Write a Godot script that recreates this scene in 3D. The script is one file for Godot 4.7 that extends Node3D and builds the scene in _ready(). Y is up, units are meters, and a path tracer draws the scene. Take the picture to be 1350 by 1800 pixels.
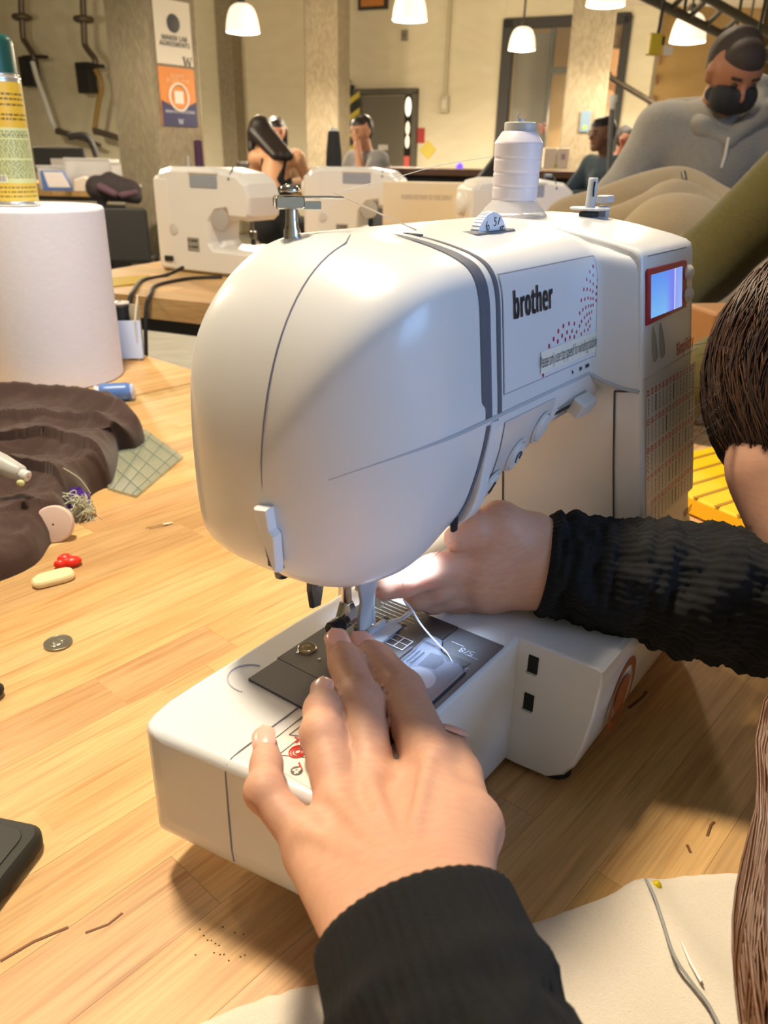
extends Node3D
# ---------------------------------------------------------------- mesh helpers
class M:
	var v := PackedVector3Array()
	var n := PackedVector3Array()
	var uv := PackedVector2Array()
	var ix := PackedInt32Array()

	# rows x cols points; cu / cv: first and last column / row are the same place and share normals
	func grid(p: PackedVector3Array, cols: int, cu := false, cv := false, t := Transform3D()) -> M:
		var rows := p.size() / cols
		var b := v.size()
		var acc := PackedVector3Array()
		acc.resize(p.size())
		for r in rows - 1:
			for c in cols - 1:
				var i := r * cols + c
				var a0 := p[i]
				var a1 := p[i + 1]
				var a2 := p[i + cols]
				var a3 := p[i + cols + 1]
				var f := (a3 - a0).cross(a2 - a1)
				f = -f if f.dot(f) > 0 else f
				acc[i] += f
				acc[i + 1] += f
				acc[i + cols] += f
				acc[i + cols + 1] += f
				for k in [i, i + 1, i + cols, i + 1, i + cols + 1, i + cols]:
					ix.append(b + k)
		if cu:
			for r in rows:
				var s := acc[r * cols] + acc[r * cols + cols - 1]
				acc[r * cols] = s
				acc[r * cols + cols - 1] = s
		if cv:
			for c in cols:
				var s := acc[c] + acc[(rows - 1) * cols + c]
				acc[c] = s
				acc[(rows - 1) * cols + c] = s
		# rows that shrink to one point share one normal
		for r in [0, rows - 1]:
			if rows > 1 and cols > 2 and p[r * cols].distance_to(p[r * cols + 1]) < 1e-7 and p[r * cols].distance_to(p[r * cols + cols / 2]) < 1e-7:
				var s := Vector3.ZERO
				for c in cols:
					s += acc[r * cols + c]
				for c in cols:
					acc[r * cols + c] = s
		for i in p.size():
			v.append(t * p[i])
			n.append((t.basis * acc[i]).normalized())
			uv.append(Vector2(float(i % cols) / (cols - 1), float(i / cols) / maxf(rows - 1, 1)))
		return self

	# profile of Vector2(radius, height); repeat a point for a crease
	func lathe(prof: Array, seg := 24, t := Transform3D()) -> M:
		var p := PackedVector3Array()
		for q in prof:
			for k in seg + 1:
				var a := TAU * k / seg
				p.append(Vector3(cos(a) * q.x, q.y, sin(a) * q.x))
		return grid(p, seg + 1, true, false, t)

	# round bar along points; rad a number or a list; flat squashes across the frame's second axis
	func tube(path: Array, rad, seg := 8, caps := true, t := Transform3D(), flat := 1.0, up := Vector3.UP) -> M:
		var p := PackedVector3Array()
		var side := Vector3.ZERO
		var cnt := path.size()
		for i in cnt:
			var d: Vector3 = (path[mini(i + 1, cnt - 1)] - path[maxi(i - 1, 0)]).normalized()
			if side == Vector3.ZERO:
				side = d.cross(up)
				if side.length() < 0.05:
					side = d.cross(Vector3.RIGHT)
			side = (side - d * side.dot(d)).normalized()
			var w := d.cross(side)
			var r: float = rad[i] if rad is Array or rad is PackedFloat32Array else rad
			var ring := PackedVector3Array()
			for k in seg + 1:
				var a := TAU * k / seg
				ring.append(path[i] + side * cos(a) * r + w * sin(a) * r * flat)
			if caps and i == 0:
				for k in seg + 1:
					p.append(path[0])
				p.append_array(ring)
			p.append_array(ring)
			if caps and i == cnt - 1:
				p.append_array(ring)
				for k in seg + 1:
					p.append(path[i])
		return grid(p, seg + 1, true, false, t)

	# box with rounded-looking chamfers
	func box(s: Vector3, at := Vector3.ZERO, bev := 0.002, t := Transform3D()) -> M:
		var h := s / 2
		bev = minf(bev, minf(h.x, minf(h.y, h.z)) * 0.9)
		var b := v.size()
		var map := {}
		for sx in [-1, 1]:
			for sy in [-1, 1]:
				for sz in [-1, 1]:
					for ax in 3:
						var q := Vector3(sx, sy, sz)
						var p := q * (h - Vector3.ONE * bev)
						p[ax] = q[ax] * h[ax]
						map[[sx, sy, sz, ax]] = v.size() - b
						var nn := Vector3.ZERO
						nn[ax] = q[ax]
						v.append(t * (p + at))
						n.append((t.basis * nn).normalized())
						var o := (p + h)
						uv.append(Vector2(o.x, o.z) if ax == 1 else Vector2(o.z, o.y) if ax == 0 else Vector2(o.x, o.y))
		var quad := func(k0, k1, k2, k3):
			var q := [map[k0] + b, map[k1] + b, map[k2] + b, map[k3] + b]
			var out: Vector3 = n[q[0]] + n[q[1]] + n[q[2]] + n[q[3]]
			var f: Vector3 = (v[q[2]] - v[q[0]]).cross(v[q[1]] - v[q[0]])
			var o := [0, 1, 2, 0, 2, 3] if f.dot(out) > 0 else [0, 2, 1, 0, 3, 2]
			for k in o:
				ix.append(q[k])
		for ax in 3:
			var u := (ax + 1) % 3
			var w := (ax + 2) % 3
			for sg in [-1, 1]:
				var ks := []
				for c in [[-1, -1], [1, -1], [1, 1], [-1, 1]]:
					var q := [0, 0, 0]
					q[ax] = sg
					q[u] = c[0]
					q[w] = c[1]
					ks.append(q + [ax])
				quad.call(ks[0], ks[1], ks[2], ks[3])
			for su in [-1, 1]:
				for sw in [-1, 1]:
					var a := [0, 0, 0]
					a[u] = su
					a[w] = sw
					var a2 := a.duplicate()
					a[ax] = -1
					a2[ax] = 1
					quad.call(a + [u], a2 + [u], a2 + [w], a + [w])
		for sx in [-1, 1]:
			for sy in [-1, 1]:
				for sz in [-1, 1]:
					quad.call([sx, sy, sz, 0], [sx, sy, sz, 1], [sx, sy, sz, 2], [sx, sy, sz, 2])
		return self

	# outline of Vector2 (x, y) pushed from z = 0 to z = depth, with a chamfer on both rims; smooth: round side
	func prism(poly: Array, depth: float, t := Transform3D(), bev := 0.0, smooth := false) -> M:
		var pp := PackedVector2Array(poly)
		if Geometry2D.is_polygon_clockwise(pp):
			pp.reverse()
		var cnt := pp.size()
		var ins := PackedVector2Array()
		for i in cnt:
			var d0 := (pp[i] - pp[(i + cnt - 1) % cnt]).normalized()
			var d1 := (pp[(i + 1) % cnt] - pp[i]).normalized()
			var nn := (Vector2(-d0.y, d0.x) + Vector2(-d1.y, d1.x)).normalized()
			ins.append(pp[i] + nn * bev)
		var tri := Geometry2D.triangulate_polygon(ins)
		for side in 2:
			var b := v.size()
			for q in ins:
				v.append(t * Vector3(q.x, q.y, depth if side else 0.0))
				n.append((t.basis * Vector3(0, 0, 1 if side else -1)).normalized())
				uv.append(q)
			for k in range(0, tri.size(), 3):
				var a := [tri[k], tri[k + 1], tri[k + 2]]
				var cw := (ins[a[1]] - ins[a[0]]).cross(ins[a[2]] - ins[a[0]]) < 0
				if cw != (side == 1):
					a = [a[0], a[2], a[1]]
				for j in a:
					ix.append(b + j)
		var lev := [[ins, 0.0], [pp, bev], [pp, depth - bev], [ins, depth]] if bev > 0 else [[pp, 0.0], [pp, depth]]
		if smooth:
			var p := PackedVector3Array()
			for l in lev:
				for i in cnt + 1:
					var q: Vector2 = l[0][i % cnt]
					p.append(Vector3(q.x, q.y, l[1]))
			grid(p, cnt + 1, true, false, t)
		else:
			for i in cnt:
				var p := PackedVector3Array()
				for l in lev:
					for q in [l[0][i], l[0][(i + 1) % cnt]]:
						p.append(Vector3(q.x, q.y, l[1]))
				grid(p, 2, false, false, t)
		return self

	func ball(r: Vector3, at := Vector3.ZERO, seg := 16, t := Transform3D()) -> M:
		var p := PackedVector3Array()
		var rows := seg / 2 + 1
		for i in rows:
			var a := PI * i / (rows - 1) - PI / 2
			for k in seg + 1:
				var b := TAU * k / seg
				p.append(at + Vector3(cos(a) * cos(b) * r.x, sin(a) * r.y, cos(a) * sin(b) * r.z))
		return grid(p, seg + 1, true, false, t)

	func quad(a: Vector3, b: Vector3, c: Vector3, d: Vector3) -> M:   # a b on top, d c below
		return grid(PackedVector3Array([a, b, d, c]), 2)

	func join(o: M, t := Transform3D()) -> M:
		var b := v.size()
		for i in o.v.size():
			v.append(t * o.v[i])
			n.append((t.basis * o.n[i]).normalized())
			uv.append(o.uv[i])
		for i in o.ix:
			ix.append(b + i)
		return self

	func done() -> ArrayMesh:
		var a := []
		a.resize(Mesh.ARRAY_MAX)
		a[Mesh.ARRAY_VERTEX] = v
		a[Mesh.ARRAY_NORMAL] = n
		a[Mesh.ARRAY_TEX_UV] = uv
		a[Mesh.ARRAY_INDEX] = ix
		var m := ArrayMesh.new()
		m.add_surface_from_arrays(Mesh.PRIMITIVE_TRIANGLES, a)
		return m

# bones [a, b, radius a, radius b] blended into one skin, meshed as surface nets
func skin(bones: Array, cell: float, blend := 0.01, into: M = null, cut := []) -> M:
	var lo := Vector3.INF
	var hi := -Vector3.INF
	for b in bones:
		var r: float = maxf(b[2], b[3]) + blend + cell * 3
		for q in [b[0], b[1]]:
			lo = lo.min(q - Vector3.ONE * r)
			hi = hi.max(q + Vector3.ONE * r)
	var nx := int((hi.x - lo.x) / cell) + 2
	var ny := int((hi.y - lo.y) / cell) + 2
	var nz := int((hi.z - lo.z) / cell) + 2
	var f := PackedFloat32Array()
	f.resize(nx * ny * nz)
	f.fill(9.0)
	for b in bones:
		var a: Vector3 = b[0]
		var ab: Vector3 = b[1] - a
		var ll := maxf(ab.length_squared(), 1e-12)
		var ra: float = b[2]
		var dr: float = b[3] - ra
		var kk: float = b[4] if b.size() > 4 else blend
		var far := maxf(b[2], b[3]) + blend + cell * 2.5
		var l0: Vector3 = (a.min(b[1]) - lo - Vector3.ONE * far) / cell
		var h0: Vector3 = (a.max(b[1]) - lo + Vector3.ONE * far) / cell
		for k in range(maxi(0, int(l0.z)), mini(nz, int(h0.z) + 2)):
			for j in range(maxi(0, int(l0.y)), mini(ny, int(h0.y) + 2)):
				var row := (k * ny + j) * nx
				var p := lo + Vector3(0, j, k) * cell
				for i in range(maxi(0, int(l0.x)), mini(nx, int(h0.x) + 2)):
					p.x = lo.x + i * cell
					var ap := p - a
					var s := clampf(ap.dot(ab) / ll, 0.0, 1.0)
					var d := (ap - ab * s).length() - ra - dr * s
					var e := f[row + i]
					var h := maxf(kk - absf(d - e), 0.0) / kk
					f[row + i] = minf(d, e) - h * h * kk * 0.25
	for c in cut:   # half spaces [point, normal] taken away
		for k in nz:
			for j in ny:
				for i in nx:
					var q: int = (k * ny + j) * nx + i
					if f[q] < cell * 4:
						f[q] = maxf(f[q], ((lo + Vector3(i, j, k) * cell) - c[0]).dot(c[1]))
	var m := into if into else M.new()
	var id := {}
	var sx := 1
	var sy := nx
	var sz := nx * ny
	var corner := [0, sx, sy, sx + sy, sz, sx + sz, sy + sz, sx + sy + sz]
	var off := [Vector3(0, 0, 0), Vector3(1, 0, 0), Vector3(0, 1, 0), Vector3(1, 1, 0), Vector3(0, 0, 1), Vector3(1, 0, 1), Vector3(0, 1, 1), Vector3(1, 1, 1)]
	var edges := [[0, 1], [2, 3], [4, 5], [6, 7], [0, 2], [1, 3], [4, 6], [5, 7], [0, 4], [1, 5], [2, 6], [3, 7]]
	for k in nz - 1:
		for j in ny - 1:
			for i in nx - 1:
				var q := (k * ny + j) * nx + i
				var d0 := f[q]
				if absf(d0) > cell * 2:
					continue
				var neg := 0
				for c in corner:
					if f[q + c] < 0:
						neg += 1
				if neg == 0 or neg == 8:
					continue
				var s := Vector3.ZERO
				var cn := 0
				for e in edges:
					var fa := f[q + corner[e[0]]]
					var fb := f[q + corner[e[1]]]
					if (fa < 0) != (fb < 0):
						s += off[e[0]].lerp(off[e[1]], fa / (fa - fb))
						cn += 1
				s = lo + (Vector3(i, j, k) + s / cn) * cell
				id[q] = m.v.size()
				m.v.append(s)
				var g := Vector3(f[q + 1] + f[q + 1 + sy] + f[q + 1 + sz] + f[q + 1 + sy + sz] - f[q] - f[q + sy] - f[q + sz] - f[q + sy + sz],
					f[q + sy] + f[q + sy + 1] + f[q + sy + sz] + f[q + 1 + sy + sz] - f[q] - f[q + 1] - f[q + sz] - f[q + 1 + sz],
					f[q + sz] + f[q + sz + 1] + f[q + sy + sz] + f[q + 1 + sy + sz] - f[q] - f[q + 1] - f[q + sy] - f[q + 1 + sy])
				m.n.append(g.normalized())
				m.uv.append(Vector2(s.x + s.z, s.y))
	for q in id:
		var f0 := f[q]
		for ax in 3:
			var st: int = [sx, sy, sz][ax]
			var u: int = [sy, sz, sx][ax]
			var w: int = [sz, sx, sy][ax]
			if (f0 < 0) == (f[q + st] < 0) or not (id.has(q - u) and id.has(q - w) and id.has(q - u - w)):
				continue
			var a := [id[q], id[q - u], id[q - u - w], id[q - w]]
			var o := [0, 1, 2, 0, 2, 3] if f0 > 0 else [0, 2, 1, 0, 3, 2]
			for k in o:
				m.ix.append(a[k])
	return m

func spline(pts: Array, per := 6) -> Array:
	var out := []
	var c := pts.size()
	for i in c - 1:
		var a = pts[maxi(i - 1, 0)]
		var b = pts[i]
		var d = pts[i + 1]
		var e = pts[mini(i + 2, c - 1)]
		for k in per:
			var t := float(k) / per
			out.append(0.5 * ((2.0 * b) + (d - a) * t + (2.0 * a - 5.0 * b + 4.0 * d - e) * t * t + (3.0 * b - a - 3.0 * d + e) * t * t * t))
	out.append(pts[c - 1])
	return out

# ---------------------------------------------------------------- materials and nodes
var mats := {}

func mat(c: Color, rough := 0.6, metal := 0.0, extra := {}) -> StandardMaterial3D:
	var key := str(c, rough, metal, extra)
	if not mats.has(key):
		var m := StandardMaterial3D.new()
		m.albedo_color = c
		m.roughness = rough
		m.metallic = metal
		for k in extra:
			m.set(k, extra[k])
		mats[key] = m
	return mats[key]

func rgb(r: int, g: int, b: int) -> Color:
	return Color8(r, g, b)

func glow(c: Color, e: float) -> StandardMaterial3D:
	return mat(c, 0.6, 0.0, {"emission_enabled": true, "emission": c, "emission_energy_multiplier": e})

func clear(c: Color, a := 0.15, rough := 0.05) -> StandardMaterial3D:
	return mat(Color(c.r, c.g, c.b, a), rough, 0.0, {"transparency": BaseMaterial3D.TRANSPARENCY_ALPHA})

func tex(im: Image) -> ImageTexture:
	return ImageTexture.create_from_image(im)

func noisy(c1: Color, c2: Color, freq: float, rough: float, scale := Vector3.ONE, extra := {}, bump := 0.0) -> StandardMaterial3D:
	var no := FastNoiseLite.new()
	no.seed = 7
	no.frequency = freq
	no.fractal_octaves = 4
	var im := Image.create(256, 256, false, Image.FORMAT_RGB8)
	var hm := Image.create(256, 256, false, Image.FORMAT_L8)
	for y in 256:
		for x in 256:
			# wraps round
			var a := TAU * x / 256.0
			var b := TAU * y / 256.0
			var k := clampf(0.5 + 0.8 * no.get_noise_3d(40 * cos(a) + 90 * cos(b), 40 * sin(a) + 17, 90 * sin(b)), 0, 1)
			im.set_pixel(x, y, c1.lerp(c2, k))
			if bump > 0:
				hm.set_pixel(x, y, Color(k, k, k))
	var m := StandardMaterial3D.new()
	m.albedo_texture = tex(im)
	m.roughness = rough
	m.uv1_triplanar = true
	m.uv1_scale = scale
	if bump > 0:
		m.heightmap_enabled = true
		m.heightmap_scale = bump
		m.heightmap_texture = tex(hm)
	for k in extra:
		m.set(k, extra[k])
	return m

var taken := {}

func numbered(called: String, parent: Node) -> String:
	var key := str(parent.get_instance_id(), called)
	taken[key] = taken.get(key, -1) + 1
	return called if taken[key] == 0 else "%s_%03d" % [called, taken[key]]

func tag(o: Node, label := "", category := "", group := "", kind := "") -> Node:
	for k in [["label", label], ["category", category], ["group", group], ["kind", kind]]:
		if k[1]:
			o.set_meta(k[0], k[1])
	return o

func thing(called: String, label: String, category: String, at := Vector3.ZERO, turn := 0.0, group := "") -> Node3D:
	var o := Node3D.new()
	o.name = numbered(called, self)
	add_child(o, true)
	o.position = at
	o.rotation.y = turn
	tag(o, label, category, group)
	return o

func part(called: String, m, material: Material, parent: Node = self, t := Transform3D(), label := "") -> MeshInstance3D:
	var o := MeshInstance3D.new()
	o.name = numbered(called, parent)
	o.mesh = m.done() if m is M else m
	o.material_override = material
	parent.add_child(o, true)
	o.transform = t
	if label:
		o.set_meta("label", label)
	return o

func struct(called: String, m, material: Material, t := Transform3D()) -> MeshInstance3D:
	var o := part(called, m, material, self, t)
	o.set_meta("kind", "structure")
	return o

func dup(o: Node3D, label := "") -> Node3D:
	var c: Node3D = o.duplicate()
	c.name = numbered(String(o.name), self)
	add_child(c, true)
	if label:
		c.set_meta("label", label)
	return c

func T(p := Vector3.ZERO, r := Vector3.ZERO, s := Vector3.ONE) -> Transform3D:
	return Transform3D(Basis.from_euler(r) * Basis.from_scale(s), p)

func aim(at: Vector3, to: Vector3, up := Vector3.UP) -> Transform3D:    # y axis runs from at to to
	var y := (to - at).normalized()
	var x := up.cross(y)
	if x.length() < 0.01:
		x = Vector3.RIGHT
	x = x.normalized()
	return Transform3D(Basis(x, y, x.cross(y)), at)

var fonts := {}

func words(text: String, height: float, face := "Droid Sans", bold := false, squeeze := 1.0) -> Mesh:
	var key := face + str(bold)
	if not fonts.has(key):
		var sf := SystemFont.new()
		sf.font_names = PackedStringArray([face])
		if bold:
			sf.font_weight = 700
		fonts[key] = sf
	var t := TextMesh.new()
	t.text = text
	t.font = fonts[key]
	t.font_size = 64
	t.pixel_size = height / 64.0
	t.depth = 0.0
	t.curve_step = 2.0
	return t

func lettering(text: String, height: float, t: Transform3D, ink: Material, parent: Node, bold := false, face := "Droid Sans") -> MeshInstance3D:
	return part("lettering", words(text, height, face, bold), ink, parent, t)

# ---------------------------------------------------------------- the scene
var MT := Transform3D(Basis(Vector3.UP, deg_to_rad(53.5)), Vector3(-0.0103, 0.0000, -0.3929))   # the sewing machine: x along its arm, z towards its user
var WHITE: StandardMaterial3D
var DARK: StandardMaterial3D
const FLOOR := -0.92

func _ready() -> void:
	var cam := Camera3D.new()
	cam.name = "camera"
	add_child(cam)
	cam.position = Vector3(0, 0.345, 0)
	cam.basis = Basis(Vector3.RIGHT, deg_to_rad(-24.5)) * Basis(Vector3.BACK, deg_to_rad(1.2))
	cam.near = 0.02
	cam.far = 100.0
	var ca := CameraAttributesPhysical.new()
	ca.frustum_focal_length = 18.4
	ca.frustum_focus_distance = 0.46
	ca.exposure_aperture = 10.0
	ca.frustum_near = 0.02
	ca.frustum_far = 100.0
	cam.attributes = ca
	cam.fov = 66.24
	cam.current = true
	var we := WorldEnvironment.new()
	we.name = "world_environment"
	add_child(we)
	var env := Environment.new()
	we.environment = env
	env.background_mode = Environment.BG_SKY
	env.sky = Sky.new()
	var sm := ProceduralSkyMaterial.new()
	sm.sky_top_color = Color(0.55, 0.72, 1.0)
	sm.sky_horizon_color = Color(0.82, 0.9, 1.0)
	sm.ground_bottom_color = Color(0.3, 0.3, 0.3)
	sm.ground_horizon_color = Color(0.6, 0.62, 0.65)
	env.sky.sky_material = sm
	env.background_energy_multiplier = 1.2
	env.tonemap_mode = Environment.TONE_MAPPER_LINEAR
	env.tonemap_exposure = 0.86
	env.sdfgi_enabled = true
	env.ssao_enabled = true
	env.ssil_enabled = true
	# daylight that comes in at the tall window behind the user
	var day := AreaLight3D.new()
	day.name = "window_daylight"
	day.area_size = Vector2(2.5, 1.9)
	day.light_color = Color(0.54, 0.74, 1.0)
	day.light_energy = 11.0
	day.shadow_enabled = true
	day.area_range = 40.0
	add_child(day)
	day.look_at_from_position(Vector3(3.64, 1.35, 1.9), Vector3(0.0, 1.35, 1.9))
	WHITE = mat(Color(0.90, 0.905, 0.91), 0.32, 0.0, {"clearcoat_enabled": true, "clearcoat": 0.4, "clearcoat_roughness": 0.15})
	DARK = mat(rgb(70, 72, 82), 0.6)
	build_room()
	build_tables()
	build_machine()
	build_worktop_things()
	build_user()
	build_background()

func lamp(at: Vector3, rad: float, energy: float, label: String, drop := 1.5, group := "frosted pendant lamps hung in the hall") -> void:
	var o := thing("pendant_lamp", label, "lamp", at, 0.0, group)
	var prof := [Vector2(rad, 0), Vector2(rad * 1.02, rad * 0.08), Vector2(rad * 0.97, rad * 0.5), Vector2(rad * 0.86, rad * 0.95), Vector2(rad * 0.68, rad * 1.3), Vector2(rad * 0.42, rad * 1.48), Vector2(rad * 0.2, rad * 1.52)]
	part("glass_shade", M.new().lathe(spline(prof, 4), 28), mat(Color(1, 0.97, 0.9), 0.4, 0.0, {"emission_enabled": true, "emission": Color(1.0, 0.93, 0.8), "emission_energy_multiplier": 1.3}), o)
	part("shade_face", M.new().lathe([Vector2(rad * 0.99, 0.012), Vector2(rad * 0.6, -rad * 0.05), Vector2(0.0005, -rad * 0.12)], 28), glow(Color(1.0, 0.95, 0.85), 2.2), o)
	part("cap", M.new().lathe([Vector2(0.001, rad * 1.9), Vector2(rad * 0.2, rad * 1.9), Vector2(rad * 0.2, rad * 1.9), Vector2(rad * 0.24, rad * 1.5), Vector2(rad * 0.24, rad * 1.5), Vector2(0.001, rad * 1.5)], 16), mat(rgb(60, 58, 54), 0.5), o)
	part("stem", M.new().tube([Vector3(0, rad * 1.85, 0), Vector3(0, drop, 0)], 0.012, 8), mat(rgb(60, 58, 54), 0.5), o)
	var l := SpotLight3D.new()
	l.name = "lamp_light"
	l.light_color = Color(1.0, 0.93, 0.82)
	l.light_energy = energy * 0.42
	l.light_size = rad * 0.7
	l.spot_range = 60.0
	l.spot_attenuation = 2.0
	l.spot_angle = 86.0
	l.spot_angle_attenuation = 0.35
	l.rotation.x = -PI / 2
	l.shadow_enabled = true
	l.position = Vector3(0, -rad * 0.12 - 0.03, 0)
	o.add_child(l)
	var g := OmniLight3D.new()      # what the frosted shade lets out all round
	g.name = "shade_light"
	g.light_color = Color(1.0, 0.92, 0.78)
	g.light_energy = energy * 0.13
	g.light_size = rad * 0.6
	g.omni_range = 60.0
	g.omni_attenuation = 2.0
	g.shadow_enabled = true
	g.position = Vector3(0, -rad * 0.12 - 0.10, 0)
	o.add_child(g)

# ---------------------------------------------------------------- the sewing machine in front
const TIP := -0.081
var SLOT: StandardMaterial3D
const BELT := 0.2285
var tmpl: PackedVector2Array      # (z, y) round the arm, from the middle of the top over the front
const DOTS := "1021 75;969 99;920 141;876 205;840 290;812 387;795 506;732 590;668 572;604 577;547 610;495 667;446 717;1063 144;1007 152;960 180;919 231;881 298;855 386;833 483;819 593;1044 205;999 227;959 262;921 312;894 384;870 470;854 563;1077 261;1032 271;992 296;955 335;930 397;905 464;886 545;877 637;1064 319;1022 334;989 362;961 405;936 468;915 538;905 617;1088 362;1053 372;1018 390;990 427;963 468;947 530;932 596;926 668;541 702;590 665;647 648;705 655;760 678;795 630;858 696;628 712;680 707;733 717;819 715;902 696;382 962"
const TN := 16                    # template points before the belt

func arm_template() -> void:
	var raw := [Vector2(-0.022, 0.3107), Vector2(-0.001, 0.3101), Vector2(0.0151, 0.3085), Vector2(0.0315, 0.3058), Vector2(0.0450, 0.3022), Vector2(0.0535, 0.2965), Vector2(0.0580, 0.2860), Vector2(0.0606, 0.2656), Vector2(0.0628, 0.2456), Vector2(0.0645, 0.2285),
		Vector2(0.0642, 0.2150), Vector2(0.0618, 0.1980), Vector2(0.0570, 0.1800), Vector2(0.0480, 0.1660), Vector2(0.0330, 0.1605), Vector2(0.0, 0.1590), Vector2(-0.035, 0.1600), Vector2(-0.054, 0.1680), Vector2(-0.0605, 0.1850), Vector2(-0.0620, 0.2300), Vector2(-0.0600, 0.2750), Vector2(-0.0550, 0.2950), Vector2(-0.0440, 0.3070), Vector2(-0.022, 0.3107)]
	var c := raw.size() - 1
	tmpl = PackedVector2Array()
	for i in c:
		var a: Vector2 = raw[(i + c - 1) % c]
		var b: Vector2 = raw[i]
		var d: Vector2 = raw[i + 1]
		var e: Vector2 = raw[(i + 2) % c]
		for k in 5:
			var t := k / 5.0
			tmpl.append(0.5 * ((2.0 * b) + (d - a) * t + (2.0 * a - 5.0 * b + 4.0 * d - e) * t * t + (3.0 * b - a - 3.0 * d + e) * t * t * t))
	tmpl.append(tmpl[0])

func soft(u: float, n: float) -> float:      # 1 at u = 0 falling to 0 at u = 1 like a rounded corner
	return pow(maxf(0.0, 1.0 - pow(clampf(u, 0, 1), n)), 1.0 / n)

func arm_bottom(x: float) -> float:
	if x < -0.04:
		return 0.19 - 0.0405 * soft((-0.04 - x) / (-0.04 - TIP), 2.6)
	return 0.1495 + 0.33 * maxf(0.0, x + 0.03) * smoothstep(-0.045, 0.0, x) if x < 0.12 else 0.199

func arm_at(x: float, q: Vector2) -> Vector3:    # the place of a template point at the station x
	var top := 0.1205 * soft(-x / -TIP, 2.35) + 0.19 if x < 0 else 0.3105
	var kf := soft((-0.010 - x) / (-0.010 - TIP), 2.15)
	var kb := soft((-0.052 - x) / (-0.052 - TIP), 2.4)
	var bot := arm_bottom(x)
	var belt := BELT - 0.0105 * smoothstep(0.132, 0.15, x)
	belt = lerpf(0.19, BELT, soft((-x - 0.01) / (-TIP - 0.01), 2.4)) if x < -0.01 else belt
	var y := q.y
	if y > BELT:
		y = belt + (y - BELT) * (top - belt) / (0.3107 - BELT)
	else:
		y = belt - (BELT - y) * (belt - bot) / (BELT - 0.159)
	var zc := -0.012
	var z := zc + (q.x - zc) * (kf if q.x > zc else kb)
	if x > 0.136 and q.x > 0.03 and q.y > BELT - 0.001:      # the shoulder that swells towards the column's front
		z = lerpf(z, maxf(z, (0.1273 - 0.159 * y) * smoothstep(0.03, 0.058, q.x) - (0.004 if y > 0.295 else 0.0)), smoothstep(0.136, 0.153, x))
	return Vector3(x, y, z)

func front_z(x: float, y: float) -> float:       # depth of the arm's front at that height
	var last := arm_at(x, tmpl[10])
	for i in range(11, 75):
		var p := arm_at(x, tmpl[i])
		if p.y <= y and last.y >= y:
			return lerpf(last.z, p.z, (last.y - y) / maxf(last.y - p.y, 1e-6))
		last = p
	return last.z

func front_frame(x: float, y: float, off := 0.0) -> Transform3D:   # z axis out of the front, y up along it
	var p := Vector3(x, y, front_z(x, y))
	var up := (Vector3(x, y + 0.003, front_z(x, y + 0.003)) - p).normalized()
	var rt := (Vector3(x + 0.003, y, front_z(x + 0.003, y)) - p).normalized()
	var out := rt.cross(up).normalized()
	return Transform3D(Basis(up.cross(out), up, out), p + out * off)

func front_patch(x0: float, x1: float, y0: float, y1: float, off := 0.0004, nx := 24, ny := 12) -> M:
	var p := PackedVector3Array()
	for j in ny + 1:
		for i in nx + 1:
			p.append(front_frame(lerpf(x0, x1, float(i) / nx), lerpf(y1, y0, float(j) / ny), off).origin)
	return M.new().grid(p, nx + 1)

func column_z(y: float) -> float:
	return 0.1273 - 0.159 * y

func column_frame(x: float, y: float, off := 0.0) -> Transform3D:
	var up := Vector3(0, 1, -0.159).normalized()
	var out := Vector3(0, 0.159, 1).normalized()
	return Transform3D(Basis(Vector3.RIGHT, up, out), Vector3(x, y, column_z(y)) + out * off)

func column_patch(x0: float, x1: float, y0: float, y1: float, off := 0.0004) -> M:
	var f := func(x, y): return column_frame(x, y, off).origin
	return M.new().quad(f.call(x0, y1), f.call(x1, y1), f.call(x1, y0), f.call(x0, y0))

func ink_disc(im: Image, cx: float, cy: float, rx: float, ry: float, c: Color) -> void:
	for y in range(maxi(0, int(cy - ry)), mini(im.get_height(), int(cy + ry) + 2)):
		for x in range(maxi(0, int(cx - rx)), mini(im.get_width(), int(cx + rx) + 2)):
			var d := Vector2((x - cx) / rx, (y - cy) / ry).length()
			if d < 1.0:
				im.set_pixel(x, y, im.get_pixel(x, y).lerp(c, clampf((1.0 - d) * rx, 0, 1)))

func ink_line(im: Image, a: Vector2, b: Vector2, w: float, c: Color) -> void:
	var k := int(a.distance_to(b)) + 1
	for i in k + 1:
		ink_disc(im, lerpf(a.x, b.x, float(i) / k), lerpf(a.y, b.y, float(i) / k), w, w, c)

func ring_path(c: Vector3, ux: Vector3, uy: Vector3, seg := 32) -> Array:
	var out := []
	for k in seg + 1:
		out.append(c + ux * cos(TAU * k / seg) + uy * sin(TAU * k / seg))
	return out

func strip(x0: Callable, x1: Callable, i0: int, i1: int, off: float) -> M:    # a narrow band of the arm's skin over template points i0..i1
	var p := PackedVector3Array()
	for i in range(i0, i1 + 1):
		for k in 3:
			var t := float(i - i0) / (i1 - i0)
			var x := lerpf(x0.call(t), x1.call(t), k / 2.0)
			var here := arm_at(x, tmpl[i])
			var d := arm_at(x, tmpl[i + 1]) - arm_at(x, tmpl[i - 1])
			p.append(here + Vector3(0, d.z, -d.y).normalized() * off)
	return M.new().grid(p, 3)

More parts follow.
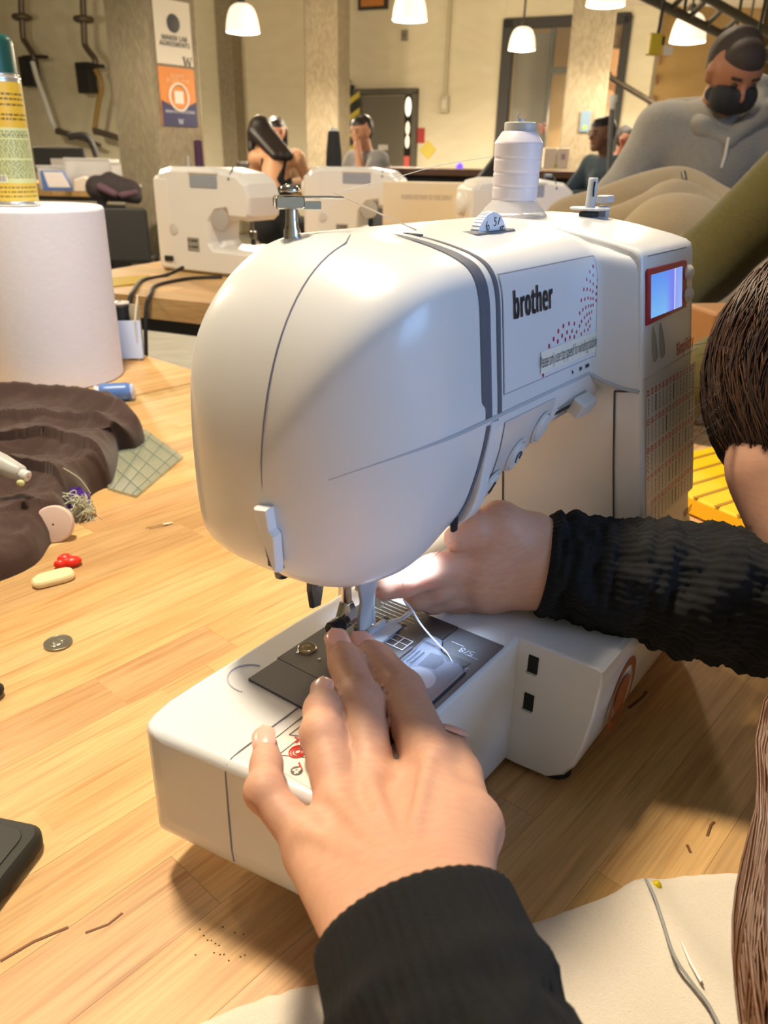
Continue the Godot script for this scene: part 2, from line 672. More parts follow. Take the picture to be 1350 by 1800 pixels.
func build_machine() -> void:
	arm_template()
	SLOT = mat(rgb(96, 100, 114), 0.6)
	var o := thing("sewing_machine", "large white electronic sewing machine with a lit blue screen, nearest the camera", "sewing machine", MT.origin, deg_to_rad(53.5))
	# --- head and arm
	var p := PackedVector3Array()
	var xs := []
	for i in 26:
		xs.append(TIP + 0.0002 + (0.0 - TIP) * (1.0 - cos(PI / 2 * i / 26.0)))
	for i in 44:
		xs.append(0.0 + 0.1515 * i / 43.0)
	var cols := tmpl.size()
	for k in cols:
		p.append(Vector3(TIP, 0.19, -0.012))
	for x in xs:
		for q in tmpl:
			p.append(arm_at(x, q))
	part("arm_shell", M.new().grid(p, cols, true), WHITE, o)
	# the joint between the rear and the front half of the shell
	var joint := []
	var low := []
	for x in xs:
		if x > -0.022:
			break
		var seen_top := false
		for i in range(0, 40):
			var a := arm_at(x, tmpl[i])
			var b := arm_at(x, tmpl[i + 1])
			if a.z <= 0.003 and b.z > 0.003:
				joint.push_back(a.lerp(b, (0.003 - a.z) / (b.z - a.z)))
				break
		for i in range(55, 100):
			var a := arm_at(x, tmpl[i])
			var b := arm_at(x, tmpl[i + 1])
			if a.z >= 0.003 and b.z < 0.003:
				low.push_front(a.lerp(b, (a.z - 0.003) / (a.z - b.z)))
				break
	for i in 12:
		var x := lerpf(-0.020, 0.004, i / 11.0)
		joint.append(arm_at(x, Vector2(0.003 - 0.0014 * i, 0.3101)))
	part("shell_joint", M.new().tube(low + joint, 0.00045, 6), mat(rgb(124, 124, 138), 0.7), o)
	# thread slots across the arm and the groove along it
	part("thread_slot", strip(func(t): return lerpf(0.0135, 0.0075, minf(1, t * 3)) + (0.0035 if t > 0.93 else 0.0), func(t): return 0.0168, 6, 45, 0.0004), SLOT, o)
	part("thread_slot", strip(func(t): return lerpf(0.0250, 0.0226, minf(1, t * 2.5)), func(t): return 0.0264, 8, 45, 0.0004), SLOT, o)
	part("thread_slot_end", M.new().box(Vector3(0.002, 0.0012, 0.012), arm_at(0.0255, tmpl[8]) + Vector3(0, 0.0003, -0.001), 0.0004, T()), SLOT, o)
	var groove := []
	for i in 50:
		var x := lerpf(-0.069, 0.150, i / 49.0)
		groove.append(arm_at(x, tmpl[45]) + Vector3(0, 0, -0.0002))
	var grad := []
	for i in 50:
		grad.append(0.0003 + 0.0009 * smoothstep(-0.07, 0.0, lerpf(-0.069, 0.150, i / 49.0)))
	part("arm_groove", M.new().tube(groove, grad, 8), mat(rgb(188, 191, 198), 0.4), o)
	# the lever of the face cover
	var lv := M.new()
	lv.prism([Vector2(0, 0), Vector2(0.008, 0.001), Vector2(0.0095, -0.009), Vector2(0.012, -0.0115), Vector2(0.0125, -0.030), Vector2(0.0095, -0.030), Vector2(0.0, -0.005)], 0.006, T(Vector3(-0.0795, 0.1985, 0.0015), Vector3(0.0, deg_to_rad(-84), 0)), 0.0012)
	part("cover_lever", lv, mat(Color(0.93, 0.93, 0.92), 0.35), o)
	part("lever_recess", M.new().box(Vector3(0.004, 0.036, 0.009), Vector3(-0.0765, 0.1835, 0.0065), 0.001), mat(rgb(92, 90, 96), 0.7), o)
	# front panel with its printed pattern, name and speed label
	var im := Image.create(896, 456, false, Image.FORMAT_RGB8)
	var paper := Color8(232, 233, 236)
	im.fill(paper)
	for s in DOTS.split(";"):
		var c := s.split(" ")
		var q := Vector2(float(c[0]) / 1000 * 896, float(c[1]) / 1000 * 456)
		ink_disc(im, q.x, q.y, 10 - 4 * clampf((q.x - 500) / 500, 0, 1), 11 - 3.5 * clampf((q.x - 500) / 500, 0, 1), Color8(178, 22, 62))
	for e in [[Vector2(3, 3), Vector2(892, 3)], [Vector2(892, 3), Vector2(892, 452)], [Vector2(892, 452), Vector2(3, 452)], [Vector2(3, 452), Vector2(3, 3)]]:
		ink_line(im, e[0], e[1], 2.2, Color8(150, 152, 162))
	var pm := mat(Color.WHITE, 0.2, 0.0, {"albedo_texture": tex(im), "clearcoat_enabled": true, "clearcoat": 0.5})
	part("front_panel", front_patch(0.0285, 0.1385, 0.2375, 0.2945, 0.0006, 30, 14), pm, o)
	var f := front_frame(0.0590, 0.2790, 0.0012)
	var nm := part("lettering", words("brother", 0.0150, "Droid Sans", true), mat(rgb(32, 36, 48), 0.4), o, f * T(Vector3.ZERO, Vector3.ZERO, Vector3(0.78, 1.18, 1)))
	part("speed_label", front_patch(0.0670, 0.1382, 0.2405, 0.2522, 0.0011, 12, 3), mat(rgb(240, 234, 218), 0.6), o)
	f = front_frame(0.1030, 0.2466, 0.0017)
	part("lettering", words("Please only use top speed for winding bobbins.", 0.0040), mat(rgb(60, 58, 54), 0.5), o, f * T(Vector3.ZERO, Vector3.ZERO, Vector3(0.565, 1.25, 1)))
	var arrow := func(x: float, y: float): return M.new().prism([Vector2(0, -0.0013), Vector2(0.0016, 0), Vector2(0, 0.0013)], 0.0002, front_frame(x, y, 0.0003))
	for x in [0.108, 0.118, 0.1198, 0.1265, 0.1283, 0.1301]:
		part("speed_mark", arrow.call(x, 0.2338), mat(rgb(45, 45, 48), 0.5), o)
	# controls on the slanted strip under the groove
	var shell := mat(Color(0.80, 0.80, 0.79), 0.35)
	var btn := mat(Color(0.84, 0.84, 0.83), 0.3)
	part("button_strip", front_patch(0.030, 0.088, 0.186, 0.2235, 0.0006, 20, 10), mat(Color(0.82, 0.81, 0.80), 0.18), o)
	for q in [[0.0780, 0.2085, 0], [0.0540, 0.1985, 1], [0.0330, 0.1865, 2]]:
		var fr := front_frame(q[0], q[1], 0.0006)
		var b := part("push_button", M.new().lathe([Vector2(0.0001, 0.0022), Vector2(0.0068, 0.0022), Vector2(0.0080, 0.0014), Vector2(0.0082, 0)], 28, T(Vector3.ZERO, Vector3(PI / 2, 0, 0), Vector3(1, 1, 1))), btn, o, fr)
		part("button_rim", M.new().tube(ring_path(Vector3(0, 0, 0.0004), Vector3(0.0092, 0, 0), Vector3(0, 0.0092, 0)), 0.0009, 6, false), shell, b)
		if q[2]:
			var sy := M.new()
			if q[2] == 1:
				var arc := []
				for k in 15:
					arc.append(Vector3(cos(-0.9 + 4.8 * k / 14) * 0.0026, sin(-0.9 + 4.8 * k / 14) * 0.0026 + 0.0004, 0.0024))
				sy.tube(arc, 0.0005, 5)
				sy.tube([Vector3(-0.0022, -0.0022, 0.0024), Vector3(-0.0006, -0.0034, 0.0024)], 0.0005, 5)
			else:
				sy.tube([Vector3(0, 0.004, 0.0024), Vector3(0, -0.004, 0.0024)], 0.0006, 5)
				sy.tube([Vector3(-0.0016, -0.0018, 0.0024), Vector3(0, -0.004, 0.0024), Vector3(0.0016, -0.0018, 0.0024)], 0.0006, 5)
			part("button_symbol", sy, mat(rgb(50, 48, 46), 0.5), b)
	var sf := front_frame(0.1200, 0.2120, 0.0)
	part("slider_recess", M.new().box(Vector3(0.040, 0.013, 0.002), Vector3(-0.004, -0.001, 0.0002), 0.0008, T(Vector3.ZERO, Vector3(0, 0, 0.05))), mat(Color(0.62, 0.62, 0.60), 0.5), o, sf)
	part("slider_slot", M.new().box(Vector3(0.024, 0.003, 0.0014), Vector3(-0.010, -0.0005, 0.0012), 0.0005), mat(rgb(40, 40, 40), 0.6), o, sf)
	part("speed_slider", M.new().box(Vector3(0.020, 0.0115, 0.010), Vector3(0.007, 0.0005, 0.005), 0.002), mat(Color(0.88, 0.88, 0.87), 0.35), o, sf)
	# take-up cover blade that hangs below the groove
	var blade := M.new()
	var bp := PackedVector3Array()
	for i in 13:
		var t := i / 12.0
		var y := lerpf(0.2270, 0.1640, t)
		var x := lerpf(0.0195, 0.0150, t)
		var z := front_z(x, maxf(y, 0.166)) + 0.0012 + 0.006 * smoothstep(0.2, 1.0, t)
		var w := lerpf(0.0034, 0.0062, t) * (1.0 if i < 11 else 0.8 if i == 11 else 0.35)
		for c in [Vector2(-w, -0.006), Vector2(-w, -0.001), Vector2(-w * 0.7, 0), Vector2(w * 0.7, 0), Vector2(w, -0.001), Vector2(w, -0.006), Vector2(-w, -0.006)]:
			bp.append(Vector3(x + c.x, y, z + c.y))
	part("thread_guide_blade", M.new().grid(bp, 7, true), mat(Color(0.88, 0.89, 0.90), 0.3), o)
	part("blade_slot", strip(func(t): return lerpf(0.0120, 0.0050, t), func(t): return lerpf(0.0155, 0.0085, t), 46, 64, 0.0004), mat(rgb(100, 102, 112), 0.7), o)
	part("blade_gap", M.new().box(Vector3(0.004, 0.009, 0.003), Vector3(0.0060, 0.1725, 0.0535), 0.0008), mat(rgb(30, 32, 38), 0.6), o)
	# --- column
	var prof := [Vector2(-0.055, 0.088), Vector2(-0.058, 0.20), Vector2(-0.056, 0.285), Vector2(-0.051, 0.300), Vector2(-0.040, 0.3080), Vector2(-0.022, 0.3105), Vector2(0.0, 0.3103), Vector2(0.020, 0.3088), Vector2(0.045, 0.3052), Vector2(0.066, 0.3014), Vector2(0.0755, 0.2990), Vector2(0.0790, 0.2968), Vector2(0.0806, 0.2930), Vector2(0.0828, 0.280), Vector2(0.0955, 0.200), Vector2(0.1070, 0.128), Vector2(0.1100, 0.112), Vector2(0.1140, 0.102), Vector2(0.1200, 0.097), Vector2(0.1280, 0.0945), Vector2(0.1280, 0.088), Vector2(-0.055, 0.088)]
	p = PackedVector3Array()
	var cx := [0.1500, 0.1502, 0.1512, 0.153, 0.16, 0.18, 0.20, 0.22, 0.236, 0.240, 0.244, 0.2475, 0.250, 0.2516, 0.2525, 0.2528]
	var cc := prof.size()
	for x in cx:
		var k := 0.014 * (1.0 - soft((x - 0.2385) / 0.0143, 2.0)) + (0.0022 * (1.0 - soft((0.153 - x) / 0.003, 2.0)) if x < 0.153 else 0.0)
		for q in prof:
			var y: float = q.y - (k if q.y > 0.28 else 0.0) * smoothstep(0.27, 0.305, q.y)
			var z: float = q.x - k * clampf((q.x - 0.02) / 0.055, -1, 1) * (1.0 if q.y > 0.1 else 0.3)
			p.append(Vector3(x, y, z))
	var col := M.new().grid(p, cc)
	for e in [0, cx.size() - 1]:
		var fan := PackedVector3Array()
		var mid := Vector3(cx[e], 0.112, 0.03)
		for k in cc:
			fan.append(mid)
		for k in cc:
			fan.append(p[e * cc + k])
		col.grid(fan, cc)
	part("column", col, WHITE, o)
	part("column_joint", M.new().tube([Vector3(0.1495, 0.216, 0.0755), Vector3(0.1495, 0.17, 0.0815), Vector3(0.1495, 0.10, 0.092)], 0.0006, 5), mat(rgb(84, 76, 70), 0.7), o)
	part("column_joint", M.new().tube([Vector3(0.1495, 0.216, 0.0755), Vector3(0.1495, 0.2185, 0.0905)], 0.0006, 5), mat(rgb(84, 76, 70), 0.7), o)
	part("column_joint", M.new().tube([Vector3(0.1495, 0.19, 0.002), Vector3(0.1495, 0.157, 0.0036), Vector3(0.1495, 0.12, 0.0068)], 0.0006, 5), mat(rgb(84, 76, 70), 0.7), o)
	part("column_top_line", M.new().box(Vector3(0.068, 0.0008, 0.0006), Vector3.ZERO, 0.0002), mat(rgb(130, 132, 142), 0.5), o, column_frame(0.192, 0.2948, 0.0003))
	part("panel_line", M.new().box(Vector3(0.101, 0.0007, 0.0006), Vector3.ZERO, 0.0002), mat(rgb(190, 192, 196), 0.5), o, column_frame(0.2020, 0.2262, 0.0002) * T(Vector3.ZERO, Vector3(0, 0, 0.02)))
	# screen
	var sc := M.new().prism([Vector2(0.1535, 0.2562), Vector2(0.2245, 0.2580), Vector2(0.2245, 0.2862), Vector2(0.2225, 0.2876), Vector2(0.1555, 0.2880), Vector2(0.1535, 0.2866)], 0.0012, T(Vector3.ZERO), 0.0004)
	var cf := column_frame(0, 0.2720, 0.0002)
	part("screen_frame", sc, mat(rgb(172, 10, 50), 0.25), o, cf * T(Vector3(0, -0.2720, 0)))
	var si := Image.create(64, 64, false, Image.FORMAT_RGB8)
	for y in 64:
		for x in 64:
			var c := Color8(84, 150, 255).lerp(Color8(130, 200, 255), clampf(y / 63.0 * 0.9, 0, 1))
			c = c.lerp(Color8(120, 130, 255), smoothstep(26, 44, x) * (1.0 - smoothstep(46, 60, x)))
			if x == 47 or x == 48:
				c = Color8(205, 240, 255)
			elif x > 48:
				c = c.lerp(Color8(170, 180, 255), 0.6)
			si.set_pixel(x, y, c)
	var sm := mat(Color.BLACK, 0.2, 0.0, {"emission_enabled": true, "emission_texture": tex(si), "emission_operator": BaseMaterial3D.EMISSION_OP_MULTIPLY, "emission": Color.WHITE, "emission_energy_multiplier": 1.0})
	part("screen", column_patch(0.1590, 0.2150, 0.2598, 0.2842, 0.0016), sm, o)
	for y in [0.2793, 0.2658]:
		part("screen_key", M.new().ball(Vector3(0.0065, 0.0052, 0.0042), Vector3.ZERO, 16), mat(Color(0.90, 0.90, 0.90), 0.35), o, column_frame(0.2268, y, 0.001))
	part("lettering", words("Simplicity", 0.0104, "Droid Sans", true), mat(rgb(196, 32, 36), 0.4), o, column_frame(0.2275, 0.2335, 0.0004) * T(Vector3.ZERO, Vector3(0, 0, 0.03), Vector3(0.70, 1, 1)))
	for x in [0.1660, 0.1790]:
		var g := []
		for k in 9:
			var t := k / 8.0
			g.append(column_frame(x + 0.0035 * t * t, lerpf(0.2545, 0.2330, t), 0.0002).origin)
		part("finger_groove", M.new().tube(g, [0.0004, 0.0012, 0.0017, 0.002, 0.0022, 0.0023, 0.0023, 0.0022, 0.0008], 8), mat(rgb(150, 148, 146), 0.5), o)
	part("stitch_chart", column_patch(0.1545, 0.2500, 0.1280, 0.2190), mat(Color.WHITE, 0.35, 0.0, {"albedo_texture": tex(stitch_chart())}), o)
	part("lettering", words("SB700T", 0.0052, "Droid Sans", true), mat(rgb(186, 60, 72), 0.5), o, column_frame(0.2390, 0.1080 + 0.006, 0.0006) * T(Vector3.ZERO, Vector3.ZERO, Vector3(0.9, 1, 1)))
	# handwheel at the far end
	part("handwheel", M.new().lathe([Vector2(0.001, 0), Vector2(0.026, 0), Vector2(0.03, 0.003), Vector2(0.03, 0.016), Vector2(0.026, 0.02), Vector2(0.001, 0.021)], 36, T(Vector3(0.252, 0.235, -0.005), Vector3(0, 0, -PI / 2))), WHITE, o)
	# --- base
	var foot := [Vector2(0.058, 0.006), Vector2(-0.085, 0.0035), Vector2(-0.1060, 0.0050), Vector2(-0.1160, 0.0120), Vector2(-0.1220, 0.022), Vector2(-0.1255, 0.036), Vector2(-0.1290, 0.060), Vector2(-0.1310, 0.084), Vector2(-0.1300, 0.0925), Vector2(-0.1270, 0.0942), Vector2(0.052, 0.0942), Vector2(0.058, 0.088)]
	part("base", M.new().prism(foot, 0.2095, Transform3D(Basis(Vector3(0, 0, -1), Vector3(0, 1, 0), Vector3(1, 0, 0)), Vector3(0.0435, 0, 0)), 0.0016), WHITE, o)
	for y in [0.0800, 0.0535]:
		part("socket", M.new().box(Vector3(0.0012, 0.0115, 0.0062), Vector3(0.0432, y, 0.0895), 0.0003), mat(rgb(14, 13, 12), 0.7), o)
		part("socket_lip", M.new().box(Vector3(0.0016, 0.0016, 0.0066), Vector3(0.0430, y - 0.0062, 0.0890), 0.0004), mat(Color(0.7, 0.7, 0.69), 0.5), o)
	var stk := front_sticker()
	part("base_sticker", stk, mat(rgb(158, 86, 44), 0.6), o)
	for x in [0.06, 0.235]:
		for z in [-0.045, 0.105]:
			part("foot", M.new().lathe([Vector2(0.001, 0.008), Vector2(0.009, 0.008), Vector2(0.010, 0.0), Vector2(0.010, 0.0), Vector2(0.001, 0)], 18, T(Vector3(x, 0, z))), mat(rgb(40, 40, 40), 0.8), o)
	# --- free arm
	p = PackedVector3Array()
	var fx := [-0.1375, -0.1370, -0.1360, -0.1345, -0.132, -0.126, -0.115, -0.1, -0.08, -0.05, -0.02, 0.01, 0.0436]
	for x in fx:
		var k: float = 0.0045 * (1.0 - soft((-0.1315 - x) / 0.006, 2.0))
		var bot: float = lerpf(0.023, 0.004, smoothstep(-0.12, 0.03, x)) + k * 2.2 + 0.007 * (1.0 - soft((-0.118 - x) / 0.0195, 2.0))
		var back: float = -0.0335 + 0.013 * (1.0 - soft((-0.105 - x) / 0.0325, 2.2))
		var ring := rounded_rect(back + k, 0.0790 - k - 0.008 * (1.0 - soft((-0.123 - x) / 0.0145, 2.0)), bot, 0.094 - k, 0.0032)
		for q in ring:
			p.append(Vector3(x + 0.168 * (q.x + 0.0188) * clampf((-x - 0.05) / 0.085, 0, 1), q.y, q.x))
	var rn := rounded_rect(0, 1, 0, 1, 0.1).size()
	var fm := M.new()
	var capp := PackedVector3Array()
	var mid := Vector3.ZERO
	for k in rn:
		mid += p[k] / rn
	for k in rn:
		capp.append(mid)
	for k in rn:
		capp.append(p[k])
	fm.grid(capp, rn, true)
	fm.grid(p, rn, true)
	part("free_arm", fm, WHITE, o)
	var line := mat(rgb(140, 140, 152), 0.7)
	part("free_arm_joint", M.new().tube([Vector3(-0.081, 0.0942, 0.0225), Vector3(-0.1210, 0.0942, 0.0228), Vector3(-0.1262, 0.0937, 0.0229), Vector3(-0.1290, 0.0920, 0.0229), Vector3(-0.1304, 0.0885, 0.0229), Vector3(-0.1307, 0.06, 0.0230), Vector3(-0.1306, 0.040, 0.0231), Vector3(-0.1298, 0.0325, 0.0231)], 0.00045, 6), line, o)
	var rg := []
	for k in 20:
		var a := PI * 0.62 + PI * 0.98 * k / 19
		rg.append(Vector3(-0.0790 + 0.0115 * sin(a), 0.0942, -0.0125 + 0.0135 * cos(a) * 1.0))
	part("plate_surround", M.new().tube(rg, 0.0004, 6), mat(rgb(192, 194, 206), 0.6), o)
	build_plate(o)
	build_needle_parts(o)
	build_top_parts(o)

func rounded_rect(z0: float, z1: float, y0: float, y1: float, r: float) -> Array:
	var out := []
	for c in [[z1 - r, y1 - r, PI / 2], [z1 - r, y0 + r, 0.0], [z0 + r, y0 + r, -PI / 2], [z0 + r, y1 - r, -PI]]:
		for k in 5:
			var a: float = c[2] - PI / 2 * k / 4
			out.append(Vector2(c[0] + cos(a) * r, c[1] + sin(a) * r))
	out.append(out[0])
	return out

func front_sticker() -> M:
	var m := M.new()
	var ring := func(r0: float, r1: float, sx: float):
		var p := PackedVector3Array()
		for k in 33:
			var a := TAU * k / 32
			for r in [r0, r1]:
				var y: float = 0.053 + sin(a) * r
				p.append(Vector3(0.086 + cos(a) * r * sx, y, 0.1292 + 0.042 * (y - 0.06) + 0.0009))
		m.grid(p, 2)
	ring.call(0.020, 0.026, 0.72)
	ring.call(0.001, 0.014, 0.72)
	return m

func stitch_chart() -> Image:
	var im := Image.create(760, 724, false, Image.FORMAT_RGB8)
	im.fill(Color8(228, 229, 232))
	var rng := RandomNumberGenerator.new()
	rng.seed = 11
	var digits := ["111101101101111", "010110010010111", "111001111100111", "111001111001111", "101101111001001", "111100111001111", "111100111101111", "111001001001001", "111101111101111", "111101111001111"]
	var red := Color8(190, 42, 66)
	var ink := Color8(44, 50, 60)
	var num := 0
	for row in 5:
		var y0 := 8 + row * 143
		var cnt := [14, 14, 14, 14, 13][row] as int
		for c in cnt:
			num += 1
			var x0 := 14 + c * 53 + (53 if row == 4 else 0)
			for d in 2:
				var bits: String = digits[(num / 10) if d == 0 else num % 10]
				for b in 15:
					if bits[b] == "1":
						im.fill_rect(Rect2i(x0 + d * 17 + (b % 3) * 5, y0 + (b / 3) * 6, 5, 6), red)
			var kind := rng.randi() % 7
			var x := x0 + 15.0
			var top := y0 + 42.0
			var h := 84.0
			match kind:
				0:
					for k in 9:
						ink_line(im, Vector2(x, top + k * h / 9), Vector2(x, top + k * h / 9 + 5), 3.4, ink)
				1:
					for k in 7:
						ink_line(im, Vector2(x + (7 if k % 2 else -7), top + k * h / 7), Vector2(x + (-7 if k % 2 else 7), top + (k + 1) * h / 7), 3.2, ink)
				2:
					ink_line(im, Vector2(x - 6, top), Vector2(x - 6, top + h), 3.0, ink)
					ink_line(im, Vector2(x + 6, top), Vector2(x + 6, top + h), 3.0, ink)
					ink_line(im, Vector2(x - 6, top), Vector2(x + 6, top), 3.0, ink)
					ink_line(im, Vector2(x - 6, top + h), Vector2(x + 6, top + h), 3.0, ink)
				3:
					for k in 12:
						ink_line(im, Vector2(x - 6, top + k * h / 12), Vector2(x + 6, top + k * h / 12), 3.4, ink)
				4:
					for k in 24:
						ink_disc(im, x + sin(k * 0.75) * 7, top + k * h / 24, 3, 3, ink)
				5:
					for k in 5:
						ink_disc(im, x, top + 8 + k * h / 5, 6, 7, ink)
						ink_line(im, Vector2(x, top + k * h / 5), Vector2(x, top + (k + 1) * h / 5), 2.4, ink)
				6:
					ink_line(im, Vector2(x, top), Vector2(x, top + h), 2.6, ink)
					for k in 4:
						ink_line(im, Vector2(x, top + k * h / 4 + 4), Vector2(x + 9, top + k * h / 4 + 10), 2.6, ink)
	return im

func build_plate(o: Node3D) -> void:
	var steel := mat(rgb(120, 120, 122), 0.34, 0.85)
	var satin := mat(rgb(104, 104, 108), 0.42, 0.7)
	var plate := M.new().prism([Vector2(-0.0585, -0.0790), Vector2(0.0296, -0.0790), Vector2(0.0296, 0.0146), Vector2(-0.0585, 0.0146)], 0.0014, T(Vector3(0, 0.0940, 0), Vector3(-PI / 2, 0, 0)) * T(Vector3(0, 0.0, 0)), 0.0003)
	# prism x -> x, y -> -z
	var nb := part("needle_plate", M.new().box(Vector3(0.0880, 0.0016, 0.0610), Vector3(-0.0145, 0.0946, 0.0163), 0.0003), steel, o)
	part("plate_cover", M.new().box(Vector3(0.0225, 0.0017, 0.0880), Vector3(-0.0699, 0.0946, 0.0310), 0.0003), satin, o)
	part("bobbin_cover_plate", M.new().box(Vector3(0.0880, 0.0013, 0.0300), Vector3(-0.0145, 0.0945, 0.0620), 0.0003), mat(rgb(128, 130, 136), 0.4, 0.6), o)
	for q in [Vector2(-0.0422, -0.0068), Vector2(0.0022, 0.0052)]:
		part("plate_screw", M.new().lathe([Vector2(0.0001, 0.0960), Vector2(0.0030, 0.0959), Vector2(0.0046, 0.0966), Vector2(0.0056, 0.0960), Vector2(0.0058, 0.0952)], 24, T(Vector3(q.x, 0, q.y))), mat(rgb(150, 140, 124), 0.16, 1.0), o)
	for q in [Vector2(-0.0455, 0.005), Vector2(-0.0330, 0.0110), Vector2(-0.0480, -0.0085)]:
		part("plate_pin", M.new().ball(Vector3(0.0011, 0.0006, 0.0011), Vector3(q.x, 0.0955, q.y), 12), mat(Color(0.9, 0.9, 0.9), 0.1, 1.0), o)
	var mark := mat(rgb(196, 184, 160), 0.5)
	for k in 6:
		part("guide_line", M.new().box(Vector3(0.0006, 0.0002, 0.030 - (k % 2) * 0.006), Vector3(0.0085 + k * 0.0036, 0.0955, 0.010), 0.0001), mark, o)
	for k in 3:
		part("guide_line", M.new().box(Vector3(0.0006, 0.0002, 0.007), Vector3(-0.013 + k * 0.0055, 0.0955, -0.0105), 0.0001), mark, o)
	var black := mat(rgb(26, 26, 30), 0.6)
	for z in [0.012, 0.0185, 0.025]:
		var feed := part("feed_dog_slot", M.new().box(Vector3(0.020, 0.0004, 0.0026), Vector3(0.002, 0.0955, z - 0.004), 0.0001), black, o)
	part("needle_slot", M.new().box(Vector3(0.004, 0.0004, 0.0075), Vector3(-0.0085, 0.0955, 0.0055), 0.0001), black, o)
	# white seam grid printed by the foot
	var grid := M.new()
	for k in 3:
		grid.box(Vector3(0.0006, 0.0002, 0.0120), Vector3(-0.0105 + k * 0.0052, 0.0957, 0.0290), 0.0001)
	for k in 3:
		grid.box(Vector3(0.0110, 0.0002, 0.0006), Vector3(-0.0053, 0.0957, 0.0230 + k * 0.0060), 0.0001)
	part("seam_grid", grid, mat(Color(0.9, 0.9, 0.92), 0.4), o)
	# see-through bobbin cover
	var well := part("bobbin_well", M.new().box(Vector3(0.0440, 0.0004, 0.0300), Vector3(-0.0190, 0.0953, 0.0560), 0.0001), mat(rgb(92, 94, 100), 0.5), o)
	part("bobbin", M.new().lathe([Vector2(0.0012, 0.0962), Vector2(0.0030, 0.0962), Vector2(0.0030, 0.0962), Vector2(0.0032, 0.0958), Vector2(0.0095, 0.0958), Vector2(0.0102, 0.0955)], 30, T(Vector3(-0.0265, 0, 0.0560))), mat(rgb(198, 198, 206), 0.3), o)
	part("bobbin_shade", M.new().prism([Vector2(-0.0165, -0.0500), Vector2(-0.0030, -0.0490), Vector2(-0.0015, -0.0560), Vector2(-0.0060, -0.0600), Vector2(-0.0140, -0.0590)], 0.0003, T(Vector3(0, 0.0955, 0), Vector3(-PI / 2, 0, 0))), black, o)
	var edge := [Vector3(-0.030, 0.0958, 0.0425), Vector3(0.006, 0.0958, 0.0390), Vector3(0.0108, 0.0958, 0.0420), Vector3(0.0100, 0.0958, 0.0480), Vector3(0.0010, 0.0958, 0.0530), Vector3(-0.0030, 0.0958, 0.0600), Vector3(-0.0010, 0.0958, 0.0660), Vector3(-0.0070, 0.0958, 0.0735), Vector3(-0.0390, 0.0958, 0.0738)]
	part("bobbin_cover_edge", M.new().tube(edge, 0.0006, 6), mat(rgb(60, 62, 72), 0.4), o)
	part("bobbin_cover", M.new().prism([Vector2(-0.039, -0.0738), Vector2(-0.007, -0.0735), Vector2(-0.001, -0.066), Vector2(-0.003, -0.060), Vector2(0.001, -0.053), Vector2(0.010, -0.048), Vector2(0.0108, -0.042), Vector2(0.006, -0.039), Vector2(-0.039, -0.0425)], 0.0008, T(Vector3(0, 0.0957, 0), Vector3(-PI / 2, 0, 0))), clear(Color(0.8, 0.84, 0.95), 0.22, 0.08), o)
	for k in 4:
		part("cover_rib", M.new().box(Vector3(0.0130, 0.0005, 0.0009), Vector3(-0.0120, 0.0966, 0.0385 + k * 0.0026), 0.0002), mat(rgb(110, 114, 128), 0.3), o)
	for q in [["5/8", 0.0105, 0.0640, 0.0050], ["1/4", -0.0035, 0.0695, 0.0050]]:
		part("lettering", words(q[0], q[3]), mat(rgb(190, 196, 214), 0.5), o, T(Vector3(q[1], 0.0955, q[2]), Vector3(-PI / 2, 0, 0)) * T(Vector3.ZERO, Vector3(0, 0, PI / 2)))
	for q in [[0.0140, 0.0560], [-0.0030, 0.0700], [0.008, 0.0685]]:
		part("guide_line", M.new().box(Vector3(0.0005, 0.0002, 0.0085), Vector3(q[0], 0.0954, q[1]), 0.0001), mat(rgb(190, 196, 214), 0.5), o)
	# printed sticker that shows how the bobbin goes in
	part("bobbin_guide_sticker", M.new().box(Vector3(0.0740, 0.0002, 0.0440), Vector3(-0.0815, 0.0941, 0.0505), 0.0001), mat(rgb(238, 236, 226), 0.3), o)
	var thin := mat(rgb(92, 84, 76), 0.6)
	var rr := mat(rgb(214, 52, 34), 0.5)
	var y := 0.0944
	part("sticker_outline", M.new().tube([Vector3(-0.118, y, 0.030), Vector3(-0.085, y, 0.0290), Vector3(-0.048, y, 0.0300)], 0.0002, 4), thin, o)
	part("sticker_box", M.new().tube([Vector3(-0.1120, y, 0.0385), Vector3(-0.1035, y, 0.0530), Vector3(-0.088, y, 0.0525), Vector3(-0.0960, y, 0.0385), Vector3(-0.1120, y, 0.0385)], 0.00022, 4), thin, o)
	part("sticker_box", M.new().tube([Vector3(-0.0990, y, 0.0330), Vector3(-0.0740, y, 0.0330), Vector3(-0.0700, y, 0.0500), Vector3(-0.0900, y, 0.0505), Vector3(-0.0990, y, 0.0330)], 0.00022, 4), thin, o)
	part("red_cross", M.new().box(Vector3(0.0056, 0.0002, 0.0009), Vector3(-0.0985, y, 0.0392), 0.0001).box(Vector3(0.0009, 0.0002, 0.0060), Vector3(-0.0985, y, 0.0392), 0.0001), rr, o, T(), "red cross mark")
	var bob := M.new()
	for r in [0.0016, 0.0030, 0.0042]:
		bob.tube(ring_path(Vector3(-0.1050, y, 0.0440), Vector3(r, 0, 0), Vector3(0, 0, r * 0.85)), 0.0004, 5, false)
	part("bobbin_drawing", bob, rr, o)
	part("bobbin_drawing", M.new().tube(ring_path(Vector3(-0.1000, y, 0.0465), Vector3(0.0028, 0, 0.0006), Vector3(0, 0, 0.0040)), 0.0006, 5, false).tube(ring_path(Vector3(-0.0990, y, 0.0470), Vector3(0.0020, 0, 0.0006), Vector3(0, 0, 0.0034)), 0.0006, 5, false), thin, o)
	part("red_arrow", M.new().tube([Vector3(-0.1100, y, 0.0495), Vector3(-0.1125, y, 0.0535)], 0.0005, 5), rr, o)
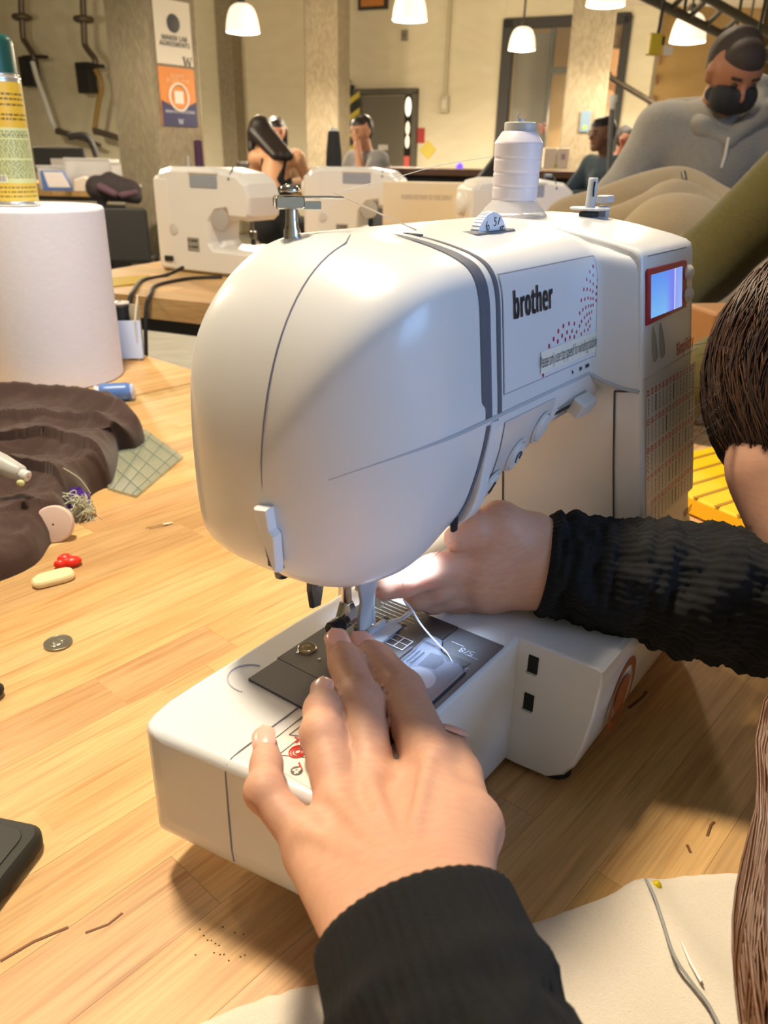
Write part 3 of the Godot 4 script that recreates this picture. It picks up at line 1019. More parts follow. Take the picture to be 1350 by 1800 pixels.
	part("number_disc", M.new().lathe([Vector2(0.0001, y + 0.0001), Vector2(0.0028, y + 0.0001), Vector2(0.0028, y - 0.0002)], 20, T(Vector3(-0.1143, 0, 0.0520))), thin, o)
	part("lettering", words("4", 0.0038, "Droid Sans", true), mat(rgb(238, 236, 226), 0.4), o, T(Vector3(-0.1143, y + 0.0003, 0.0520), Vector3(-PI / 2, 0, 0)) * T(Vector3.ZERO, Vector3(0, 0, -PI / 2)))
	part("lettering", words("1", 0.0036, "Droid Sans", true), mat(rgb(238, 236, 226), 0.4), o, T(Vector3(-0.09, y + 0.0003, 0.058), Vector3(-PI / 2, 0, 0)))
	part("sticker_arrow", M.new().tube([Vector3(-0.1075, y, 0.0560), Vector3(-0.0985, y, 0.0575), Vector3(-0.0930, y, 0.0560)], 0.0003, 4), thin, o)

func build_needle_parts(o: Node3D) -> void:
	var chrome := mat(Color(0.86, 0.86, 0.86), 0.12, 1.0)
	var nx := -0.0080
	var nz := 0.0060
	part("needle_bar", M.new().tube([Vector3(nx, 0.155, nz), Vector3(nx, 0.1335, nz)], 0.0030, 14), chrome, o)
	part("needle_clamp", M.new().box(Vector3(0.009, 0.009, 0.008), Vector3(nx, 0.1335, nz), 0.0015), chrome, o)
	part("needle", M.new().tube([Vector3(nx, 0.137, nz), Vector3(nx, 0.118, nz), Vector3(nx, 0.117, nz), Vector3(nx, 0.099, nz), Vector3(nx, 0.0955, nz)], [0.001, 0.001, 0.0006, 0.0005, 0.0001], 8), chrome, o)
	part("presser_bar", M.new().tube([Vector3(nx - 0.012, 0.155, nz - 0.003), Vector3(nx - 0.012, 0.118, nz - 0.003)], 0.0030, 14), chrome, o)
	part("foot_holder", M.new().prism([Vector2(-0.007, 0), Vector2(0.007, 0), Vector2(0.0075, 0.006), Vector2(0.003, 0.016), Vector2(-0.003, 0.016), Vector2(-0.0075, 0.006)], 0.006, T(Vector3(nx - 0.012, 0.1035, nz - 0.006)), 0.001), chrome, o)
	part("clamp_screw", M.new().lathe([Vector2(0.0001, 0), Vector2(0.0042, 0), Vector2(0.0046, 0.0008), Vector2(0.0046, 0.0078), Vector2(0.0042, 0.0085), Vector2(0.0022, 0.0085), Vector2(0.0022, 0.0085), Vector2(0.0022, 0.014), Vector2(0.0001, 0.014)], 18, T(Vector3(nx - 0.0300, 0.1110, nz + 0.0010), Vector3(0, 0, -PI / 2))), mat(rgb(34, 34, 36), 0.3, 0.4), o)
	part("threader_plate", M.new().prism([Vector2(-0.006, 0.0), Vector2(0.004, -0.004), Vector2(0.009, 0.006), Vector2(0.010, 0.030), Vector2(-0.008, 0.030), Vector2(-0.009, 0.012)], 0.003, T(Vector3(-0.0375, 0.1235, -0.0060), Vector3(0, 0.35, 0)), 0.0006), mat(rgb(80, 76, 70), 0.35, 0.6), o)
	part("threader_screw", M.new().ball(Vector3(0.0018, 0.0018, 0.001), Vector3(-0.0355, 0.1345, -0.002), 12), chrome, o)
	# pale plastic needle threader in front
	var th := M.new().prism([Vector2(-0.0060, 0.0), Vector2(0.0060, 0.0), Vector2(0.0048, 0.010), Vector2(0.0052, 0.020), Vector2(0.0085, 0.026), Vector2(0.0090, 0.046), Vector2(-0.0100, 0.046), Vector2(-0.0085, 0.030), Vector2(-0.0055, 0.020), Vector2(-0.0070, 0.010)], 0.0022, T(Vector3(-0.0180, 0.1050, 0.0135), Vector3(0.06, 0, 0)), 0.0005)
	part("needle_threader", th, mat(rgb(176, 176, 178), 0.4), o)
	part("threader_rib", M.new().box(Vector3(0.0016, 0.020, 0.0040), Vector3(-0.0245, 0.1420, 0.0150), 0.0005), mat(rgb(190, 196, 206), 0.35), o)
	part("threader_rib", M.new().tube([Vector3(-0.0092, 0.150, 0.0165), Vector3(-0.0080, 0.138, 0.0162), Vector3(-0.0125, 0.128, 0.0158), Vector3(-0.0125, 0.118, 0.0155), Vector3(-0.0110, 0.106, 0.0152)], 0.0013, 8), mat(rgb(206, 212, 222), 0.35), o)
	part("hook_guide", M.new().tube([Vector3(0.006, 0.150, 0.020), Vector3(0.009, 0.1450, 0.0190), Vector3(0.0115, 0.1420, 0.0180), Vector3(0.0130, 0.1440, 0.0180)], 0.0014, 8), mat(rgb(206, 212, 226), 0.35), o)
	# clear plastic presser foot
	var pf := M.new().prism([Vector2(-0.011, -0.006), Vector2(0.012, -0.005), Vector2(0.014, 0.004), Vector2(-0.011, 0.004)], 0.0016, T(Vector3(nx + 0.002, 0.0966, nz + 0.012), Vector3(-PI / 2, 0, 0)), 0.0004)
	pf.tube(spline([Vector3(nx + 0.012, 0.0985, 0.0150), Vector3(nx + 0.0150, 0.1010, 0.0205), Vector3(nx + 0.0170, 0.1040, 0.0235), Vector3(nx + 0.0210, 0.1060, 0.0255)], 5), 0.0018, 8, true, Transform3D(), 0.7)
	pf.box(Vector3(0.016, 0.004, 0.003), Vector3(nx + 0.002, 0.0995, 0.0135), 0.0008)
	part("presser_foot", pf, mat(Color(0.86, 0.90, 0.96, 0.55), 0.1, 0.0, {"transparency": BaseMaterial3D.TRANSPARENCY_ALPHA}), o)
	part("foot_bar", M.new().box(Vector3(0.010, 0.005, 0.006), Vector3(nx - 0.004, 0.1010, nz + 0.002), 0.001), chrome, o)
	# work light under the head
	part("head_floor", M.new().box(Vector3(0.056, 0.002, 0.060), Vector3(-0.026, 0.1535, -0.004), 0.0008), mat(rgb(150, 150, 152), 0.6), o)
	part("work_light_screw", M.new().lathe([Vector2(0.0001, -0.004), Vector2(0.0035, -0.004), Vector2(0.0042, 0), Vector2(0.0042, 0.004)], 14, T(Vector3(-0.0560, 0.1500, -0.0105))), mat(rgb(90, 90, 92), 0.3, 0.8), o)
	part("work_light", M.new().ball(Vector3(0.006, 0.004, 0.006), Vector3(0.010, 0.1570, 0.026), 14), glow(Color(0.86, 0.92, 1.0), 6.0), o)
	var l := SpotLight3D.new()
	l.name = "work_light_beam"
	l.light_color = Color(0.80, 0.89, 1.0)
	l.light_energy = 0.020
	l.light_size = 0.004
	l.spot_angle = 42.0
	l.spot_angle_attenuation = 0.6
	l.spot_range = 60.0
	l.spot_attenuation = 2.0
	l.shadow_enabled = true
	l.position = Vector3(0.010, 0.1515, 0.026)
	l.rotation = Vector3(-PI / 2, 0, 0)
	o.add_child(l)

func build_top_parts(o: Node3D) -> void:
	var chrome := mat(Color(0.80, 0.79, 0.77), 0.14, 1.0)
	# thread tension wheel
	var w := M.new().lathe([Vector2(0.001, 0.0032), Vector2(0.0182, 0.0032), Vector2(0.0190, 0.0026), Vector2(0.0190, 0.0026), Vector2(0.0190, -0.0026), Vector2(0.0190, -0.0026), Vector2(0.0182, -0.0032), Vector2(0.001, -0.0032)], 48, T(Vector3.ZERO, Vector3(PI / 2, 0, 0)))
	for k in 48:
		var a := TAU * k / 48
		w.box(Vector3(0.0007, 0.0010, 0.0048), Vector3(0, 0.0190, 0), 0.0003, T(Vector3.ZERO, Vector3(0, 0, a)))
	var wt := T(Vector3(0.0845, 0.3016, 0.0165), Vector3.ZERO, Vector3(0.86, 0.86, 1))
	part("tension_wheel", w, mat(Color(0.86, 0.90, 0.96), 0.35), o, wt)
	for q in [["6", 0.62], ["5", -0.10], ["4", -0.82]]:
		part("lettering", words(q[0], 0.0074, "Droid Sans", false), mat(rgb(28, 30, 36), 0.5), o, wt * T(Vector3.ZERO, Vector3(0, 0, q[1])) * T(Vector3(0, 0.0135, 0.0035)))
	part("wheel_mark", M.new().box(Vector3(0.0007, 0.0050, 0.0003), Vector3(0, 0.0150, 0.0034), 0.0001, T(Vector3.ZERO, Vector3(0, 0, -0.42))), mat(rgb(28, 30, 36), 0.5), o, wt)
	part("wheel_slot", M.new().box(Vector3(0.042, 0.003, 0.0135), Vector3(0.0850, 0.3072, 0.0155), 0.001), mat(rgb(120, 120, 126), 0.7), o)
	# bobbin winding guide: a chrome post with a pinching cap
	var gx := Vector3(-0.0170, 0.3105, -0.0330)
	part("guide_post", M.new().lathe([Vector2(0.0048, -0.004), Vector2(0.0048, 0.0005), Vector2(0.0040, 0.002), Vector2(0.0034, 0.006), Vector2(0.0034, 0.015), Vector2(0.0001, 0.0152)], 20), chrome, o, T(gx, Vector3.ZERO, Vector3.ONE * 0.86))
	part("guide_clip", M.new().prism([Vector2(-0.0085, 0.0), Vector2(0.0055, 0.0), Vector2(0.0065, 0.001), Vector2(0.0065, 0.0055), Vector2(0.0055, 0.0068), Vector2(-0.0085, 0.0068), Vector2(-0.0095, 0.0055), Vector2(-0.0095, 0.001)], 0.0120, T(Vector3(0, 0.0118, -0.0060)), 0.0008), chrome, o, T(gx, Vector3(0, -0.65, 0), Vector3.ONE * 0.86))
	part("guide_cap", M.new().lathe([Vector2(0.0001, 0.0032), Vector2(0.0028, 0.0030), Vector2(0.0050, 0.0018), Vector2(0.0056, 0.0), Vector2(0.0050, -0.0012), Vector2(0.0001, -0.0014)], 22, T(Vector3(-0.001, 0.0212, 0))), chrome, o, T(gx, Vector3.ZERO, Vector3.ONE * 0.86))
	part("guide_arm", M.new().box(Vector3(0.0110, 0.0045, 0.0010), Vector3(0.0110, 0.0135, 0.001), 0.0003).tube([Vector3(0.006, 0.0176, 0), Vector3(0.0200, 0.0178, 0.001), Vector3(0.0290, 0.0176, 0.002)], 0.0009, 6), chrome, o, T(gx, Vector3(0, -0.65, 0), Vector3.ONE * 0.86))
	# bobbin winder at the right end
	var bw := T(Vector3(0.2280, 0.3060, 0.0120))
	var grey := mat(rgb(186, 192, 202), 0.35)
	part("winder_shaft", M.new().lathe([Vector2(0.0001, 0.0275), Vector2(0.0028, 0.0275), Vector2(0.0032, 0.0265), Vector2(0.0034, 0.012), Vector2(0.0034, 0.012), Vector2(0.0034, 0.004)], 18), grey, o, bw)
	part("winder_disc", M.new().lathe([Vector2(0.0001, 0.0090), Vector2(0.0130, 0.0090), Vector2(0.0136, 0.0083), Vector2(0.0130, 0.0076), Vector2(0.0001, 0.0076)], 30), grey, o, bw)
	part("winder_stop", M.new().box(Vector3(0.013, 0.0048, 0.008), Vector3(0.0150, 0.0140, 0.004), 0.0008).box(Vector3(0.006, 0.012, 0.007), Vector3(0.0135, 0.004, 0.004), 0.0008), grey, o, bw)
	part("winder_shaft_spring", M.new().tube([Vector3(-0.0028, 0.025, 0.0024), Vector3(-0.0040, 0.021, 0.0026), Vector3(-0.0030, 0.016, 0.0026)], 0.0006, 6), mat(rgb(50, 50, 52), 0.4, 0.8), o, bw)
	part("winder_seat", M.new().box(Vector3(0.012, 0.006, 0.010), Vector3(-0.001, 0.0035, 0), 0.001), mat(rgb(54, 54, 58), 0.6), o, bw)

# ---------------------------------------------------------------- hall and tables
const WALL_TURN := -0.4363
var HALL := Transform3D(Basis(Vector3.UP, WALL_TURN), Vector3(0, 0, -13))   # x to the right along the back wall, z into the hall

func slab(called: String, a: Vector3, b: Vector3, m: Material, t := Transform3D()) -> MeshInstance3D:
	return struct(called, M.new().box((b - a).abs(), Vector3.ZERO, 0.005), m, t * T((a + b) / 2))

func build_room() -> void:
	var cream := noisy(rgb(222, 213, 186), rgb(215, 205, 177), 0.02, 0.85, Vector3.ONE * 0.5)
	var tan := noisy(rgb(196, 164, 108), rgb(188, 156, 102), 0.02, 0.85, Vector3.ONE * 0.5)
	var grey := noisy(rgb(150, 146, 134), rgb(130, 126, 114), 0.03, 0.55, Vector3.ONE * 0.4)
	var soffit := mat(rgb(176, 172, 160), 0.9)
	slab("floor", Vector3(-13, FLOOR - 0.2, -22), Vector3(9, FLOOR, 4.2), grey)
	slab("ceiling", Vector3(-13, 3.6, -22), Vector3(9, 3.8, 4.2), soffit)
	# the back wall with its openings, in the wall's own axes
	var win := Vector3(1.4901, 0.1595, -12.3052)
	var wl := (HALL.affine_inverse() * win).x
	var wr := wl + 1.65
	var wb := 0.10
	var wt := (HALL.affine_inverse() * Vector3(1.4130, 1.9942, -12.3411)).y
	slab("wall_back", Vector3(-12, FLOOR, -0.3), Vector3(wl, 3.6, 0), cream, HALL)
	slab("wall_back", Vector3(wl, FLOOR, -0.3), Vector3(wr, wb, 0), cream, HALL)
	slab("wall_back", Vector3(wl, wt, -0.3), Vector3(wr, 3.6, 0), cream, HALL)
	slab("wall_back", Vector3(wr, FLOOR, -0.3), Vector3(wr + 0.35, 3.6, 0), cream, HALL)
	slab("wall_right", Vector3(1.5, FLOOR, -15.6), Vector3(9, 3.6, -15.3), tan)
	slab("wall_left", Vector3(-13.3, FLOOR, -22), Vector3(-13, 3.6, 4.2), cream)
	slab("wall_right", Vector3(9, FLOOR, -22), Vector3(9.3, 3.6, 4.2), cream)
	slab("wall_front", Vector3(-13, FLOOR, 4.0), Vector3(9, 3.6, 4.2), cream)
	# the near end of the right wall, with the window that lets the daylight in
	slab("wall_right", Vector3(3.72, FLOOR, -1.0), Vector3(4.0, 3.6, 0.65), cream)
	slab("wall_right", Vector3(3.72, FLOOR, 3.15), Vector3(4.0, 3.6, 4.0), cream)
	slab("wall_right", Vector3(3.72, FLOOR, 0.65), Vector3(4.0, 0.4, 3.15), cream)
	slab("wall_right", Vector3(3.72, 2.3, 0.65), Vector3(4.0, 3.6, 3.15), cream)
	var w2 := Node3D.new()
	w2.name = "window_2"
	w2.set_meta("kind", "structure")
	add_child(w2)
	for k in 3:
		part("window_pane", M.new().box(Vector3(0.01, 1.84, 0.80), Vector3(3.80, 1.35, 1.07 + k * 0.83), 0.002), glow(Color(0.72, 0.85, 1.0), 1.6), w2)
	for k in 4:
		part("window_frame", M.new().box(Vector3(0.08, 1.9, 0.05), Vector3(3.80, 1.35, 0.655 + k * 0.83), 0.005), mat(rgb(60, 60, 60), 0.5), w2)
	for y in [0.42, 2.28]:
		part("window_frame", M.new().box(Vector3(0.08, 0.05, 2.5), Vector3(3.80, y, 1.9), 0.005), mat(rgb(60, 60, 60), 0.5), w2)
	# interior window
	var black := mat(rgb(44, 42, 40), 0.5)
	var w := Node3D.new()
	w.name = "window_1"
	w.set_meta("kind", "structure")
	add_child(w)
	w.transform = HALL
	var bar := func(a: Vector3, b: Vector3): part("window_frame", M.new().box((b - a).abs(), (a + b) / 2, 0.006), black, w)
	bar.call(Vector3(wl - 0.02, wb, -0.08), Vector3(wl + 0.13, wt + 0.02, 0.05))
	bar.call(Vector3(wl, wt - 0.09, -0.08), Vector3(wr, wt + 0.03, 0.05))
	bar.call(Vector3(wl, wb - 0.03, -0.08), Vector3(wr, wb + 0.06, 0.05))
	bar.call(Vector3(wr - 0.08, wb, -0.08), Vector3(wr + 0.02, wt, 0.05))
	bar.call(Vector3(wl + 0.62, wb, -0.12), Vector3(wl + 0.68, wt, -0.04))
	bar.call(Vector3(wl + 0.62, wt - 0.62, -0.12), Vector3(wr, wt - 0.54, -0.04))
	bar.call(Vector3(wl + 0.96, wt - 1.25, -0.12), Vector3(wl + 1.01, wt - 0.58, -0.04))
	part("pane", M.new().box(Vector3(wr - wl - 0.2, wt - wb - 0.1, 0.006), Vector3((wl + wr) / 2, (wt + wb) / 2, -0.02), 0.001), clear(Color(0.95, 0.95, 0.9), 0.06), w)
	part("roller_blind", M.new().box(Vector3(0.50, 1.42, 0.02), Vector3(wl + 0.38, wt - 0.84, -0.16), 0.004), noisy(rgb(130, 126, 116), rgb(96, 92, 84), 0.2, 0.9, Vector3.ONE * 3), w)
	# the room behind it, with a brick wall and shelves
	slab("wall_inner", Vector3(wl - 0.4, FLOOR, -1.5), Vector3(wr + 1.5, 3.6, -1.4), tan, HALL)
	slab("wall_inner_side", Vector3(wl - 0.5, FLOOR, -1.5), Vector3(wl - 0.4, 3.6, -0.3), tan, HALL)
	var rng := RandomNumberGenerator.new()
	rng.seed = 5
	var inner: Node3D = get_node("wall_inner")
	var bm := [mat(rgb(196, 150, 112), 0.8), mat(rgb(206, 164, 126), 0.8), mat(rgb(182, 136, 100), 0.8)]
	var bricks := [M.new().box(Vector3(0.29, 0.11, 0.05), Vector3.ZERO, 0.008).done(), M.new().box(Vector3(0.285, 0.105, 0.05), Vector3.ZERO, 0.01).done()]
	var base := inner.transform.affine_inverse() * HALL
	for r in 14:
		for c in 4:
			var bx: float = wl + 0.80 + c * 0.31 + (0.155 if r % 2 else 0.0)
			if bx < wr + 0.2:
				part("brick", bricks[rng.randi() % 2], bm[rng.randi() % 3], inner, base * T(Vector3(bx, wt - 0.12 - r * 0.125, -1.375)))
	for k in 3:
		part("shelf", M.new().box(Vector3(1.1, 0.05, 0.3), Vector3(wl + 1.2, wt - 1.62 - k * 0.42, -1.2), 0.005), mat(rgb(150, 112, 76), 0.6), inner, base)
	# door
	var d := Node3D.new()
	d.name = "door_1"
	d.set_meta("kind", "structure")
	add_child(d)
	d.transform = Transform3D(HALL.basis, Vector3(-0.1264, 0.1153, -13.0590))
	d.position.y = FLOOR
	var dm := mat(rgb(104, 98, 84), 0.5)
	var dw := 1.12
	var dh := 2.10
	part("leaf", M.new().box(Vector3(dw - 0.16, dh - 0.08, 0.05), Vector3(0, dh / 2 - 0.02, 0.02), 0.004), dm, d)
	for s in [-1, 1]:
		part("frame", M.new().box(Vector3(0.08, dh, 0.10), Vector3(s * (dw / 2 - 0.04), dh / 2, 0.03), 0.006), mat(rgb(84, 79, 68), 0.5), d)
	part("frame", M.new().box(Vector3(dw, 0.08, 0.10), Vector3(0, dh, 0.03), 0.006), mat(rgb(84, 79, 68), 0.5), d)
	part("vision_strip", M.new().box(Vector3(0.10, 1.5, 0.02), Vector3(dw / 2 - 0.14, 1.3, 0.05), 0.003), mat(rgb(60, 58, 54), 0.12, 0.6), d)
	part("vision_light", M.new().ball(Vector3(0.05, 0.13, 0.01), Vector3(dw / 2 - 0.14, 1.90, 0.06), 12), glow(Color(1, 0.97, 0.9), 1.3), d)
	for y in [1.62, 1.44]:
		part("vision_light", M.new().ball(Vector3(0.035, 0.09, 0.01), Vector3(dw / 2 - 0.14, y, 0.06), 12), glow(Color(1, 0.95, 0.85), 0.8), d)
	part("red_notice", M.new().box(Vector3(0.09, 0.25, 0.006), Vector3(dw / 2 - 0.14, 1.12, 0.064), 0.001), mat(rgb(206, 92, 80), 0.6), d)
	part("door_sign", M.new().box(Vector3(0.16, 0.07, 0.006), Vector3(0.02, 1.36, 0.05), 0.001), mat(rgb(206, 200, 190), 0.6), d)
	var yel := mat(rgb(206, 186, 66), 0.6)
	var blk := mat(rgb(40, 40, 36), 0.6)
	for k in 14:
		var o := part("hazard_stripe", M.new().prism([Vector2(0, 0), Vector2(0.17, 0.10), Vector2(0.17, 0.18), Vector2(0, 0.08)], 0.006, T(Vector3(-dw / 2 + 0.03, 0.5 + k * 0.11, 0.085))), yel if k % 2 else blk, d)
	# columns
	var conc := noisy(rgb(156, 144, 120), rgb(128, 117, 96), 0.06, 0.85, Vector3(1.4, 0.35, 1.4))
	var pil := func(at: Vector3, wd: float, turn: float, called := "concrete_column"):
		struct(called, M.new().box(Vector3(wd, 4.6, wd), Vector3(0, FLOOR + 2.3, 0), 0.02), conc, T(Vector3(at.x, 0, at.z), Vector3(0, turn, 0)))
	pil.call(Vector3(-2.1265, 0.4061, -8.0000), 0.56, -0.62)
	pil.call(Vector3(-2.5471, 0.4751, -14.0773), 0.30, WALL_TURN)
	pil.call(Vector3(-0.8272, 0.4725, -11.3000), 0.45, -0.3)
	pil.call(Vector3(2.0812, 0.5061, -9.6000), 0.44, -0.20)
	slab("trim_1", Vector3(0, 1.95, -0.2), Vector3(2.4, 3.6, 0.2), mat(rgb(200, 190, 172), 0.8), T(Vector3(2.5048, 1.4116, -10.4000) * Vector3(1, 0, 1)))
	# lamps: those in view, and their neighbours overhead that light the worktop
	lamp(Vector3(-1.5242, 1.4350, -9.2000), 0.165, 26.0, "bright frosted pendant lamp between the poster column and the centre column")
	lamp(Vector3(0.1499, 1.5415, -9.0000), 0.165, 17.0, "bright frosted pendant lamp above the grey door and red paper")
	lamp(Vector3(1.8649, 1.5781, -8.2000), 0.165, 7.0, "frosted pendant lamp cut by the top edge, over the right column")
	lamp(Vector3(1.4954, 1.4822, -10.6000), 0.155, 4.0, "dim frosted pendant lamp hanging before the dark framed window")
	lamp(HALL * Vector3(wl + 1.02, 0.98, -0.75), 0.16, 4.0, "small frosted pendant lamp behind the glass of the framed window", 0.9)
	lamp(Vector3(2.7664, 1.3609, -8.6000), 0.16, 14.0, "tilted-looking bright pendant lamp left of the hooded man's head")
	lamp(Vector3(3.6336, 1.2308, -9.4000), 0.14, 14.0, "bright pendant lamp behind the hooded man's right shoulder")
	lamp(Vector3(-0.37, 1.80, -0.80), 0.165, 8.8, "pendant lamp straight over the worktop", 1.8)
	lamp(Vector3(-2.6, 1.80, -2.2), 0.165, 6.0, "pendant lamp over the neighbouring table", 1.8)
	lamp(Vector3(0.9, 1.80, -3.6), 0.165, 4.0, "pendant lamp over the aisle", 1.8)
	lamp(Vector3(-5.2, 1.80, -10.5), 0.165, 26.0, "pendant lamp before the fume hoses, above the frame", 1.8)
	lamp(Vector3(-2.4, 1.80, -5.4), 0.165, 20.0, "pendant lamp over the far tables", 1.8)

var wood: Array = []

func build_wood() -> void:
	var no := FastNoiseLite.new()
	no.seed = 3
	no.frequency = 1.0
	no.fractal_octaves = 3
	var im := Image.create(1024, 512, false, Image.FORMAT_RGB8)
	for y in 512:
		for x in 1024:
			var big := no.get_noise_2d(x * 0.0035, y * 0.022)
			var fine := no.get_noise_2d(x * 0.012 + 50, y * 0.42)
			var streak := no.get_noise_2d(x * 0.006 + 90, y * 0.11 + 7)
			var c := Color8(233, 193, 134).lerp(Color8(214, 168, 108), clampf(0.42 + big * 0.9, 0, 1))
			c = c.lerp(Color8(192, 142, 86), clampf(streak * 1.6 - 0.35, 0, 0.75))
			c = c.darkened(clampf(0.05 + fine * 0.10, 0, 0.16))
			im.set_pixel(x, y, c)
	var t := tex(im)
	var rng := RandomNumberGenerator.new()
	rng.seed = 9
	for k in 12:
		var m := StandardMaterial3D.new()
		m.albedo_texture = t
		var v := rng.randf_range(0.90, 1.06)
		m.albedo_color = Color(minf(1, v), minf(1, v * rng.randf_range(0.97, 1.0)), minf(1, v * rng.randf_range(0.92, 1.0)))
		m.roughness = 0.42
		m.uv1_scale = Vector3(0.9, 2.2, 1)
		m.uv1_offset = Vector3(rng.randf(), rng.randf(), 0)
		wood.append(m)

func planked(o: Node3D, u0: float, u1: float, w0: float, w1: float, thick: float, seed_: int, wd := 0.043) -> void:
	var rng := RandomNumberGenerator.new()
	rng.seed = seed_
	var rows := int(round((w1 - w0) / wd))
	wd = (w1 - w0) / rows
	for r in rows:
		var u := u0 - rng.randf() * 0.4
		while u < u1 - 0.02:
			var l := rng.randf_range(0.34, 0.95)
			var a := maxf(u, u0)
			var b := minf(u + l, u1)
			if u1 - b < 0.08:
				b = u1
			if b - a > 0.03:
				part("plank", M.new().box(Vector3(b - a - 0.00008, thick, wd - 0.00008), Vector3((a + b) / 2, -thick / 2, w0 + (r + 0.5) * wd), 0.00012), wood[rng.randi() % wood.size()], o)
			u = b if b < u1 else u1
			if b >= u1:
				break

func table_legs(o: Node3D, u0: float, u1: float, w0: float, w1: float, top: float) -> void:
	var st := mat(rgb(70, 70, 72), 0.5, 0.3)
	for u in [u0 + 0.08, u1 - 0.08]:
		for w in [w0 + 0.08, w1 - 0.08]:
			part("leg", M.new().box(Vector3(0.05, 0.92 - top, 0.05), Vector3(u, FLOOR + (0.92 - top) / 2, w), 0.004), st, o)
	for w in [w0 + 0.08, w1 - 0.08]:
		part("rail", M.new().box(Vector3(u1 - u0 - 0.2, 0.04, 0.03), Vector3((u0 + u1) / 2, -top - 0.03, w), 0.004), st, o)

func build_tables() -> void:
	build_wood()
	var turn := deg_to_rad(48.5)
	var o := thing("worktable", "butcher-block worktable that carries the big white sewing machine", "table", Vector3.ZERO, turn)
	planked(o, -0.75, 1.2, -1.0625, 0.06, 0.045, 21)
	table_legs(o, -0.75, 1.2, -1.0625, 0.06, 0.045)
	var b := thing("worktable", "butcher-block table joined behind, carrying the spray can and white cylinder", "table", Vector3.ZERO, turn)
	planked(b, -0.75, 0.775, -1.85, -1.0660, 0.045, 22)
	table_legs(b, -0.75, 0.775, -1.85, -1.066, 0.045)
	# wear and marks on the front worktop
	var scar := mat(rgb(120, 78, 42), 0.7)
	var line := func(pts: Array, r: float): part("scratch", M.new().tube(pts, r, 5, true, Transform3D(), 0.15), scar, o, o.transform.affine_inverse())
	line.call([Vector3(-0.2342, 0.0000, -0.7041), Vector3(-0.2202, 0.0000, -0.7114), Vector3(-0.2159, 0.0000, -0.7169)], 0.0006)
	line.call([Vector3(-0.1742, 0.0000, -0.2441), Vector3(-0.1626, 0.0000, -0.2545), Vector3(-0.1493, 0.0000, -0.2624)], 0.0010)
	line.call([Vector3(-0.1400, 0.0000, -0.2595), Vector3(-0.1306, 0.0000, -0.2643), Vector3(-0.1256, 0.0000, -0.2708)], 0.0008)
	line.call([Vector3(0.1718, 0.0000, -0.4387), Vector3(0.1854, 0.0000, -0.4517), Vector3(0.1901, 0.0000, -0.4583)], 0.0012)
	line.call([Vector3(0.1852, 0.0000, -0.3272), Vector3(0.1906, 0.0000, -0.3356), Vector3(0.1933, 0.0000, -0.3378)], 0.0009)
	line.call([Vector3(0.1719, 0.0000, -0.3209), Vector3(0.1720, 0.0000, -0.3151)], 0.0009)
	var rng := RandomNumberGenerator.new()
	rng.seed = 4
	var sp := M.new()
	for k in 16:
		var c := Vector3(-0.0751, 0.0000, -0.2580)
		sp.ball(Vector3(0.0005, 0.0002, 0.0004), c + Vector3(rng.randf_range(-0.012, 0.014), 0.0002, rng.randf_range(-0.008, 0.012)), 6)
	part("ink_specks", sp, mat(rgb(60, 42, 26), 0.7), o, o.transform.affine_inverse()).set_meta("kind", "stuff")
	# the tables of the next row
	var c := thing("worktable", "wooden table behind, carrying the row of smaller sewing machines", "table", Vector3.ZERO, 0.12)
	var corner := Vector3(-0.7804, 0.0000, -2.1274)
	c.position = Vector3(corner.x, 0, corner.z)
	planked(c, -0.25, 1.75, -1.25, 0.0, 0.055, 23, 0.09)
	table_legs(c, -0.25, 1.75, -1.25, 0.0, 0.055)
	c.rotation.y = -0.40
	var e := thing("workbench", "long wooden workbench by the back wall with bins and papers on it", "bench", Vector3.ZERO, 0.0)
	var at := Vector3(-3.8600, -0.0200, -9.3991)
	e.position = at
	e.rotation.y = -0.04
	planked(e, -1.2, 1.55, -0.85, 0.0, 0.13, 24, 0.17)
	table_legs(e, -1.2, 1.55, -0.85, 0.0, 0.13)
	var g := thing("worktable", "wooden table far back between the poster column and the man in grey", "table", Vector3(-1.15, 0, -8.9), 0.0)
	planked(g, -0.5, 0.75, -0.7, 0.55, 0.05, 25, 0.14)
	table_legs(g, -0.5, 0.75, -0.7, 0.55, 0.05)
	var f := thing("workbench", "dark-topped long counter under the wall with red and yellow notes", "bench", Vector3.ZERO, WALL_TURN * 0.15)
	f.position = Vector3(-0.5180, 0.2398, -7.6000)
	part("counter_top", M.new().box(Vector3(2.5, 0.06, 0.7), Vector3(1.2, -0.03, -0.35), 0.006), mat(rgb(92, 62, 42), 0.5), f)
	part("counter_body", M.new().box(Vector3(2.4, 0.72, 0.6), Vector3(1.2, -0.42, -0.4), 0.01), mat(rgb(36, 34, 34), 0.6), f)

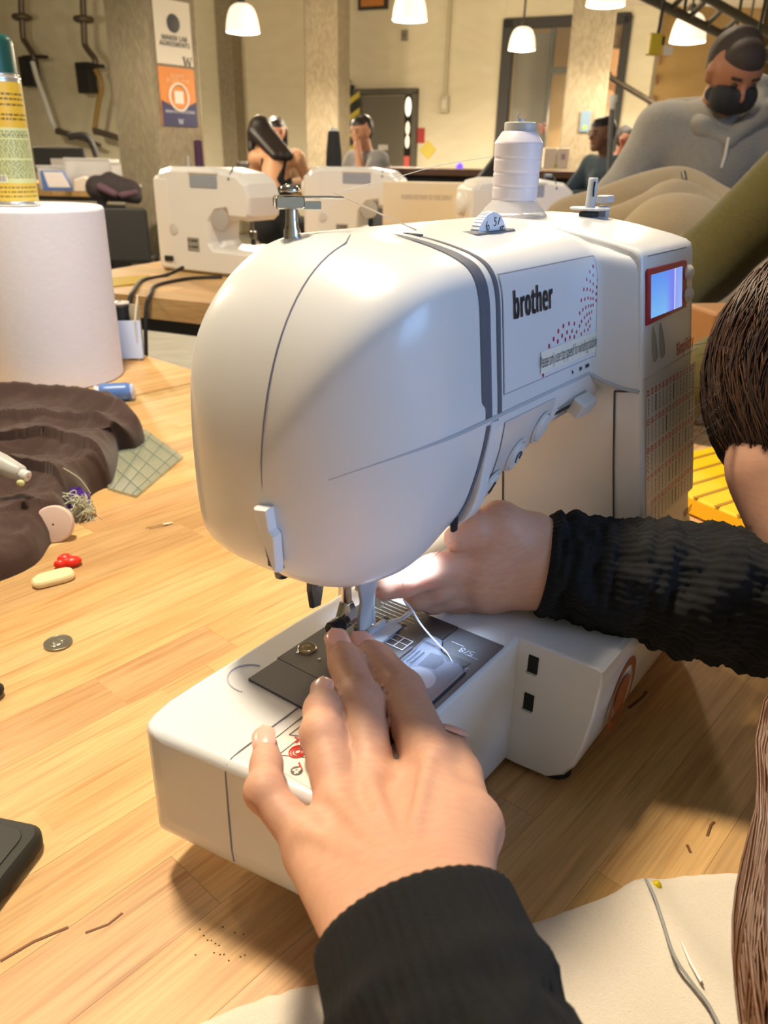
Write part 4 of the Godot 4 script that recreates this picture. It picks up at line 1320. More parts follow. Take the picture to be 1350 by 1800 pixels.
# ---------------------------------------------------------------- things on the worktop
func build_worktop_things() -> void:
	var white_thread := mat(rgb(238, 232, 238), 0.35, 0.0, {"rim_enabled": true, "rim": 0.4})
	# big spool on the machine
	var sp := thing("thread_spool", "large spool of shiny white thread standing on the big sewing machine", "spool", MT * Vector3(0.1720, 0.3108, -0.0160), 0.3)
	sp.scale = Vector3(0.80, 0.84, 0.80)
	part("net_cone", M.new().lathe([Vector2(0.0005, 0.0), Vector2(0.0270, 0.0), Vector2(0.0270, 0.0006), Vector2(0.0195, 0.0090), Vector2(0.0178, 0.0100), Vector2(0.0178, 0.0110)], 40), mat(Color(0.9, 0.9, 0.92, 0.35), 0.08, 0.0, {"transparency": BaseMaterial3D.TRANSPARENCY_ALPHA}), sp, T(), "clear plastic cone under the thread")
	var prof := [Vector2(0.001, 0.0102), Vector2(0.0165, 0.0102), Vector2(0.0172, 0.0110)]
	for k in 40:
		var t := k / 39.0
		prof.append(Vector2(0.0176 + 0.0008 * t + (0.00025 if k % 2 else 0.0) - (0.0005 if k in [9, 19, 29] else 0.0), lerpf(0.0118, 0.0495, t)))
	prof.append_array([Vector2(0.0182, 0.0510), Vector2(0.0135, 0.0575), Vector2(0.0122, 0.0580)])
	part("thread_winding", M.new().lathe(prof, 48), mat(rgb(226, 220, 230), 0.30, 0.0, {"clearcoat_enabled": true, "clearcoat": 0.3, "rim_enabled": true, "rim": 0.3}), sp)
	part("spool_rim", M.new().lathe([Vector2(0.0120, 0.0570), Vector2(0.0122, 0.0632), Vector2(0.0112, 0.0640), Vector2(0.0060, 0.0640), Vector2(0.0060, 0.0600)], 36), mat(rgb(190, 188, 186), 0.35), sp)
	part("spool_pin", M.new().tube([Vector3(0, 0.05, 0), Vector3(0, 0.0665, 0)], 0.0030, 12).tube([Vector3(-0.002, 0.0665, 0), Vector3(-0.0030, 0.0690, 0), Vector3(-0.0022, 0.0705, 0)], 0.0005, 6), mat(rgb(170, 178, 190), 0.3), sp)
	# threads
	var g := MT * Vector3(0.0045, 0.3277, -0.0250)
	var a := thing("thread", "taut white thread from the chrome guide down to the machine's top slot", "thread")
	part("strand", M.new().tube([g, (g + MT * Vector3(0.0280, 0.3118, 0.0085)) / 2 + Vector3(0, -0.0004, 0), MT * Vector3(0.0280, 0.3112, 0.0085)], 0.00042, 6), mat(rgb(226, 206, 176), 0.6), a)
	var a2 := thing("thread", "thin thread running from the chrome guide across to the white spool", "thread")
	part("strand", M.new().tube(spline([g, MT * Vector3(0.060, 0.3335, -0.030), MT * Vector3(0.110, 0.340, -0.032), MT * Vector3(0.158, 0.345, -0.026)], 6), 0.00022, 5), mat(rgb(216, 210, 196), 0.6), a2)
	var b := thing("thread", "loose bright white thread lying over the needle plate's right half", "thread")
	part("strand", M.new().tube(spline([MT * Vector3(0.0030, 0.1180, 0.0250), MT * Vector3(0.0045, 0.1130, 0.0300), MT * Vector3(0.0040, 0.1060, 0.0370), MT * Vector3(0.0030, 0.0995, 0.0480), MT * Vector3(0.0010, 0.0970, 0.0570), MT * Vector3(-0.0040, 0.0962, 0.0640)], 5), [0.0003, 0.0004, 0.0005, 0.0006, 0.0006, 0.0006, 0.0006, 0.0006, 0.0006, 0.0006, 0.0006, 0.0006, 0.0006, 0.0006, 0.0006, 0.0006, 0.0006, 0.0005, 0.0005, 0.0005, 0.0004, 0.0004, 0.0003, 0.0003, 0.0002, 0.0002], 6), mat(Color(0.95, 0.96, 1.0), 0.5), b)
	var b2 := thing("thread", "hair-thin thread running from the take-up blade to the needle", "thread")
	part("strand", M.new().tube([MT * Vector3(0.0075, 0.1640, 0.0540), MT * Vector3(-0.0010, 0.1280, 0.0250), MT * Vector3(-0.0080, 0.0985, 0.0065)], 0.00018, 5), mat(rgb(220, 220, 224), 0.5), b2)
	# white cylinder and spray can at the left edge
	var cy := Vector3(-0.5181, 0.0000, -1.1762)
	var ctr := cy + Vector3(-0.028, 0, -0.100)
	var cyl := thing("roll", "tall smooth white cylinder standing at the left edge of the table", "roll", ctr)
	part("roll_body", M.new().lathe([Vector2(0.001, 0.0), Vector2(0.101, 0.0), Vector2(0.104, 0.003), Vector2(0.104, 0.150), Vector2(0.104, 0.258), Vector2(0.1025, 0.2625), Vector2(0.099, 0.2640), Vector2(0.001, 0.2640)], 72), noisy(Color(0.93, 0.93, 0.95), Color(0.90, 0.90, 0.93), 0.1, 0.75, Vector3.ONE * 4), cyl)
	spray_can(ctr + Vector3(-0.015, 0.2640, 0.020))
	# blue spool lying on its side
	var bs := Vector3(-0.4067, 0.0000, -1.1413)
	var blue := thing("thread_spool", "small spool of blue thread lying on its side by the white cylinder", "spool", bs + Vector3(0, 0.0135, 0), 0.25)
	var lay := T(Vector3.ZERO, Vector3(0, 0, -PI / 2 - 0.0))
	part("core", M.new().lathe([Vector2(0.004, -0.029), Vector2(0.0110, -0.029), Vector2(0.0110, -0.029), Vector2(0.0085, -0.020), Vector2(0.0085, 0.021), Vector2(0.0120, 0.024), Vector2(0.0120, 0.024), Vector2(0.0110, 0.027), Vector2(0.0045, 0.028), Vector2(0.0045, 0.028), Vector2(0.0040, 0.020)], 28), mat(rgb(206, 208, 222), 0.4), blue, lay)
	part("thread_winding", M.new().lathe([Vector2(0.009, -0.022), Vector2(0.0128, -0.021), Vector2(0.0134, -0.012), Vector2(0.0130, -0.006), Vector2(0.0134, 0.000), Vector2(0.0130, 0.008), Vector2(0.0134, 0.014), Vector2(0.0125, 0.021), Vector2(0.0095, 0.0225)], 28), mat(rgb(88, 128, 196), 0.35, 0.0, {"rim_enabled": true, "rim": 0.4}), blue, lay)
	# chalk, clip, coin, phone
	var ch := thing("tailors_chalk", "rounded cream piece of tailor's chalk on the wood beside the red clip", "chalk", Vector3(-0.2882, 0.0000, -0.5973), 0.62)
	part("chalk_body", M.new().prism([Vector2(-0.018, -0.004), Vector2(-0.016, -0.0085), Vector2(-0.010, -0.0105), Vector2(0.010, -0.0105), Vector2(0.0165, -0.0080), Vector2(0.0185, -0.002), Vector2(0.0180, 0.0060), Vector2(0.0140, 0.0095), Vector2(0.0040, 0.0105), Vector2(-0.010, 0.0095), Vector2(-0.0165, 0.0040)], 0.0060, T(Vector3.ZERO, Vector3(-PI / 2, 0, 0)), 0.0018, true), noisy(rgb(244, 226, 178), rgb(234, 214, 164), 0.1, 0.8, Vector3.ONE * 20), ch)
	var cl := thing("clip", "small bright red heart-shaped plastic piece beside the cream chalk", "clip", Vector3(-0.2863, 0.0000, -0.6266), 0.5)
	part("clip_body", M.new().ball(Vector3(0.0085, 0.0045, 0.0065), Vector3(0.004, 0.0042, 0.003), 16).ball(Vector3(0.0070, 0.0045, 0.0060), Vector3(-0.001, 0.0044, -0.0050), 16).ball(Vector3(0.0060, 0.0042, 0.0050), Vector3(-0.006, 0.0040, 0.003), 16), mat(rgb(232, 44, 20), 0.35), cl)
	var co := thing("coin", "silver coin lying on the bare wood", "coin", Vector3(-0.2467, -0.0000, -0.5015) + Vector3(0, 0.0001, 0), 0.4)
	var coin := mat(rgb(150, 146, 132), 0.35, 0.9)
	part("coin_disc", M.new().lathe([Vector2(0.0001, 0.0014), Vector2(0.0095, 0.0014), Vector2(0.0097, 0.0017), Vector2(0.0104, 0.0017), Vector2(0.0106, 0.0014), Vector2(0.0106, 0.0002), Vector2(0.0104, 0), Vector2(0.0001, 0)], 40), coin, co)
	var rel := M.new()
	rel.ball(Vector3(0.0040, 0.0008, 0.0048), Vector3(0, 0.0014, 0), 14).ball(Vector3(0.0022, 0.0008, 0.0028), Vector3(0.0028, 0.0014, -0.002), 12).ball(Vector3(0.0026, 0.0006, 0.0016), Vector3(-0.003, 0.0014, 0.004), 12)
	part("coin_relief", rel, mat(rgb(170, 166, 152), 0.3, 0.9), co)
	var ph := thing("phone", "corner of a black phone in a thick black case at the left edge", "phone", Vector3(-0.1828, 0.0000, -0.3183) + Vector3(0.005, 0, 0.003), deg_to_rad(0))
	var d1 := (Vector3(-0.1893, 0.0000, -0.2774) - Vector3(-0.1824, 0.0000, -0.3097)).normalized()
	var px := -d1
	var rot := Transform3D(Basis(px, Vector3.UP, px.cross(Vector3.UP)), Vector3.ZERO)
	var body := M.new()
	body.prism(round_corner(0.150, 0.076, 0.011), 0.0115, T(Vector3(0, 0, 0), Vector3(-PI / 2, 0, 0)), 0.0030, true)
	part("phone_case", body, mat(rgb(38, 38, 34), 0.7), ph, rot)
	part("phone_back", M.new().prism(round_corner(0.136, 0.060, 0.008), 0.0008, T(Vector3(-0.007, 0.0113, -0.008), Vector3(-PI / 2, 0, 0)), 0.0003), mat(rgb(22, 22, 22), 0.45), ph, rot)
	part("port_holes", M.new().box(Vector3(0.012, 0.003, 0.001), Vector3(-0.055, 0.005, 0.0), 0.0004), mat(rgb(8, 8, 8), 0.9), ph, rot)
	var dk := thing("knob", "tip of a small black object cut by the left edge near the coin", "tool", Vector3(-0.2650, 0.0000, -0.4373))
	part("knob_body", M.new().ball(Vector3(0.0062, 0.005, 0.007), Vector3(0, 0.005, 0), 14), mat(rgb(30, 28, 26), 0.6), dk)
	var pn := thing("pin", "straight pin with a pearly head lying on the wood", "pin")
	part("pin_shaft", M.new().tube([Vector3(-0.2377, 0.0008, -0.7049), Vector3(-0.2159, 0.0010, -0.7175)], 0.0004, 5), mat(rgb(150, 130, 90), 0.3, 0.8), pn)
	part("pin_head", M.new().tube([Vector3(-0.2221, 0.0012, -0.7128), Vector3(-0.2141, 0.0012, -0.7172)], 0.0011, 8), mat(rgb(250, 240, 220), 0.3), pn)
	# ruler under the brown cloth
	var q := [Vector3(-0.3064, 0.0000, -0.7994), Vector3(-0.2689, 0.0000, -0.7792), Vector3(-0.2481, 0.0000, -0.9030), Vector3(-0.3234, 0.0000, -1.0026), Vector3(-0.3702, 0.0000, -0.9282)]
	var rl := thing("quilting_ruler", "see-through greenish quilting ruler with grid lines under the brown garment", "ruler")
	var poly := []
	for p in q:
		poly.append(Vector2(p.x, -p.z))
	part("ruler_sheet", M.new().prism(poly, 0.003, T(Vector3(0, 0.0005, 0), Vector3(-PI / 2, 0, 0)), 0.0004), mat(Color(0.74, 0.78, 0.70, 0.42), 0.15, 0.0, {"transparency": BaseMaterial3D.TRANSPARENCY_ALPHA}), rl)
	for k in 5:
		var t := k / 5.0 + 0.1
		part("ruler_line", M.new().tube([q[1].lerp(q[2], t) + Vector3(0, 0.0036, 0), q[1].lerp(q[2], t) + (q[3] - q[2]) * 0.96 + Vector3(0, 0.0036, 0)], 0.0005, 4), mat(rgb(96, 112, 104), 0.6), rl)
	for k in 3:
		var t := k / 3.0 + 0.15
		part("ruler_line", M.new().tube([q[1].lerp(q[0], t) + Vector3(0, 0.0036, 0), q[2].lerp(q[3], t) + Vector3(0, 0.0036, 0)], 0.0005, 4), mat(rgb(96, 112, 104), 0.6), rl)
	brown_garment()
	felt_and_pins()
	caddy()

func round_corner(w: float, h: float, r: float) -> Array:      # rectangle from (0,0) towards -x and +y with rounded corners
	var out := []
	for c in [[-r, r, -PI / 2], [-r, h - r, 0.0], [-w + r, h - r, PI / 2], [-w + r, r, PI]]:
		for k in 7:
			var a: float = c[2] + PI / 2 * k / 6
			out.append(Vector2(c[0] + cos(a) * r, c[1] + sin(a) * r))
	return out

func spray_can(at: Vector3) -> void:
	var o := thing("spray_can", "yellow-labelled spray can with a dark green cap on the white cylinder", "spray can", at, 0.0)
	part("can_body", M.new().lathe([Vector2(0.001, 0.0), Vector2(0.0325, 0.0), Vector2(0.0345, 0.002), Vector2(0.0345, 0.005), Vector2(0.0330, 0.0068), Vector2(0.0330, 0.0068), Vector2(0.0330, 0.166), Vector2(0.0330, 0.166), Vector2(0.0335, 0.1690), Vector2(0.0315, 0.1720), Vector2(0.0280, 0.1730)], 48), mat(rgb(208, 208, 204), 0.25, 0.7), o)
	var im := Image.create(512, 512, false, Image.FORMAT_RGB8)
	im.fill(Color8(206, 214, 158))
	im.fill_rect(Rect2i(0, 0, 512, 190), Color8(214, 180, 60))
	im.fill_rect(Rect2i(0, 430, 512, 82), Color8(218, 190, 84))
	im.fill_rect(Rect2i(380, 0, 132, 512), Color8(74, 104, 66))
	var rng := RandomNumberGenerator.new()
	rng.seed = 8
	var put := func(y: int, h: int, c: Color):
		var x := 40
		while x < 355:
			var w := rng.randi_range(6, 26)
			im.fill_rect(Rect2i(x, y, mini(w, 358 - x), h), c)
			x += w + 5
	for y in [46, 66, 90, 132, 150]:
		put.call(y, 9, Color8(120, 96, 30))
	for k in 24:
		put.call(204 + k * 8 + (6 if k > 3 else 0) + (10 if k > 13 else 0), 5, Color8(132, 140, 100) if k != 2 else Color8(70, 80, 60))
	for k in 3:
		put.call(446 + k * 20, 8, Color8(150, 120, 50))
	im.fill_rect(Rect2i(60, 396, 140, 30), Color8(226, 228, 208))
	for k in 26:
		im.fill_rect(Rect2i(66 + k * 5, 398, 1 + k % 3, 25), Color8(70, 60, 70))
	var p := PackedVector3Array()
	for r in 2:
		for k in 49:
			var ang := PI * 0.98 - TAU * k / 48 * 0.72
			p.append(Vector3(cos(ang) * 0.0333, 0.163 - r * 0.155, sin(ang) * 0.0333))
	part("label", M.new().grid(p, 49), mat(Color.WHITE, 0.4, 0.0, {"albedo_texture": tex(im)}), o)
	part("cap", M.new().lathe([Vector2(0.0300, 0.1725), Vector2(0.0300, 0.1740), Vector2(0.0298, 0.2130), Vector2(0.0285, 0.2185), Vector2(0.0250, 0.2215), Vector2(0.0001, 0.2225)], 40), mat(rgb(18, 70, 66), 0.35), o)
	part("rim", M.new().tube(ring_path(Vector3(0, 0.1722, 0), Vector3(0.0310, 0, 0), Vector3(0, 0, 0.0310), 40), 0.0016, 8, false), mat(rgb(220, 220, 216), 0.2, 0.9), o)

func fold(pts: Array, r0: float, r1: float) -> Array:   # a chain of bones through points
	var out := []
	var s := spline(pts, 4)
	for i in s.size() - 1:
		var t := float(i) / (s.size() - 1)
		var t2 := float(i + 1) / (s.size() - 1)
		out.append([s[i], s[i + 1], lerpf(r0, r1, t), lerpf(r0, r1, t2)])
	return out

# cloth heaped on a table: rim round a middle, with sharp-backed folds [path, height, width before, width behind]
func draped(rim: Array, mid: Vector3, folds: Array, base: float, edge: float, seed_: int) -> M:
	var no := FastNoiseLite.new()
	no.seed = seed_
	no.frequency = 22.0
	var ring := spline(rim + [rim[0]], 12)
	var paths := []
	for f in folds:
		paths.append(spline(f[0], 9))
	var p := PackedVector3Array()
	var rows := 90
	for r in rows + 1:
		var s := 1.0 - pow(1.0 - float(r) / rows, 1.0)
		for k in ring.size():
			var q: Vector3 = mid.lerp(ring[k], s)
			var d: float = (1.0 - s) * mid.distance_to(ring[k])
			var e := 1.0 - pow(1.0 - minf(d / edge, 1.0), 2.0)
			var h := base
			for i in folds.size():
				var best := 9.0
				var side := 0.0
				var near := 9.0
				for c in folds[i][0]:
					near = minf(near, q.distance_to(c))
				if near > 0.14:
					continue
				for j in paths[i].size() - 1:
					var a: Vector3 = paths[i][j]
					var b: Vector3 = paths[i][j + 1]
					var t := clampf((q - a).dot(b - a) / (b - a).length_squared(), 0, 1)
					var c := a.lerp(b, t)
					var l := Vector2(q.x - c.x, q.z - c.z).length()
					if l < best:
						best = l
						side = (b - a).cross(q - a).y
				var w: float = folds[i][2] if side < 0 else folds[i][3]
				h = maxf(h, base + folds[i][1] * exp(-sqrt(best * best + 0.00009) / w * 1.15 + 0.1)) if i > 0 else h + folds[i][1] * exp(-best / w)
			h += no.get_noise_2d(q.x * 0.45, q.z * 0.45) * 0.012 + no.get_noise_2d(q.x * 1.6, q.z * 1.6 + 5.0) * 0.0012
			p.append(Vector3(q.x, 0.0006 + maxf(h, 0.004) * sqrt(maxf(e, 0.0)), q.z))
	return M.new().grid(p, ring.size(), true)

func brown_garment() -> void:
	var o := thing("garment", "crumpled dark brown fleece garment heaped at the left of the table", "garment")
	var rim := [Vector3(-0.7206, 0.0000, -1.0078), Vector3(-0.6618, 0.0000, -1.0993), Vector3(-0.5732, 0.0000, -1.1231), Vector3(-0.5075, 0.0000, -1.1279), Vector3(-0.4407, -0.0000, -1.1066), Vector3(-0.3788, 0.0000, -1.0564), Vector3(-0.3368, 0.0000, -1.0090), Vector3(-0.3111, 0.0000, -0.9621), Vector3(-0.3127, 0.0000, -0.9276), Vector3(-0.3305, 0.0000, -0.9203), Vector3(-0.3209, 0.0000, -0.8812), Vector3(-0.3066, 0.0000, -0.8158), Vector3(-0.3136, 0.0000, -0.8022), Vector3(-0.3195, 0.0000, -0.7828), Vector3(-0.3161, 0.0000, -0.7556), Vector3(-0.3212, 0.0000, -0.7337), Vector3(-0.3123, 0.0000, -0.7003), Vector3(-0.3172, 0.0000, -0.6810), Vector3(-0.3173, 0.0000, -0.6604), Vector3(-0.3147, 0.0000, -0.6342), Vector3(-0.3194, 0.0000, -0.6145), Vector3(-0.3332, 0.0000, -0.5944), Vector3(-0.3586, 0.0000, -0.5663), Vector3(-0.4725, 0.0000, -0.6110), Vector3(-0.6539, 0.0000, -0.8001)]
	var mid := Vector3(-0.4757, 0.0000, -0.8099)
	var folds := [
		[[Vector3(-0.6056, 0.0000, -1.0230), Vector3(-0.5071, -0.0000, -1.0476), Vector3(-0.4327, 0.0000, -1.0398), Vector3(-0.3646, 0.0000, -1.0000), Vector3(-0.3171, 0.0000, -0.9573)], 0.030, 0.024, 0.050],
		[[Vector3(-0.5506, 0.0000, -0.9172), Vector3(-0.4557, 0.0000, -0.9618), Vector3(-0.3831, 0.0000, -0.9444), Vector3(-0.3321, 0.0000, -0.9100)], 0.026, 0.015, 0.042],
		[[Vector3(-0.4695, 0.0000, -0.8103), Vector3(-0.4211, 0.0000, -0.8622), Vector3(-0.3796, 0.0000, -0.8591), Vector3(-0.3346, 0.0000, -0.8262), Vector3(-0.3058, 0.0000, -0.8092)], 0.034, 0.016, 0.048],
		[[Vector3(-0.4192, 0.0000, -0.7083), Vector3(-0.3958, 0.0000, -0.7589), Vector3(-0.3603, 0.0000, -0.7607), Vector3(-0.3258, 0.0000, -0.7335)], 0.036, 0.017, 0.048],
		[[Vector3(-0.3733, 0.0000, -0.6153), Vector3(-0.3633, 0.0000, -0.6606), Vector3(-0.3389, 0.0000, -0.6800), Vector3(-0.3193, 0.0000, -0.6935)], 0.022, 0.020, 0.036],
		[[Vector3(-0.4003, 0.0000, -0.9929), Vector3(-0.3425, 0.0000, -0.9094), Vector3(-0.3091, 0.0000, -0.8276)], 0.012, 0.008, 0.014],
		[[Vector3(-0.3682, 0.0000, -0.6051), Vector3(-0.3430, 0.0000, -0.6274), Vector3(-0.3322, 0.0000, -0.6446)], 0.010, 0.012, 0.012]]
	part("cloth", draped(rim, mid, folds, 0.020, 0.022, 5), noisy(rgb(74, 54, 48), rgb(62, 44, 39), 0.2, 0.95, Vector3.ONE * 8, {"rim_enabled": true, "rim": 0.25}), o)
	var seam := mat(rgb(58, 40, 36), 0.95)
	# things caught in it
	var s := thing("thread_spool", "small cone of silvery thread lying on the brown garment", "spool", Vector3(-0.3597, 0.0660, -0.6962), -0.35)
	s.scale = Vector3.ONE * 0.82
	var lay := T(Vector3.ZERO, Vector3(0, 0, -PI / 2 - 0.25))
	part("thread_winding", M.new().lathe([Vector2(0.003, -0.030), Vector2(0.0135, -0.029), Vector2(0.0130, -0.010), Vector2(0.0110, 0.006), Vector2(0.0095, 0.018), Vector2(0.005, 0.020)], 24), mat(rgb(186, 188, 186), 0.4, 0.0, {"rim_enabled": true, "rim": 0.4}), s, lay)
	part("core", M.new().lathe([Vector2(0.001, 0.016), Vector2(0.0062, 0.017), Vector2(0.0066, 0.028), Vector2(0.0050, 0.029), Vector2(0.001, 0.029)], 20), mat(rgb(214, 216, 220), 0.3), s, lay)
	var bd := thing("bead", "tiny pale green bead on the brown garment below the silvery spool", "bead", Vector3(-0.3413, 0.0580, -0.6781))
	part("bead_body", M.new().ball(Vector3(0.004, 0.0032, 0.003), Vector3.ZERO, 12), mat(rgb(216, 220, 160), 0.4), bd)
	var bo := thing("bobbin", "purple bobbin wound with pale green thread beside the brown garment", "bobbin", Vector3(-0.3146, 0.0000, -0.7383) + Vector3(0, 0.012, 0), 0.4)
	var tip := T(Vector3.ZERO, Vector3(0.5, 0, 0.5))
	part("bobbin_flange", M.new().lathe([Vector2(0.002, 0.011), Vector2(0.0125, 0.011), Vector2(0.0130, 0.0102), Vector2(0.0125, 0.0094), Vector2(0.002, 0.0094)], 28), mat(rgb(74, 40, 132), 0.3), bo, tip)
	part("bobbin_flange", M.new().lathe([Vector2(0.002, -0.001), Vector2(0.0125, -0.001), Vector2(0.0130, 0.0), Vector2(0.0125, 0.001), Vector2(0.002, 0.001)], 28), mat(rgb(74, 40, 132), 0.3), bo, tip)
	part("thread_winding", M.new().lathe([Vector2(0.0108, 0.001), Vector2(0.0112, 0.005), Vector2(0.0108, 0.0094)], 24), mat(rgb(206, 208, 184), 0.7), bo, tip)
	var rng := RandomNumberGenerator.new()
	rng.seed = 31
	var tg := M.new()
	for k in 46:
		var pts := []
		var c := Vector3(rng.randf_range(-0.008, 0.008), rng.randf_range(-0.008, 0.010), rng.randf_range(0.002, 0.018))
		for j in 5:
			pts.append(c + Vector3(rng.randf_range(-0.008, 0.008), rng.randf_range(-0.011, 0.008), rng.randf_range(-0.004, 0.010)))
			pts[j].y = maxf(pts[j].y, -0.0115)
		tg.tube(spline(pts, 5), 0.00062, 4)
	for k in 7:
		tg.tube(spline([Vector3(0.004 * k - 0.012, -0.004, 0.008), Vector3(0.005 * k - 0.014, -0.010, 0.016), Vector3(0.006 * k - 0.016, -0.0118, 0.024 + 0.003 * (k % 3))], 5), 0.00035, 4)
	tg.tube(spline([Vector3(0.012, 0.010, 0.004), Vector3(0.004, 0.026, 0.0), Vector3(-0.010, 0.038, -0.004)], 5), 0.0006, 4)
	part("thread_tangle", tg, mat(rgb(216, 218, 196), 0.8), bo).set_meta("kind", "stuff")
	var tp := thing("foam_disc", "pale pinkish-white disc poking out from under the brown garment", "disc", Vector3(-0.3127, 0.0000, -0.6751) + Vector3(-0.004, 0.0155, -0.004), 0.5)
	part("disc_body", M.new().lathe([Vector2(0.001, 0.005), Vector2(0.0165, 0.005), Vector2(0.0180, 0.0035), Vector2(0.0180, -0.0035), Vector2(0.0165, -0.005), Vector2(0.001, -0.005)], 36), mat(rgb(226, 202, 190), 0.7), tp, T(Vector3.ZERO, Vector3(1.2, 0, 0.3)))

func felt_and_pins() -> void:
	# off-white felt in the near right corner, its far edge traced on the worktop
	var o := thing("felt_cloth", "piece of off-white felt lying at the near right of the worktop", "fabric")
	var edge := [Vector3(-0.0796, 0.0000, -0.2135), Vector3(-0.0474, 0.0000, -0.2274), Vector3(-0.0175, 0.0000, -0.2357), Vector3(0.0272, 0.0000, -0.2486), Vector3(0.0711, 0.0000, -0.2650), Vector3(0.1032, 0.0000, -0.2779), Vector3(0.1320, 0.0000, -0.2886), Vector3(0.1610, 0.0000, -0.2963), Vector3(0.1923, 0.0000, -0.2996), Vector3(0.2158, 0.0000, -0.2984), Vector3(0.2501, 0.0000, -0.2950)]
	var p := PackedVector3Array()
	var e := spline(edge, 6)
	var rows := 26
	var no := FastNoiseLite.new()
	no.seed = 12
	no.frequency = 9.0
	for r in rows + 2:
		for k in e.size():
			var t := maxf(0.0, float(r - 1)) / rows
			var q: Vector3 = e[k] + Vector3(0.02, 0, 0.13) * t
			q += Vector3(no.get_noise_2d(q.x * 20, r * 0.5), 0, no.get_noise_2d(q.x * 20 + 9, r)) * 0.0012 * (1.0 - t)
			var h := 0.0022 + 0.0022 * (0.5 + no.get_noise_2d(q.x, q.z)) + 0.006 * exp(-pow((q.x - 0.135 - 0.35 * (q.z + 0.29)) / 0.012, 2.0))
			p.append(Vector3(q.x, 0.0004 if r == 0 else h, q.z))
	part("felt_sheet", M.new().grid(p, e.size()), noisy(rgb(236, 226, 208), rgb(226, 214, 194), 0.3, 0.95, Vector3.ONE * 12, {"rim_enabled": true, "rim": 0.3}, 0.05), o)
	var s := thing("thread", "grey-blue strand lying across the off-white felt near the yellow pin", "thread")
	var path := [Vector3(0.1383, 0.0090, -0.2899), Vector3(0.1383, 0.0120, -0.2772), Vector3(0.1385, 0.0110, -0.2637), Vector3(0.1382, 0.0110, -0.2459), Vector3(0.1426, 0.0090, -0.2351), Vector3(0.1465, 0.0090, -0.2248), Vector3(0.1481, 0.0090, -0.2126)]
	part("strand", M.new().tube(spline(path, 6), 0.0008, 6, true, Transform3D(), 0.6), mat(rgb(160, 162, 160), 0.9), s)
	var y := thing("pin", "straight pin with a small yellow ball head at the felt's far edge", "pin")
	part("pin_head", M.new().ball(Vector3.ONE * 0.0027, Vector3(0.1439, 0.0060, -0.2884), 14), mat(rgb(222, 200, 16), 0.3), y)
	part("pin_shaft", M.new().tube([Vector3(0.1430, 0.0060, -0.2873), Vector3(0.1337, 0.0052, -0.2770)], 0.0003, 5), mat(rgb(180, 180, 180), 0.2, 0.9), y)
	var n := thing("needle", "shiny steel needle gleaming on the off-white felt", "needle")
	part("needle_shaft", M.new().tube([Vector3(0.1448, 0.0090, -0.2545), Vector3(0.1454, 0.0090, -0.2453), Vector3(0.1472, 0.0090, -0.2349)], [0.0004, 0.0008, 0.0007], 8), mat(Color(1, 0.99, 0.97), 0.22, 0.0, {"clearcoat_enabled": true}), n)
	part("needle_eye", M.new().tube([Vector3(0.1472, 0.0090, -0.2349), Vector3(0.1475, 0.0090, -0.2336)], 0.0004, 6), mat(rgb(90, 70, 50), 0.4, 0.6), n)

func caddy() -> void:
	# little clear organiser with a blue-white card in front
	var at := Vector3(-0.4872, 0.0000, -1.3805)
	var o := thing("desk_caddy", "clear acrylic caddy with a pale blue card beside the white cylinder", "caddy", at + Vector3(0.005, 0, -0.03), 0.15)
	part("card", M.new().box(Vector3(0.095, 0.066, 0.003), Vector3(-0.005, 0.034, 0.030), 0.0008, T(Vector3.ZERO, Vector3(-0.12, 0, 0))), mat(rgb(196, 210, 236), 0.6), o)
	part("acrylic_side", M.new().prism([Vector2(0, 0), Vector2(0.058, 0), Vector2(0.058, 0.070), Vector2(0.0, 0.106)], 0.003, T(Vector3(0.036, 0.001, -0.030), Vector3(0, -PI / 2, 0)), 0.0006), mat(Color(0.88, 0.84, 0.76, 0.6), 0.15, 0.0, {"transparency": BaseMaterial3D.TRANSPARENCY_ALPHA}), o)
	part("acrylic_back", M.new().box(Vector3(0.09, 0.09, 0.003), Vector3(-0.01, 0.045, -0.030), 0.0006), mat(Color(0.88, 0.84, 0.76, 0.5), 0.15, 0.0, {"transparency": BaseMaterial3D.TRANSPARENCY_ALPHA}), o)
	part("black_spool", M.new().lathe([Vector2(0.001, 0.001), Vector2(0.016, 0.001), Vector2(0.016, 0.003), Vector2(0.0145, 0.004), Vector2(0.0145, 0.088), Vector2(0.016, 0.089), Vector2(0.016, 0.093), Vector2(0.006, 0.094), Vector2(0.001, 0.094)], 24, T(Vector3(0.006, 0, -0.006))), mat(rgb(26, 26, 28), 0.5), o)
	part("spool_top", M.new().lathe([Vector2(0.004, 0.094), Vector2(0.0165, 0.094), Vector2(0.0165, 0.098), Vector2(0.004, 0.099)], 24, T(Vector3(0.006, 0, -0.006))), mat(rgb(206, 200, 190), 0.3), o)

# ---------------------------------------------------------------- the person sewing
func hose(path: Array, rf: Callable, seg: int, flat := 1.0, up := Vector3.UP) -> M:     # tube whose radius is asked point by point
	var p := PackedVector3Array()
	var side := Vector3.ZERO
	for i in path.size():
		var d: Vector3 = (path[mini(i + 1, path.size() - 1)] - path[maxi(i - 1, 0)]).normalized()
		if side == Vector3.ZERO:
			side = d.cross(up).normalized()
		side = (side - d * side.dot(d)).normalized()
		var w := d.cross(side)
		for k in seg + 1:
			var a := TAU * (k % seg) / seg
			var r: float = rf.call(float(i) / (path.size() - 1), a)
			p.append(path[i] + side * cos(a) * r + w * sin(a) * r * flat)
	return M.new().grid(p, seg + 1, true)

func finger(j: Array, r: Array, blend := 0.0035) -> Array:
	var out := []
	for i in j.size() - 1:
		out.append([j[i], j[i + 1], r[i], r[i + 1], blend])
	return out

